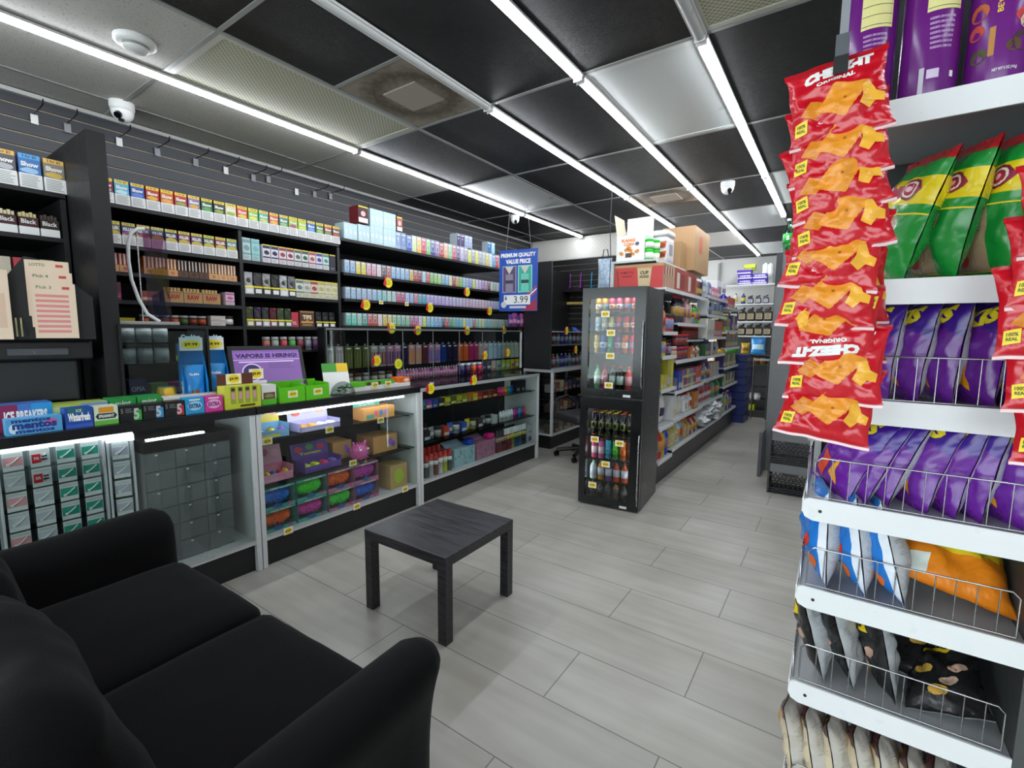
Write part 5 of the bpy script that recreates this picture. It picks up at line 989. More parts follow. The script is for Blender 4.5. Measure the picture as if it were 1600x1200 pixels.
# blue price sign
t = thing('price_sign', 'blue hanging sign advertising a premium value price', 'sign', (-2.93, 4.35, 1.68), R(8))
b = MB().box((-.23, 0, 0), (.23, .012, .66), P('1f4fae', .35)); q = -.0008
b.text('PREMIUM QUALITY', (0, q, .60), .42, .052, PAPER, bold=.05); b.text('VALUE PRICE', (0, q, .535), .30, .05, PAPER, bold=.05)
b.quad(-.19, -.02, .2, .49, q, P('9aa0b8')); b.quad(-.18, -.03, .21, .48, q-.0004, P('5a4668')); b.quad(.0, .17, .2, .49, q, P('a8d8c8')); b.quad(.01, .16, .21, .48, q-.0004, P('3aa890'))
for x, c in ((-.105, '8a8098'), (.085, '68c8b0')): b.quad(x-.045, x+.045, .2, .4, q-.0008, P(c)); b.quad(x-.045, x+.045, .3, .335, q-.0012, P('3a3a48')); b.face([(x-.05, q-.001, .48), (x, q-.001, .4), (x+.05, q-.001, .48)], P('c8c8c0'))
for k in range(3): b.face([(.10, q, .10+.03*k), (.225, q, .2+.03*k), (.225, q, .215+.03*k), (.10, q, .115+.03*k)], P(['d82c34', 'f0f0f0', 'd82c34'][k]))
b.face([(.05, q, .005), (.225, q, .005), (.225, q, .14)], P('a02848')); b.build('board', t)
n_ = MB().box((-.17, -.004, .07), (.15, -.001, .175), P('e8ebea')); n_.text('$', (-.145, -.005, .14), .03, .045, INK); n_.text('3.99', (.04, -.005, .125), .17, .075, INK, bold=.0); n_.quad(-.1, .1, .03, .055, -.0015, P('c8c8d0')); n_.blob(-.17, .07, .035, .035, -.005, P('c8c8cc'), 14); n_.build('price_panel', t)
MB().tube([(-.15, .006, .66), (-.1, .006, 1.13)], .002, LG).build('hanging_wire', t); MB().tube([(.15, .006, .66), (.1, .006, 1.13)], .002, LG).build('hanging_wire', t)
t = thing('candy_rack', 'small rack of purple and pink candy bags below the blue sign', 'candy rack', (-3.30, 4.95, 1.497), W90); MB().box((-.2, 0, 0), (.2, .1, .02), BLK).build('tray', t)
for i in range(5): put(flex(['6a4a98', '9a4a90', '5a3a88', 'b85a90', '3a2a60'][i], 'd8a0c0', .10, .15+.02*(i % 2), .03, '', 20+i), 'candy_bag', f'{cname(["6a4a98", "9a4a90", "5a3a88", "b85a90", "3a2a60"][i])} candy bag, {ordw(i)} from the left in the small rack below the blue sign', 'candy bag', (-3.33, 4.79+.085*i, 1.518), W90, 'candy bags below the blue sign')
# fridges
FR = Matrix.Translation((-1.752, 3.555, 0)) @ Matrix.Rotation(R(5.2), 4, 'Z')
def fridge(lab, z, h, gl, badge):
    t = thing('display_fridge', lab, 'fridge', (-1.752, 3.555, z), R(5.2)); w, d = .515, .62; S_ = P('1b1e22', .3)
    B = MB().box((0, .06, .0), (.02, d, h), S_).box((w-.02, .06, 0), (w, d, h), S_).box((.02, d-.02, 0), (w-.02, d, h), S_).box((.02, .06, 0), (w-.02, d-.02, .05), BLK).box((.02, .06, h-.06), (w-.02, d-.02, h), P('1a1b1d', .25)).box((.02, .55, .05), (w-.02, .56, h-.06), P('606462')).box((.0205, .075, .05), (.0225, .55, h-.06), P('7a7e7c')).box((w-.0225, .075, .05), (w-.0205, .55, h-.06), P('7a7e7c'))
    B.build('body', t)
    dr = MB().box((0, 0, 0.012), (.055, .05, h-.004), BLKG).box((w-.085, 0, .012), (w, .05, h-.004), BLKG).box((.055, 0, .012), (w-.085, .05, .075), BLKG).box((.055, 0, h-.09), (w-.085, .05, h-.004), BLKG)
    D_ = dr.build('door', t); MB().box((.056, .018, .076), (w-.086, .024, h-.091), mat('e4e8e6', .02, kind='glass')).build('glass_pane', D_)
    MB().tube([(w-.012, -.003, .1 if gl else .06), (w-.012, -.018, .14), (w-.012, -.018, h*.62 if not gl else h*.66), (w-.012, -.003, h*.7)], .006, STEEL).build('handle', D_)
    MB().box((w-.155, -.003, .02 if gl else .02), (w-.095, -.0005, .04), P('d8dade', .3)).build('badge', D_)
    for a in badge: MB().box((.021, .07, a-.009), (w-.021, .54, a), DGLASS).build('wire_shelf', t)
    MB().box((.06, .056, h-.080), (w-.09, .068, h-.061), em('f4f8ff', 9)).build('lamp', t)
    MB().box((w-.075, .058, .1), (w-.066, .066, h-.12), em('f4f8ff', 10)).build('hidden_fill_lamp', t); MB().box((.028, .058, .1), (.036, .066, h-.12), em('f4f8ff', 12)).build('hidden_fill_lamp', t)  # side strips added out of sight behind the door frame to brighten the interior
    return t
fridge('lower black glass door fridge of sodas standing on the floor', .0, .918, 0, (.20, .385, .585)); fridge('upper black glass door fridge of cans stacked on the lower fridge', .919, .895, 1, (.36, .54, .69))
def inf(me_, name, lab, cat, lx, ly, z, grp): put(me_, name, lab, cat, FR @ Vector((lx, ly, z)), R(5.2), grp)
ROWS = [('top', 1.6102, [('c8902a', .1), ('c8902a', .155), ('c83a60', .215), ('c83a60', .275), ('c84a50', .34), ('c02a40', .4)], .122),
        ('second', 1.4602, [('c8ccd0', .1), ('b0b8c0', .155), ('c8b050', .215), ('d8384a', .275), ('d8384a', .335), ('c83048', .395)], .122),
        ('third', 1.2802, [('c8a850', .095), ('2a58b8', .15), ('2fb04a', .21), ('8a3aa8', .27), ('f06a1c', .33), ('d8304a', .39)], .155)]
for nm, z, cs, hh in ROWS:
    for i, (c, x) in enumerate(cs):
        for q in range(2): inf(can(c, ['e0c890', 'e8e8e8', '3a8ac0'][(i+int(z*10)) % 3], .027, hh), 'drink_can', f'{cname(c)} drink can, {ordw(i)} from the left, {["front", "rear"][q]} row, {nm} shelf of the upper fridge', 'drink can', x, .12+.07*q, z, 'drink cans in the upper fridge')
for i, (c, cap, x) in enumerate([('8ac8a0', '2a9a5a', .10), ('c83a58', 'c8304a', .165), ('8a8c90', 'c83030', .23), ('3a2a28', 'c83030', .295), ('d85a58', 'd8502a', .365)]): inf(bottle(c, cap, 'e0a0a8' if i in (1, 4) else 'c8d8d0', .029, .21, .35), 'soda_bottle', f'{cname(c)} soda bottle, {ordw(i)} from the left on the bottom of the upper fridge', 'soda bottle', x, .13, .9702, 'soda bottles in the upper fridge')
for i in range(6):
    for q in range(3): inf(can('24262a', '6a6a3a', .026, .20, 'd8b82a' if i not in (0, 4) else 'c84a3a'), 'energy_can', f'tall black can, {ordw(i)} from the left, {["front", "middle", "rear"][q]} row of the lower fridge', 'drink can', .09+.062*i, .11+.07*q, .5858, 'tall black cans in the lower fridge')
for i, (c, cap) in enumerate([('e0507a', 'e84a70'), ('e070a8', 'd8609a'), None or ('4ab0d8', ''), ('58c83a', ''), ('e0702a', ''), ('6a3a34', '')]):
    m_ = bottle(c, cap, 'f0d8e0', .026, .17, .2) if cap else can(c, c, .027, .165)
    inf(m_, 'soft_drink', f'{cname(c)} drink, {ordw(i)} from the left on the second shelf of the lower fridge', 'drink', .095+.062*i, .12, .3858, 'drinks on the second shelf of the lower fridge')
for i, (c, cap) in enumerate([('c8d8d8', '2a9a4a'), ('c88a2a', '3a9a3a'), ('7a4aa0', '4a3a90'), ('e0502a', '2a4ac0'), ('c85a3a', 'c85a2a')]): inf(bottle(c, cap, 'c8c8d8', .029, .175, .4), 'soda_bottle', f'{cname(c)} soda bottle, {ordw(i)} from the left on the third shelf of the lower fridge', 'soda bottle', .09+.068*i, .12, .2008, 'soda bottles in the lower fridge')
for i in range(5): inf(bottle(['6a4a3a', '3a2a28', '4a3a38', 'a8703a', '3a3a30'][i], '2a2a2c', '4a4a4a', .028, .14, .35), 'soda_bottle', f'dark soda bottle, {ordw(i)} from the left on the bottom of the lower fridge', 'soda bottle', .09+.068*i, .12, .0508, 'dark soda bottles in the lower fridge')
for i, (x, z, tx, wh) in enumerate([(.19, 1.60, '$1.79', 'top shelf of the upper fridge'), (.24, 1.45, '$1.99', 'second shelf of the upper fridge'), (.24, 1.265, '$1.99', 'third shelf of the upper fridge'), (.235, 1.025, '$2.79', 'bottom of the upper fridge'), (.13, .565, '$2.99', 'left of the lower fridge top shelf'), (.34, .555, '$2.99', 'right of the lower fridge top shelf'), (.23, .365, '$2.49', 'second shelf of the lower fridge'), (.12, .17, '$1.99', 'third shelf of the lower fridge')]):
    put(tag_me(tx, .07, .05), 'price_tag', f'yellow price tag on the {wh}', 'price tag', FR @ Vector((x, .0165, z)), R(5.2), 'price tags in the fridges')
# hanging wire
t = thing('hanging_cable', 'thin black cable hanging from the ceiling beside the white popcorn box', 'cable', (-1.80, 4.20, 1.845)); MB().tube([(0, 0, 0), (.005, 0, .3), (-.01, 0, .6), (.0, 0, .969)], .004, BLK).build('cable', t)
# ================================================================= grocery gondola
GX = -1.30; SHM = P('c3c6c8', .35)
t = thing('grocery_gondola', 'long double sided white grocery shelving running down the aisle', 'shelving', (-1.80, 4.30, 0))
GL = 4.02
MB().box((-.03, 0, 0), (.44, GL, .20), P('2a2b2d', .4)).build('base_panel', t); MB().box((-.03, .0, .201), (.02, GL, 1.84), P('55575a')).build('back_panel', t)
SEC = [(0, .45, [1.465, 1.24, .93, .57, .25]), (.45, 1.67, [1.555, 1.18, .87, .585, .29]), (1.67, 2.86, [1.90, 1.68, 1.41, 1.18, .89, .60, .29]), (2.86, 4.0, [1.82, 1.5, 1.25, .97, .70, .30])]
def gshelf(a, b, z, D=.49):
    s1 = MB().box((.021, a+.004, z-.018), (D, b-.004, z), SHM).build('shelf', t)
    MB().box((D, a+.004, z-.032), (D+.006, b-.004, z+.002), P('dfe1e2', .3)).build('price_rail', s1)
for a, b_, zs in SEC:
    for z in zs: gshelf(a, b_, z)
    MB().box((.021, a-.001, .2), (.05, a+.003, 1.84), P('b8bbbd')).build('upright', t)
for a, b_ in ((0, .45), (.45, 1.67)):
    gshelf(a, b_, 1.86)
s1 = MB().box((-.03, .0, 2.10), (.40, 1.67, 2.118), SHM).build('top_shelf', t); MB().box((.40, .0, 2.085), (.407, 1.67, 2.12), P('dfe1e2', .3)).build('price_rail', s1)
for yy in (.0, 1.63): MB().box((-.03, yy, 1.84), (-.004, yy+.03, 2.10), P('b8bbbd')).build('upright', t)
# carton stack at the near end
t = thing('noodle_carton', 'large red cup noodle carton on the near end of the grocery shelves', 'carton', (-1.80, 4.32, 1.8615))
b = MB().box((0, 0, 0), (.46, .36, .220), P('c03a38'), sd=P('b09a7a'), tp=P('b08a60')); q = -.0008
b.quad(0, .46, .195, .220, q, P('b98f62')); b.face([(.235, q-.0003, .01), (.34, q-.0003, .01), (.355, q-.0003, .185), (.22, q-.0003, .185)], P('c8b48a')); b.quad(.215, .36, .18, .192, q-.0006, P('b89a6a'))
b.text('CUP', (.288, q-.001, .14), .08, .03, P('4a3a28'), bold=.05); b.text('NOODLES', (.288, q-.001, .105), .085, .025, P('4a3a28'), bold=.05); b.text('HOMESTYLE', (.12, q-.001, .15), .13, .022, P('7a1c1c')); b.text('CHICKEN', (.12, q-.001, .115), .1, .02, P('7a1c1c')); b.face([(.02, q-.0005, .17), (.03, q-.0005, .17), (.05, q-.0005, .01), (.04, q-.0005, .01)], P('5a4028'))
for k in range(8): x = .4605; yy = .03+.04*k; b.face([(x, yy, .02), (x, yy+.028, .02), (x, yy+.03, .09), (x, yy, .09)], P(['c87a78', 'c8a88a'][k % 2])); b.face([(x, yy, .12), (x, yy+.028, .12), (x, yy+.03, .2), (x, yy, .2)], P(['a84a4a', 'd0c0a8'][k % 2]))
b.build('carton', t)
for i in range(2):
    b = MB().box((0, 0, 0), (.40, .40, .22), P('a8744a'), sd=P('a84a40')); b.face([(.4006, .06+.1*k, .03) for k in (0,)]+[(.4006, .16, .03), (.4006, .16, .18), (.4006, .06, .18)], P('d8c8c0')); b.face([(.4006, .2, .03), (.4006, .34, .03), (.4006, .34, .18), (.4006, .2, .18)], P('8a3a34'))
    put(b.me('snack_carton'), 'snack_carton', ['nearer', 'farther'][i]+' brown and red carton behind the red noodle carton', 'carton', (-1.74, 4.70+.42*i, 1.8615))
for i in range(7): put(flex(['6a3a30', 'b8862a', '3a2a30', '8a4a60', 'c8a02a', '4a3038', 'a87a2a'][i], 'c8b060', .15, .19, .05, '', 40+i), 'snack_pouch', f'{cname(["6a3a30", "b8862a", "3a2a30", "8a4a60", "c8a02a", "4a3038", "a87a2a"][i])} snack pouch, {ordw(i)} of the slumped row behind the brown cartons', 'snack pouch', (-1.42+.02*(i % 2), 5.56+.055*i, 1.862), R(60), 'snack pouches')
t = thing('popcorn_box', 'white carton with an open flap and orange snack print on the top shelf', 'carton', (-1.79, 4.32, 2.119))
b = MB().box((0, 0, 0), (.27, .003, .235), PAPER).box((0, .26, 0), (.27, .263, .235), PAPER).box((0, .003, 0), (.003, .26, .235), PAPER).box((.267, .003, 0), (.27, .26, .235), P('cfd3d6')).box((.003, .003, 0), (.267, .26, .003), PAPER)
b.box((.0, .258, .235), (.26, .262, .44), PAPER); b.face([(0, .0, .235), (-.03, .0, .43), (-.03, .25, .43), (0, .25, .235)], P('d8d0b8'))
q = -.0008; b.text('KANG', (.115, q, .185), .13, .03, P('e8862a'), bold=.06); b.text('CORN', (.12, q, .15), .1, .028, P('e8862a'), bold=.06)
for k, (x, z) in enumerate([(.1, .1), (.14, .09), (.12, .12), (.16, .06), (.05, .07), (.2, .08)]): b.blob(x, z, .022, .018, q, P('d88a3a'), 9, .25, k)
b.quad(.09, .15, .03, .07, q-.0004, P('5a3a24')); b.blob(.2, .15, .02, .018, q, P('5a5a78'), 10); b.build('carton', t)
t = thing('flap_carton', 'small open carton with a raised printed flap behind the white carton', 'carton', (-1.77, 4.60, 2.119)); b = MB().box((0, 0, 0), (.09, .2, .18), P('b8a888')); b.face([(0, 0, .18), (.02, 0, .18), (.07, 0, .34), (.03, 0, .38)], P('c8b898')); b.face([(.09, .0, .18), (.09, .15, .18), (.15, .15, .36), (.15, .0, .36)], P('d8d8d8')); b.build('carton', t)
for i in range(4): put(jar('38c838' if i % 2 < 2 else '', '38c838', .04, .092, 'e8f0e0'), 'noodle_cup', f'green and white cup, {["left lower", "right lower", "left upper", "right upper"][i]} of the stack on the top shelf', 'noodle cup', (-1.49+.03*(i % 2)*1, 4.36+.085*(i % 2), 2.119+.0925*(i//2)), 0, 'green noodle cups')
t = thing('pretzel_bucket', 'large white lidded tub with orange snack picture on the top shelf', 'tub', (-1.665+.23, 4.60, 2.119), 0)
b = MB().rbox((-.085, .12, .125), (.24, .25, .25), .02, P('d8d6d8'), 6)
for k in range(2): b.face([(-.17+.11, -.0065, .04+.09*k), (-.17+.19, -.0065, .05+.09*k), (-.17+.2, -.0065, .11+.09*k), (-.17+.1, -.0065, .1+.09*k)], P('c8621c')); b.blob(-.02, .075+.09*k, .035, .022, -.0075, P('8a3a14'), 9, .2)
b.build('tub', t); MB().rbox((-.085, .12, .28), (.26, .27, .06), .025, P('e4e6e8'), 6).build('lid', t); MB().box((.0355, .07, .08), (.0375, .17, .18), P('9a9a9c')).build('side_label', t)
put((lambda b: (b.quad(.03, .13, .06, .16, -.0008, P('6a8a80')), b)[1])(MB().box((0, 0, 0), (.20, .18, .27), P('a8865c'))).me('brown_carton'), 'brown_carton', 'small brown carton with a grey green mark on the top shelf', 'carton', (-1.60, 5.06, 2.119))
b = MB().box((0, 0, 0), (.34, .66, .46), P('b8946a')); b.face([(.3406, .2, .2), (.3406, .34, .2), (.3406, .34, .38), (.3406, .2, .38)], P('c86a48')); b.box((.0, .325, .46), (.34, .335, .461), P('8a6a48')); put(b.me('brown_carton'), 'brown_carton', 'large brown carton with a red print overhanging the top shelf', 'carton', (-1.66, 5.28, 2.119))
# goods on the gondola
def gfill(y0, y1, z, items, where, x=GX-.05, dx=0, rows=1):
    y = y0; n = 0; cnt = {}
    for (fn_, w, count, kind, cat) in items:
        for k in range(count):
            if y+w > y1: return
            me_, c = fn_(n)
            cnt[kind] = cnt.get(kind, 0)+1
            put(me_, kind, f'{cname(c)} {cat}, {ordw(cnt[kind]-1)} from the near end, {where}', cat, (x-w*.3, y+w/2, z+.001), W90, f'{cat}s, {where}')
            y += w+.004; n += 1
def I(f, w, n, kind, cat, cs): return (lambda k, f=f, cs=cs: (f(cs[k % len(cs)]), cs[k % len(cs)] if not isinstance(cs[k % len(cs)], tuple) else cs[k % len(cs)][0]), w, n, kind, cat)
Y0 = 4.31
S0, S1, S2_, S3 = Y0+.01, Y0+.46, Y0+1.68, Y0+2.87
fb = lambda r, h: (lambda c: bottle(c, 'c8c8c8' if hs(c) % 2 else 'c83030', ['b89a5a', '8a6a8a', 'c8903a', 'a8403a'][hs(c) % 4], r, h, .32))
fp = lambda w, h, d=.12: (lambda c: plain_box(c, ['c8b890', 'b8b040', '9aa0b8'][hs(c) % 3], w, h, d))
fj = lambda r, h: (lambda c: jar(c, ['c8c8c8', '3a3a3c', 'c8302a'][hs(c) % 3], r, h, ['b8a878', '8a8ab0', '8a3a30'][hs(c) % 3]))
ff = lambda w, h, d=.05: (lambda c: flex(c, ['e8e0c8', '3a3a5a', 'd0d8e0'][hs(c) % 3], w, h, d, '', hs(c) % 9))
fg = lambda w, h: (lambda c: jug(c, 'd8d0b0', w, w*.8, h, 'c8302a'))
n1, n2, n3, n4 = 'on the first narrow bay', 'in the second grocery bay', 'in the third grocery bay', 'in the fourth grocery bay'
gfill(S0, S1, 1.465, [I(fb(.035, .24), .075, 2, 'sauce_bottle', 'sauce bottle', ['c86a3a', 'b87a4a']), I(fj(.04, .17), .085, 3, 'red_tub', 'tub', ['c82a2a', 'b82424'])], 'narrow bay top rack')
gfill(S0, S1, 1.24, [I(fj(.045, .17), .095, 2, 'drink_powder_tub', 'drink powder tub', ['e0c81c', 'd8c020']), I(fj(.04, .12), .085, 3, 'dark_jar', 'jar', ['24244a', '3a2a50'])], 'narrow bay middle rack')
gfill(S0, S1, .93, [I(fp(.09, .13), .094, 2, 'food_box', 'food box', ['b8b040', 'c8b83a']), I(fp(.09, .27), .094, 3, 'food_box', 'food box', ['a8a838', 'c8c048'])], 'narrow bay lower middle rack')
gfill(S0, S1, .57, [I(ff(.14, .16), .15, 1, 'flour_bag', 'bag', ['a8a878']), I(ff(.17, .30, .1), .18, 2, 'flour_bag', 'flour bag', ['d8d4d0', 'e0dcd8'])], 'narrow bay low rack')
gfill(S0, S1, .25, [I(fb(.045, .29), .095, 4, 'large_soda_bottle', 'large bottle', ['d84a1c', 'c8201c', 'b8a81c', '1c3ac8'])], 'narrow bay bottom deck')
gfill(S1, S2_, 1.555, [I(fb(.035, .27), .078, 4, 'wine_bottle', 'dark bottle', ['1c1c2c', '241c38']), I(fb(.033, .26), .074, 3, 'sauce_bottle', 'tall bottle', ['c8a890', 'b05a80', 'c8b8a8']), I(fb(.04, .25), .088, 1, 'can_bottle', 'bottle', ['b8b8b4']), I(fj(.04, .1), .088, 1, 'tub', 'tub', ['c85a5a']), I(fb(.042, .22), .09, 2, 'juice_bottle', 'juice bottle', ['3a9a3a', '4aa83a']), I(fb(.035, .2), .08, 1, 'lime_bottle', 'bottle', ['c8d020'])], 'second bay top rack')
gfill(S1, S2_-.02, 1.18, [I(fj(.05, .14), .105, 1, 'tub', 'tub', ['c8403a']), I(fj(.04, .13), .086, 5, 'navy_can', 'navy can', ['22264e', '2a2c58']), I(fp(.09, .12), .094, 1, 'food_box', 'food box', ['b86a3a']), I(fb(.03, .13), .066, 6, 'spice_bottle', 'spice bottle', ['d8d4c8', '8a3a34', 'c8c8b8'])], 'second bay upper rack')
for i in range(5): put(fj(.04, .13)(['22264e', '2a2c58'][i % 2]), 'navy_can', f'upper navy can, {ordw(i)} from the near end of the stacked pair row', 'navy can', (GX-.076, S1+.153+.09*i, 1.312), W90, 'stacked navy cans')
for i in range(9): put(fj(.036, .16)('4a1418'), 'dark_jar', f'dark red jar, {ordw(i)} from the near end on the shadowed rack of the second bay', 'jar', (GX-.12, S1+.56+.07*i, 1.3815), W90, 'dark red jars')
t = thing('inner_rack', 'grey inner shelf below the juice bottles', 'shelf', (-1.775, S1+.48, 1.362)); MB().box((0, 0, 0), (.44, .72, .018), SHM).build('board', t)
gfill(S1, S2_, .87, [I(fp(.1, .13), .104, 1, 'food_box', 'food box', ['6a6a80']), I(fp(.06, .20), .064, 2, 'food_box', 'blue box', ['2a3a9a', '2a4aa8']), I(fp(.09, .10), .094, 6, 'pasta_box', 'pasta box', ['3a3f8a', 'b84a4a', '3a7a98', 'c8a83a']), I(fp(.075, .2), .08, 3, 'cereal_box', 'cereal box', ['c83a2a', 'c84a2a'])], 'second bay middle rack')
for i in range(6): put(fp(.09, .10)(['b84a4a', '3a4a98', 'c8a83a', '3a8aa8'][i % 4]), 'pasta_box', f'{cname(["b84a4a", "3a4a98", "c8a83a", "3a8aa8"][i % 4])} pasta box, {ordw(i)} from the near end on top of the lower pasta boxes', 'pasta box', (GX-.0782, S1+.29+.098*i, .972), W90, 'upper pasta boxes')
gfill(S1, S2_, .585, [I(fp(.10, .24), .105, 1, 'paper_bag', 'flour bag', ['dcdcdc']), I(ff(.12, .2), .13, 3, 'flour_bag', 'bag', ['e0dcd0', 'c8b878', 'e0e0e0']), I(fg(.1, .2), .11, 2, 'bleach_jug', 'jug', ['e4e8ec', 'd8e0ea']), I(fb(.04, .19), .088, 1, 'blue_cap_bottle', 'bottle', ['e0e4e8']), I(fp(.09, .2), .094, 2, 'food_box', 'food box', ['c8802a', 'b8702a'])], 'second bay lower rack')
gfill(S1, S2_, .29, [I(fg(.13, .24), .14, 2, 'oil_jug', 'oil jug', ['b8ac6a', 'c8b870']), I(fb(.045, .24), .1, 2, 'water_bottle', 'water bottle', ['b8d0d8', '8aa8b0']), I(fg(.13, .22), .14, 2, 'oil_jug', 'oil jug', ['c89a4a', 'b88a3a']), I(fb(.04, .19), .09, 4, 'sauce_bottle', 'bottle', ['8a3a30', 'c8c0b0'])], 'second bay bottom deck')
gfill(S2_, S3, 1.90, [I(ff(.15, .2), .16, 3, 'snack_bag', 'bag', ['8aa0b8', 'b8c4cc', '6a7ab0']), I(ff(.15, .16), .16, 3, 'pink_pack', 'pink pack', ['e07a98', 'c88aa8', 'd86a8a'])], 'third bay top')
gfill(S2_, S3, 1.68, [I(fp(.08, .17), .084, 1, 'cup_sleeve', 'cup sleeve', ['dfe3e6']), I(fj(.05, .15), .105, 2, 'dark_jar', 'jar', ['2a2a34', '3a3a48']), I(fp(.1, .15), .104, 6, 'clear_tub', 'blue tub', ['3a5a98', '8a9cb8'])], 'third bay second rack')
gfill(S2_, S3, 1.41, [I(fp(.035, .22), .04, 9, 'paper_cup_sleeve', 'paper cup sleeve', ['d8d8d0', 'd8d0a0', 'e0e4e8', 'c8c8c0']), I(fp(.09, .2), .094, 6, 'red_box', 'red box', ['c83a2a', 'd84a2a'])], 'third bay third rack')
gfill(S2_, S3, 1.18, [I(fp(.06, .15), .064, 3, 'green_box', 'box', ['2a5a34', '3a3060']), I(fp(.05, .17), .055, 4, 'foil_box', 'foil box', ['6a3a98', 'c8c83a', 'c8ccd0']), I(ff(.15, .17), .16, 4, 'foil_pan_pack', 'foil pan pack', ['c8cacc', 'b0b4b8'])], 'third bay fourth rack')
gfill(S2_, S3, .89, [I(fb(.04, .19), .088, 5, 'blue_bottle', 'bottle', ['2a6ab0', '3a8ac0', '8ab8a0', '2a3a90', '7a4a90']), I(fp(.1, .19), .104, 4, 'food_box', 'patterned box', ['c8c0b8', 'b8a8a0'])], 'third bay fifth rack')
gfill(S2_, S3, .60, [I(ff(.1, .2), .11, 6, 'red_pouch', 'red pouch', ['c83a5a', 'b8304a', 'c84a78', 'a83a4a']), I(fb(.045, .24), .1, 4, 'green_bottle', 'bottle', ['5aa888', '2a7a4a', '1c6a3a'])], 'third bay sixth rack')
rr = random.Random(5)
for i in range(34):
    yy = S2_-.02+rr.uniform(0, 1.05); lay = i % 4; o = put(flex('d4d8dc', 'a8b0c0', .2, .15, .06, '', 60+i % 5), 'wrapped_roll_pack', 'clear wrapped white paper pack in the heap on the bottom deck of the third bay', 'paper pack', (GX-.10-rr.uniform(0, .08), yy, .345+.05*lay), 0, 'heap of wrapped white packs', (R(80+rr.uniform(-25, 25)), rr.uniform(-.3, .3), R(90)+rr.uniform(-.5, .5)))
gfill(S3-.12, S3, .29, [I(fp(.1, .22), .105, 1, 'red_box', 'red box', ['c82a28'])], 'third bay bottom deck')
gfill(S3, 8.28, 1.82, [I(fb(.06, .2), .13, 1, 'cup_stack', 'blue bottle', ['2a2a9a']), I(fp(.12, .15), .125, 4, 'red_box', 'red carton', ['d83a34', 'c83a30'])], 'fourth bay top')
for k in range(2): put(plain_box('e8eaec', 'a8b0c0', .3, .40, .2, 'WARE', '4a5a8a', None), 'paper_plate_pack', ['nearer', 'farther'][k]+' tall white pack of paper ware on the top of the fourth bay', 'paper pack', (GX-.30, S3+.35+.33*k, 1.821+.0), W90, 'tall white packs')
gfill(S3, 8.28, 1.5, [I(fb(.05, .22), .11, 4, 'lime_bottle', 'lime bottle', ['a8d020', '9ac81c', '8ab828']), I(fp(.1, .22), .104, 4, 'purple_box', 'purple box', ['4a2a9a', '5a3aa8', 'c8d02a'])], 'fourth bay second rack')
gfill(S3, 8.28, 1.25, [I(fp(.06, .2), .065, 14, 'magazine_box', 'box', ['5a3a30', '3a5a48', '8a8a4a', '6a4a5a', 'c86a3a'])], 'fourth bay third rack')
gfill(S3, 8.28, .97, [I(fp(.1, .18), .105, 9, 'snack_box', 'box', ['4a3a78', 'a84a5a', '4a9a4a', 'b8c82a'])], 'fourth bay fourth rack')
gfill(S3, 8.28, .70, [I(fp(.11, .17), .115, 8, 'green_box', 'box', ['1f6a3a', 'c8c0b0', '2a3a30', 'a89080'])], 'fourth bay fifth rack')
gfill(S3, 8.28, .30, [I(fp(.1, .25), .105, 3, 'detergent_box', 'box', ['8ab8c8', '7ab82a', 'c8d08a']), I(fb(.05, .28), .11, 5, 'detergent_bottle', 'bottle', ['2a3ab0', '3a2aa0', 'c8c8d0'])], 'fourth bay bottom deck')
t = thing('bread_tray_stack', 'tall stack of dark blue plastic trays at the aisle end', 'tray stack', (-1.62, 8.40, 0))
for k in range(9): MB().box((0, 0, .001+.125*k), (.42, .5, .118+.125*k), P('1c2a68', .4)).add(MB().box((-.008, -.008, .1+.125*k), (.428, .508, .117+.125*k), P('24347a', .4))).build('tray', t)
# ================================================================= back wall shelving
t = thing('back_wall_shelving', 'white shelving on the back wall at the end of the aisle', 'shelving', (-1.95, 9.12, 0)); bw = 1.02
for x in (0, bw): MB().box((x, .44, 0), (x+.03, .47, 2.75), P('a8aaa8')).build('upright', t)
for z in (2.30, 1.97, 1.67, 1.42): MB().box((.03, 0, z-.02), (bw, .44, z), P('e2e4e4', .3)).build('shelf', t)
for z in (1.10, .93, .52, .12): MB().box((.03, 0, z-.015), (bw, .44, z), P('4a4c4e', .4)).build('shelf', t)
MB().box((.03, .02, 0), (bw, .44, .10), P('3a3430')).build('base_panel', t); MB().box((.03, .445, .12), (bw, .46, 1.4), P('5a5c5e')).build('back_panel', t)
def bk(me_, name, lab, cat, x, z, grp, y=9.25): put(me_, name, lab, cat, (x, y, z+.001), 0, grp)
for r_ in range(2):
    for i in range(2): bk(plain_box('4a2ab0', 'd8d0f0', .22, .085, .2, 'WIPES', 'f0f0ff'), 'wipes_pack', f'purple pack, {["lower", "upper"][r_]} {["left", "right"][i]} of the purple stack on the top back shelf', 'pack', -1.42+.23*i, 2.30+.09*r_, 'purple packs')
bk(plain_box('5a3ab8', 'e8e0f0', .22, .07, .2), 'wipes_pack', 'single purple pack on top of the purple stack', 'pack', -1.44, 2.481, 'purple packs'); 
bk(plain_box('d0e020', '5a7a20', .17, .09, .15), 'yellow_pack', 'lime yellow pack above the purple stack on the back shelf', 'pack', -1.36, 2.553, None)
for i in range(3): bk(bottle('e4e8e4', 'e8ecec', 'dfe4e0', .05, .36, .1), 'paper_towel_roll', f'white roll, {ordw(i)} from the left on the top back shelf', 'roll', -1.12+.08*i-.0, 2.30, 'white rolls') if i < 2 else None
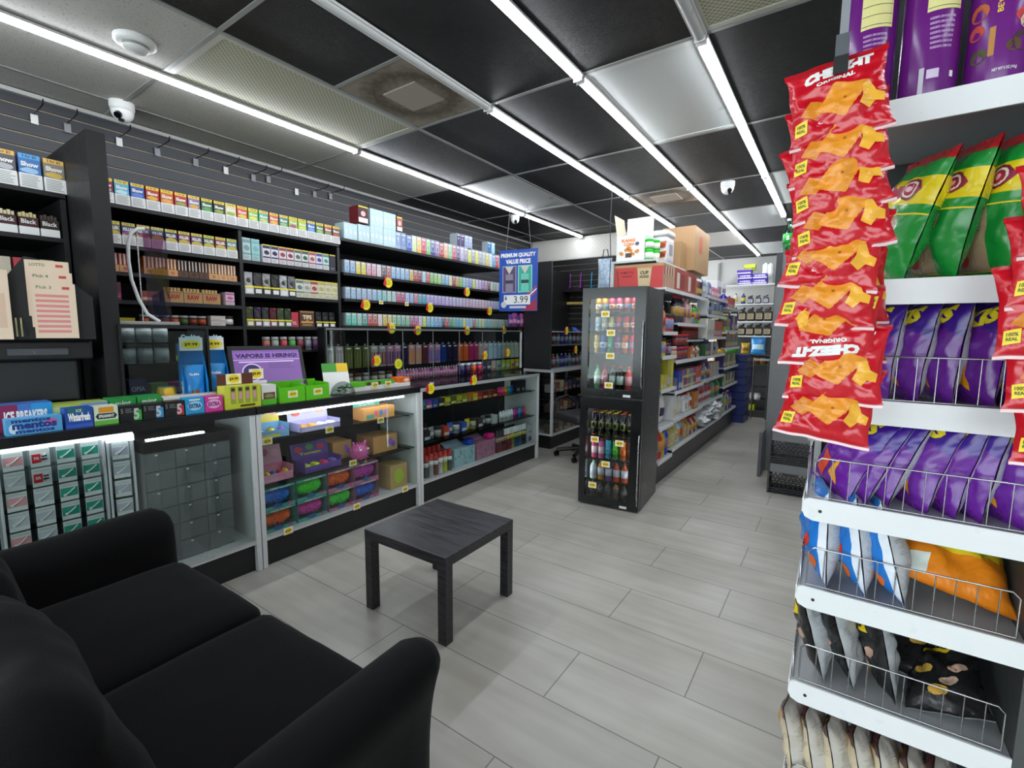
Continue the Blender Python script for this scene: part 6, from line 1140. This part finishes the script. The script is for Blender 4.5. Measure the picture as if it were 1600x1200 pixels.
for i, c in enumerate(['3a3c44', '3a3c44', 'e0e4e8', '3a4a90', '303238', '303238', '303238']): bk(jug(c, 'c8ccd8', .085, .07, .15, '202024') if i not in (2, 3) else bottle(c, 'c83040', 'd8c84a', .035, .19), 'oil_bottle', f'{cname(c)} bottle, {ordw(i)} from the left on the second back shelf', 'bottle', -1.80+.12*i, 1.97, 'bottles on the back shelves')
for z, nm, hh in ((1.67, 'third', .24), (1.42, 'fourth', .21)):
    for i in range(7): bk(jug('2a2624', 'b5a582' if not (i == 2 and nm == 'third') else 'b8ccc0', .125, .09, hh, '1c1a18'), 'oil_jug', f'dark jug with tan label, {ordw(i)} from the left on the {nm} back shelf', 'jug', -1.84+.135*i, z, 'dark jugs on the back shelves')
for i, (c, c2, w, h) in enumerate([('d8a81c', 'e8c83a', .16, .3), ('3a7a2a', 'e8d83a', .22, .30), ('c8a82a', '8a5a2a', .14, .2), ('3a98dc', 'c8e8f0', .24, .31), ]): bk(flex(c, c2, w, h, .08, '', 70+i), 'chip_bag', f'{["amber", "green and yellow", "small golden", "large sky blue"][i]} snack bag on the dark back shelf', 'snack bag', [-1.78, -1.57, -1.35, -1.15][i], 1.10, 'snack bags on the back shelf', 9.2)
for i in range(8): bk(jar('c8952a', 'b8852a', .045, .11, 'a8701c'), 'amber_jar', f'amber jar, {ordw(i)} from the left below the large sky blue bag', 'jar', -1.84+.11*i, .93, 'amber jars')
for i in range(2): bk(plain_box('24387a', 'c8d0e0', .3, .17, .2, 'TISSUE', 'c8d0e0'), 'tissue_pack', ['lower', 'upper'][i]+' navy pack on the dark back shelf', 'pack', -1.38, .52+.172*i, 'navy packs')
for i in range(4): bk(jar('e0e2e4', 'd8d8da', .05, .12), 'white_tub', f'white tub, {ordw(i)} from the left on the dark lower back shelf', 'tub', -1.45+.11*i, .30, 'white tubs') 
t = thing('wire_shelf', 'dark wire shelf below the navy packs', 'shelf', (-1.92, 9.13, .285)); MB().box((0, 0, 0), (.98, .43, .015), P('3a3c3e')).build('board', t)
bk(plain_box('d8e020', 'b8c010', .40, .10, .2), 'yellow_pack', 'yellow green pack at the bottom of the back shelving', 'pack', -1.35, .12, None)
t = thing('hand_truck', 'thin dark metal stand before the back shelving', 'stand', (-1.17, 9.0, 0)); 
for x in (0, .22): MB().cyl((x, 0, 0), (x, 0, 1.0), .012, P('4a4240')).build('leg', t)
MB().box((-.01, -.03, 1.001), (.23, .08, 1.03), P('c8ccd0')).build('top', t)
# ================================================================= grey cabinet on the right with bottles, crates
t = thing('grey_cabinet', 'tall grey speckled cabinet side at the right of the aisle', 'cabinet', (-.58, 5.60, 0))
MB().box((0, 0, 0), (1.5, .8, 2.27), mat('6c6e70', .45, kind='whitetile')).build('body', t); MB().box((.0, -.012, 1.95), (.05, -.001, 2.27), P('2a2c30')).build('corner_bracket', t); MB().box((-.004, -.004, 0), (-.0005, .8, 2.27), P('3a3c3e')).build('edge_trim', t)
for i in range(2):
    t = thing('water_bottle_pack', ['front', 'rear'][i]+' clear wrapped pack of green labelled bottles on the grey cabinet', 'bottle pack', (-.50+.28*0, 5.70+.3*i, 2.271))
    for k in range(3):
        M = mat('c8ecd8', .05, kind='glass'); b = MB().lathe([(0, 0, M), (.045, 0, M), (.05, .02, M), (.05, .11, M), (.051, .11, P('2fae4a')), (.051, .2, P('2fae4a')), (.05, .2, M), (.045, .24, M), (.018, .31, M), (.018, .33, P('e0e8e4')), (.02, .35, P('e0e8e4')), (0, .35, P('e0e8e4'))], 16)
        b.text('S', (0, -.053, .155), .03, .045, PAPER, bold=.05); b.build('bottle', t, (.0+.105*k, 0, 0.001))
def crate(lab, z):
    t = thing('milk_crate', lab, 'crate', (-.45, 4.82, z), R(1)); w, d, h = .33, .33, .29; C = P('1e1f21', .35); C2 = P('6c6e70', .3)
    for (a, b_) in (((0, 0), (1, 0)), ((0, 1), (1, 1)), ((0, 0), (0, 1)), ((1, 0), (1, 1))):
        m_ = MB(); A = Vector((a[0]*w, a[1]*d, 0)); Bv = Vector((b_[0]*w, b_[1]*d, 0)); u = (Bv-A)
        def seg_(p, q, r, M=C): m_.tube([A+u*p[0]+Vector((0, 0, p[1])), A+u*q[0]+Vector((0, 0, q[1]))], r, M, 4)
        for zz in (.008, .03, .05, .16, .175, .282): seg_((0, zz), (1, zz), .005)
        for k in range(9): seg_((k/9, .05), (min(1, k/9+.22), .16 if k < 8 else .12), .0035); seg_((k/9, .16), (min(1, k/9+.22), .05 if k < 8 else .09), .0035)
        for k in range(12): seg_((k/11, .008), (k/11, .05), .003)
        for e in (0, 1): seg_((e, 0), (e, .285), .010, C2)
        P0, P1 = A+u*.03, A+u*.97; nn = Vector((0, 0, 1)); m_.face([P0+nn*.20, P1+nn*.20, P1+nn*.278, P0+nn*.278], C2)
        m_.face([A+u*.35+nn*.176, A+u*.65+nn*.176, A+u*.7+nn*.2, A+u*.3+nn*.2], C)
        m_.build('side', t)
    MB().box((.006, .006, 0), (w-.006, d-.006, .01), C).build('bottom', t)
crate('lower black plastic milk crate on the floor beside the snack rack', 0); crate('upper black plastic milk crate stacked on the lower crate', .292)
t = thing('grey_board', 'dark grey board leaning behind the milk crates', 'board', (-.60, 5.30, 0)); MB().box((0, 0, 0), (.03, .28, .46), P('5a5c60')).build('panel', t)
# ================================================================= office chair
t = thing('office_chair', 'black office chair with loop arm behind the fridges', 'chair', (-2.40, 4.93, 0), R(-25))
for k in range(5):
    a = k*2*math.pi/5+.3; e = Vector((.29*math.cos(a), .29*math.sin(a), .075)); g_ = MB().tube([(0, 0, .11), e], .022, BLK, 6).build('base_leg', t)
    MB().cyl((e.x, e.y-.02, .03), (e.x, e.y+.02, .03), .029, BLKG).cyl((e.x, e.y, .03), (e.x, e.y, .075), .01, BLK).build('caster', g_)
MB().cyl((0, 0, .10), (0, 0, .42), .028, STEEL).build('gas_lift', t); MB().rbox((0, 0, .48), (.52, .50, .11), .045, P('232326', .6), 8).build('seat', t); MB().rbox((.0, .27, .82), (.48, .08, .56), .035, P('1c1c1f', .6), 8).build('backrest', t)
for s in (-1, 1): MB().tube([(s*.24, .1, .45), (s*.29, .16, .58), (s*.30, .0, .69), (s*.29, -.16, .66), (s*.27, -.18, .52), (s*.24, -.1, .45)], .018, BLK, 6).build('armrest', t)
# ================================================================= right snack rack
RY = 1.12; RX0, RX1 = -.04, .30; DK = P('b4b7ba', .35)
t = thing('snack_rack', 'white tiered snack rack with wire fronts at the right', 'snack rack', (0, RY, 0)); RW = P('e6e8e9', .3)
MB().box((RX0, .40, 0.0), (RX1, .43, 2.6), P('303234', .4)).build('back_panel', t)
for x in (RX0-.005, RX1-.02): MB().box((x, .37, 0), (x+.025, .398, 2.6), P('a9a9a6', .35)).build('upright', t)
MB().box((RX1+.001, .0, 0), (RX1+.02, .43, 2.6), P('4a4b4c', .4)).build('side_panel', t)
TZ = [1.865, 1.55, 1.325, 1.115, .925, .71, .43]
for k, z in enumerate(TZ):
    s1 = MB().box((RX0+.004, 0.004, z-.012), (RX1, .369, z), DK).build('shelf', t)
    fz = .046
    r_ = MB(); ys_, zt_ = 0, z+.002; n = 6
    prof = [(RX0+.012, zt_), (RX1, zt_), (RX1, zt_-fz), (RX0+.02, zt_-fz), (RX0+.006, zt_-fz+.006), (RX0, zt_-fz+.02), (RX0+.004, zt_-.004)]
    r_.face([(x, -.002, zz) for x, zz in prof], RW); r_.face([(x, .003, zz) for x, zz in prof[::-1]], RW)
    for i in range(len(prof)): a, b_ = prof[i], prof[(i+1) % len(prof)]; r_.face([(a[0], -.002, a[1]), (a[0], .003, a[1]), (b_[0], .003, b_[1]), (b_[0], -.002, b_[1])], RW)
    r_.box((RX0, .003, z-.03), (RX0+.003, .36, z), RW); r_.build('front_rail', s1)
    if k >= 3: MB().cyl((RX0+.032, -.0035, z-.022), (RX0+.032, -.002, z-.022), .0032, BLK, n=10).build('rail_hole', s1)
    if k >= 2:
        f = MB(); hh = .085; x0, x1 = (RX0+.018, RX1-.012); FW = P('8f9294', .3)
        f.tube([(x0, .35, z+.003), (x0, .35, z+hh), (x0, .012, z+hh)] if False else [(x0, .010, z+.004), (x0, .010, z+hh-.01), (x0+.01, .010, z+hh), (x1-.01, .010, z+hh), (x1, .010, z+hh-.01), (x1, .010, z+.004)], .0017, STEEL, 6)
        f.tube([(x0, .010, z+.004), (x1, .010, z+.004)], .0014, STEEL, 6); q = 1
        while x0+q*.0285 < x1-.008: f.tube([(x0+q*.0285, .010, z+.004), (x0+q*.0285, .010, z+hh)], .0011, STEEL, 5); q += 1
        f.tube([(RX0+.006, .010, z+.003), (RX0+.006, .30, z+.003)], .0011, STEEL, 5); f.tube([(RX0+.006, .012, z+.003), (RX0+.006, .012, z+hh), (RX0+.006, .30, z+hh)], .0014, STEEL, 5)
        for q in range(9): f.tube([(RX0+.006, .04+.03*q, z+.003), (RX0+.006, .04+.03*q, z+hh)], .0011, STEEL, 5)
        f.build('wire_fence', s1)
    b = MB(); b.face([(RX0+.02, .30, z-.0125), (RX0+.02, .368, z-.13), (RX0+.02, .368, z-.0125)], P('b8bbbd')); b.face([(RX1-.02, .06, z-.0125), (RX1-.02, .368, z-.09), (RX1-.02, .368, z-.0125)][::-1], P('b8bbbd')); b.build('bracket', s1)
# canisters
def canister(front):
    b = MB(); PUc = P('6a1f7a', .2); r, h = .0415, .26
    b.lathe([(0, 0, PUc), (r*.97, 0, PAPER), (r, .004, PUc), (r, h, PUc), (r*.9, h+.004, PUc), (0, h+.004, PUc)], 40)
    def wrap(a0, a1, z0, z1, M, off=.0004, n=8):
        for i in range(n):
            p, q = a0+(a1-a0)*i/n, a0+(a1-a0)*(i+1)/n; R_ = r+off; b.face([(R_*math.sin(p), -R_*math.cos(p), z0), (R_*math.sin(q), -R_*math.cos(q), z0), (R_*math.sin(q), -R_*math.cos(q), z1), (R_*math.sin(p), -R_*math.cos(p), z1)], M, True)
    def wt(s, a, z, w, hgt, M, vert=False, off=.0007):
        V, T, _ = text_tris(s, .02); out = []
        for x, y in V:
            if vert: x, y = -y*w/hgt*hgt/w, x; dx, dz = x*w, y*hgt
            else: dx, dz = x*w, y*hgt
            an = a+dx/r; out.append(((r+off)*math.sin(an), -(r+off)*math.cos(an), z+dz))
        b.mesh(out, T, M)
    if front:
        wt('BEYOND SALTY FRIES', -.2, .17, .007, .12, P('e8c03a'), True); wrap(-.45, -.3+.03, .045, .09, P('b8803a')); 
        for a, z, ra, c in ((.55, .15, .022, 'e89a2a'), (-.85, .12, .014, 'b85a2a'), (-.9, .09, .012, 'c84a3a'), (.5, .10, .010, 'c83a34'), (.75, .09, .014, 'd8b8a0'), (.6, .06, .016, '3a2a20'), (.3, .055, .01, '5a3a24'), (-.75, .05, .012, '4a4a24')):
            b.face([((r+.0006)*math.sin(a+ra*math.cos(q*.52)/r), -(r+.0006)*math.cos(a+ra*math.cos(q*.52)/r), z+ra*math.sin(q*.52)) for q in range(12)], P(c))
        wt('NET WT 5 OZ (141g)', .1, .02, .03, .006, PAPER)
    else:
        wrap(-.35, .85, .14, .26, P('e0d890'), .0004); 
        for k in range(7): wrap(-.33, .82, .145+.0165*k, .146+.0165*k, INK, .0007)
        for k in range(7): wt('INGREDIENTS: CORN FLOUR VEGETABLE OIL'[:34-k*2], .2, .128-.008*k, .036-.001*k, .004, P('d8b8e0'))
        wrap(-.2, .2, .03, .045, P('d8c8e0'), .0005); wrap(.6, .75, .03, .04, PAPER, .0006); wrap(-.45, -.28, .0, .05, P('c8c8d0'), .0005)
    return b
for i, (x, fr, rz) in enumerate([(.008, 0, 0), (.098, 0, 5), (.188, 1, 0), (.262+.012, 0, 0)]):
    put(canister(fr).me('snack_canister'), 'snack_canister', ['leftmost purple snack canister turned to its cream nutrition panel', 'purple canister with cream panel, second on the top tier', 'purple canister showing orange snack pictures on the top tier', 'rightmost purple canister on the top tier'][i], 'snack canister', (x, RY+.055, 1.866), R(rz), 'purple snack canisters')
# bag materials
def bagmat(c, r=.28, sc=14): return mat(c, r, kind='bag', scale=sc)
def bag_frontback(w, h, d, fc, bc, seed, fr=None, extra=None, wr=.008):
    b, pos = pillow(w, h, d, lambda s_, u, v: (fr(u, v) if fr else bagmat(fc)) if s_ < 0 else (bagmat(bc) if .0 < u < 1.0 else bagmat(fc)), 22, 30, seed, wr)
    # printed nutrition text on the back half
    T = []; rr2 = random.Random(seed)
    if extra: extra(b, pos)
    return b, pos
def nutr(b, pos, u0=.04, u1=.30, v0=.12, v1=.86, s_=1, seed=1):
    rr2 = random.Random(seed); v = v0
    while v < v1:
        e = u1-(u1-u0)*rr2.uniform(0, .2); th = .010 if rr2.random() < .9 else .016
        decal(b, pos, polyt([(u0, v), (e, v), (e, v+th*.3), (u0, v+th*.3)]), P('6a6e76'), s_, .0006, .08); v += .022
def purple(seed):
    def fr(u, v): return bagmat('3c1290' if v > .62+.12*math.sin(u*3) else '6a2098')
    b, pos = bag_frontback(.145, .20, .062, '6a2098', 'c6cad0', seed, fr)
    decal(b, pos, textt('TAKIS', .5, .76, .75, .17, .06, .25), P('f0dc28'), -1, .001, .05); decal(b, pos, polyt([(.2, .15), (.42, .1), (.5, .34), (.3, .4)]), P('d84a20')); decal(b, pos, polyt([(.55, .2), (.75, .12), (.7, .4)]), P('e8a01c'))
    decal(b, pos, polyt([(.05, .03), (.3, .03), (.3, .07), (.05, .07)]), P('d8d8e8'))
    for s, a in ((1, .06), (1, .70)): nutr(b, pos, a, a+.24, .12, .86, 1, seed)
    return b
PB = [purple(i) for i in range(4)]; PBM = [b.me('snack_bag') for b in PB]
def placebag(me_, x, y, z, rz, lean, label, cat='snack bag', grp=None, pitch_=0, name='snack_bag'):
    o = put(me_, name, label, cat, (0, 0, 0), 0, grp)
    o.matrix_world = Matrix.Translation((x, y, z)) @ Matrix.Rotation(R(lean), 4, 'Y') @ Matrix.Rotation(R(pitch_), 4, 'X') @ Matrix.Rotation(R(rz), 4, 'Z'); return o
for i, x in enumerate([.052, .098, .150, .198, .246, .28]): placebag(PBM[i % 4], x, RY+.10, 1.327, -62-3*(i % 3), 5+2*(i % 2), f'purple snack bag, {ordw(i)} from the left on the third tier below the green bags', grp='purple snack bags on the third tier')
for i, x in enumerate([.0, .035, .072, .122, .166, .206, .25]): placebag(PBM[(i+1) % 4], x, RY+.095, 1.118, -60-4*(i % 3), 24-3*i, f'purple snack bag, {ordw(i)} from the left on the fourth tier above the blue bags', grp='purple snack bags on the fourth tier')
def green(seed):
    def fr(u, v):
        if v > .9: return bagmat('c41a24')
        if .60 < v < .80: return bagmat('f0d81a')
        if v < .50 and .28 < u < .72 and v > .06: return bagmat('b89c7c', .2, 40)
        return bagmat('18983a')
    b, pos = pillow(.165, .255, .07, lambda s_, u, v: fr(u, v) if s_ < 0 else (fr(u, v) if u < .24 or u > .76 else bagmat('c0c4c8') if v < .8 else bagmat('18983a')), 22, 34, seed, .009)
    decal(b, pos, textt('SOLO', .5, .70, .8, .10, .08), P('a81c48'), -1, .001); decal(b, pos, [tuple(Vector((.27+q[0], .70+q[1])) for q in t3) for t3 in [((0, 0), (.0, 0), (0, 0))]], P('a81c48'))
    for cx in (.28, .74):
        for ra, c in ((.13, '8a1840'), (.10, 'f0e8d8'), (.075, 'b01c48'), (.035, 'f0c0c8')): decal(b, pos, polyt([(cx+ra*math.cos(q*.52), .70+ra*.62*math.sin(q*.52)) for q in range(12)]), P(c), -1, .0012+.0004*(.13-ra)*20)
    decal(b, pos, polyt([(0, .595), (1, .595), (1, .61), (0, .61)]), P('f0d81a')); decal(b, pos, polyt([(0, .51), (1, .51), (1, .522), (0, .522)]), P('f0d81a'))
    decal(b, pos, polyt([(.4+.1*math.cos(q*.6), .15+.06*math.sin(q*.6)) for q in range(10)]), P('c83a30')); decal(b, pos, polyt([(.3, .2), (.5, .2), (.5, .24), (.3, .24)]), PAPER); decal(b, pos, polyt([(.25, .05), (.75, .05), (.75, .06), (.25, .06)]), P('f0d81a'))
    nutr(b, pos, .0, .22, .25, .72, 1, seed); nutr(b, pos, .78, .99, .25, .72, 1, seed)
    return b
for i, (x, rz, ln) in enumerate([(.07, -68, 15), (.142, -68, 10), (.215, -64, 5), (.30, -40, 5)]): 
    if i < 3: placebag(green(11+i).me('snack_bag'), x-.01, RY+.11, 1.552, rz, ln, f'green and yellow snack bag, {ordw(i)} from the left on the second tier', grp='green snack bags')
def bluebag(seed):
    b, pos = pillow(.15, .215, .07, lambda s_, u, v: bagmat('e6ecf4') if (s_ < 0 and u > .93) else bagmat('1f78d0') if s_ < 0 else bagmat('c3c6cb'), 20, 28, seed, .007)
    for k, (u, v) in enumerate([(.75, .42), (.6, .3), (.8, .22)]): decal(b, pos, polyt([(u+.10*math.cos(q*.6), v+.07*math.sin(q*.6)) for q in range(10)]), P(['d83a20', 'e88a3a', 'e8702a'][k]))
    decal(b, pos, textt('Herr', .4, .86, .5, .1, .03), P('c82030')); nutr(b, pos, .52, .99, .14, .85, 1, seed); nutr(b, pos, .02, .5, .14, .85, 1, seed); return b
for i, (x, ln) in enumerate([(.000, -2), (.066, -8), (.126, -14)]): placebag(bluebag(20+i).me('snack_bag'), x, RY+.08, .928, -80, ln, f'blue and silver snack bag, {ordw(i)} from the left on the fifth tier', grp='blue snack bags')
b, pos = pillow(.19, .22, .07, lambda s_, u, v: bagmat('f08a1c') if v+.3*math.sin(u*4)*.3 < .42 else bagmat('e8d028') if s_ < 0 else bagmat('c8ccd0'), 22, 26, 33, .012)
decal(b, pos, polyt([(.1, .7), (.45, .85), (.6, .72), (.2, .55)]), P('d8b020')); decal(b, pos, polyt([(.02, .05), (.2, .05), (.2, .25), (.02, .25)]), P('e0e8e0')); nutr(b, pos, .2, .8, .1, .8, 1)
placebag(b.me('snack_bag'), .30-.085, RY+.05, .962, 20, 0, 'orange and yellow banana chip bag lying on the fifth tier', pitch_=-58)
def blackbag(seed):
    b, pos = pillow(.13, .20, .055, lambda s_, u, v: bagmat('1b1b1c') if s_ < 0 else bagmat('b4b7ba'), 20, 26, seed, .01)
    decal(b, pos, polyt([(.3, .62), (.75, .66), (.72, .86), (.5, .80), (.28, .84)]), P('f0d020')); decal(b, pos, textt('Pod', .5, .73, .3, .09, .04), INK, -1, .0014)
    for k, (u, v) in enumerate([(.3, .4), (.6, .3), (.45, .18), (.75, .45)]): decal(b, pos, polyt([(u+.13*math.cos(q*.6), v+.055*math.sin(q*.6+.3)) for q in range(10)]), P(['c8a040', 'd8b8a0', 'c89a38', 'd8b09a'][k]))
    nutr(b, pos, .04, .96, .12, .88, 1, seed); return b
BB = [blackbag(40+i).me('snack_bag') for i in range(3)]
for i, (x, ln, rz) in enumerate([(.025, -16, -92), (.075, -16, -90), (.13, -12, -78)]): placebag(BB[i], x, RY+.09, .713, rz, ln, f'standing black snack bag with silver back, {ordw(i)} from the left on the sixth tier', grp='standing black snack bags')
for i, (x, y, rz, pt, z) in enumerate([(.20, .10, 15, -65, .74), (.22, .03, -20, -72, .735), (.17, .22, 40, -50, .75)]): placebag(BB[i % 3], x, RY+y, z, rz, 0, ['black snack bag lying behind the yellow labelled one on the sixth tier', 'black snack bag with yellow label lying at the front right of the sixth tier', 'crumpled black snack bag at the back of the sixth tier'][i], pitch_=pt)
def tanbag(seed):
    b, pos = pillow(.12, .21, .05, lambda s_, u, v: (bagmat('4a1c1c') if v > .86 else bagmat('c89a50') if .3 < u < .8 else bagmat('e0cfae')) if s_ < 0 else bagmat('c9c4bc'), 18, 26, seed, .009); nutr(b, pos, .05, .95, .1, .85, 1, seed); return b
TB = [tanbag(50+i).me('snack_bag') for i in range(3)]
for i, x in enumerate([.0, .04, .08, .125, .165, .21, .25]): placebag(TB[i % 3], x, RY+.07, .433, -100, -10, f'tan and brown snack bag, {ordw(i)} from the left on the lowest visible tier', grp='tan snack bags')
# clip strips of red cracker bags
CR = P('e8952c', .3)
def cracker(seed, up_=False, letters=True):
    b, pos = pillow(.142, .140, .034, lambda s_, u, v: mat('c40f22', .22, kind='bag', scale=18) if .045 < v < .975 else mat('e8c4c6' if v < .03 else 'a80f1c', .3, kind='bag', scale=18), 34, 60, seed, .008)
    fl = up_
    def F(pts): return polyt([(1-x, 1-y) if fl else (x, y) for x, y in pts])
    saw = lambda a, c, n: [(a[0]+(c[0]-a[0])*k/n+(.011 if k % 2 else 0)*(1 if c[1] > a[1] and c[0] < a[0]+.3 else -1), a[1]+(c[1]-a[1])*k/n) for k in range(n)]
    q = [(.26, .36), (.56, .22), (.84, .58), (.50, .64)]
    decal(b, pos, F(saw(q[0], q[1], 14)+saw(q[1], q[2], 14)+saw(q[2], q[3], 12)+saw(q[3], q[0], 12)), CR, -1, .0012)
    decal(b, pos, F([(.09, .36), (.26, .28), (.40, .44), (.22, .52)]), P('d88322', .3), -1, .0008); decal(b, pos, F([(.70, .30), (.80, .24), (.86, .32), (.95, .30), (.96, .40), (.88, .44), (.84, .56), (.76, .52), (.74, .40)]), P('f0b038', .3), -1, .0016)
    decal(b, pos, F([(.55, .42), (.58, .42), (.58, .45), (.55, .45)]), P('a85a14'), -1, .0018)
    decal(b, pos, textt('CHEEZ-IT', .52 if not fl else .48, .82 if not fl else .18, .70, .125, .09, .10 if not fl else .10, 0, fl), PAPER, -1, .0012, .06)
    decal(b, pos, textt('ORIGINAL', .5, .70 if not fl else .30, .40, .05, .05, .10, 0, fl), PAPER, -1, .0012, .06)
    x0 = .05; decal(b, pos, F([(.04, .14), (.17, .16), (.17, .31), (.04, .29)]), P('f0d832'), -1, .0014); decal(b, pos, textt('100%', .105 if not fl else .895, .25 if not fl else .75, .09, .04, .03, 0, 0, fl), P('5a4a10'), -1, .002); decal(b, pos, textt('REAL', .105 if not fl else .895, .2 if not fl else .8, .09, .035, .03, 0, 0, fl), P('3a4a10'), -1, .002)
    return b
CB = [cracker(60+i).me('cracker_bag') for i in range(4)]+[cracker(66, True).me('cracker_bag')]
t = thing('clip_strip', 'grey clip strip hanging from the rack with red cracker bags', 'clip strip', (-.028, RY-.128, 1.26)); MB().box((-.006, 0, 0), (.006, .002, .86), LG).build('strip', t); MB().box((-.009, -.034, .615), (.009, -.001, .665), P('5a5e62', .3)).build('clip', t); MB().box((-.010, -.036, .605), (.010, -.0342, .632), BLK).build('clip_band', t)
BZ = [(1.763, -.021, 3, -7), (1.700, -.018, 3, -6), (1.645, -.010, 5, -12), (1.585, -.006, 4, -7), (1.524, -.026, 0, 7), (1.461, -.026, -1, 3), (1.397, -.016, 4, 1), (1.335, -.006, -1, 2), (1.268, -.018, 1, 7)]
for i, (z, x, rz, ro) in enumerate(BZ):
    k = 4 if i == 6 else i % 4; o = put(CB[k], 'cracker_bag', f'red cracker snack bag, {ordw(i)} from the top of the left clip strip', 'cracker bag', (0, 0, 0), 0, 'red cracker bags on the left clip strip')
    o.matrix_world = Matrix.Translation((x, RY-.160, z)) @ Matrix.Rotation(R(rz), 4, 'Z') @ Matrix.Rotation(R(ro), 4, 'Y') @ Matrix.Rotation(R(-9), 4, 'X')
for i, (z, x) in enumerate([(1.50, .012), (1.43, .014), (1.36, .008)]):
    o = put(CB[i], 'cracker_bag', f'red cracker snack bag behind the front column, {ordw(i)} from the top', 'cracker bag', (0, 0, 0), 0, 'red cracker bags behind the left strip'); o.matrix_world = Matrix.Translation((x, RY-.09, z-.03)) @ Matrix.Rotation(R(35), 4, 'Z') @ Matrix.Rotation(R(-8), 4, 'X')
t = thing('clip_strip', 'grey clip strip at the right picture edge', 'clip strip', (.262, RY-.13, 1.26)); MB().box((-.006, 0, 0), (.006, .002, .58), LG).build('strip', t)
for i, (z, x) in enumerate([(1.58, .268), (1.51, .262), (1.44, .255), (1.365, .27), (1.29, .285)]):
    o = put(CB[i % 4], 'cracker_bag', f'red cracker snack bag at the right edge, {ordw(i)} from the top', 'cracker bag', (0, 0, 0), 0, 'red cracker bags at the right edge'); o.matrix_world = Matrix.Translation((x, RY-.165, z-.02)) @ Matrix.Rotation(R(-4), 4, 'Z') @ Matrix.Rotation(R(-4), 4, 'Y') @ Matrix.Rotation(R(-9), 4, 'X')
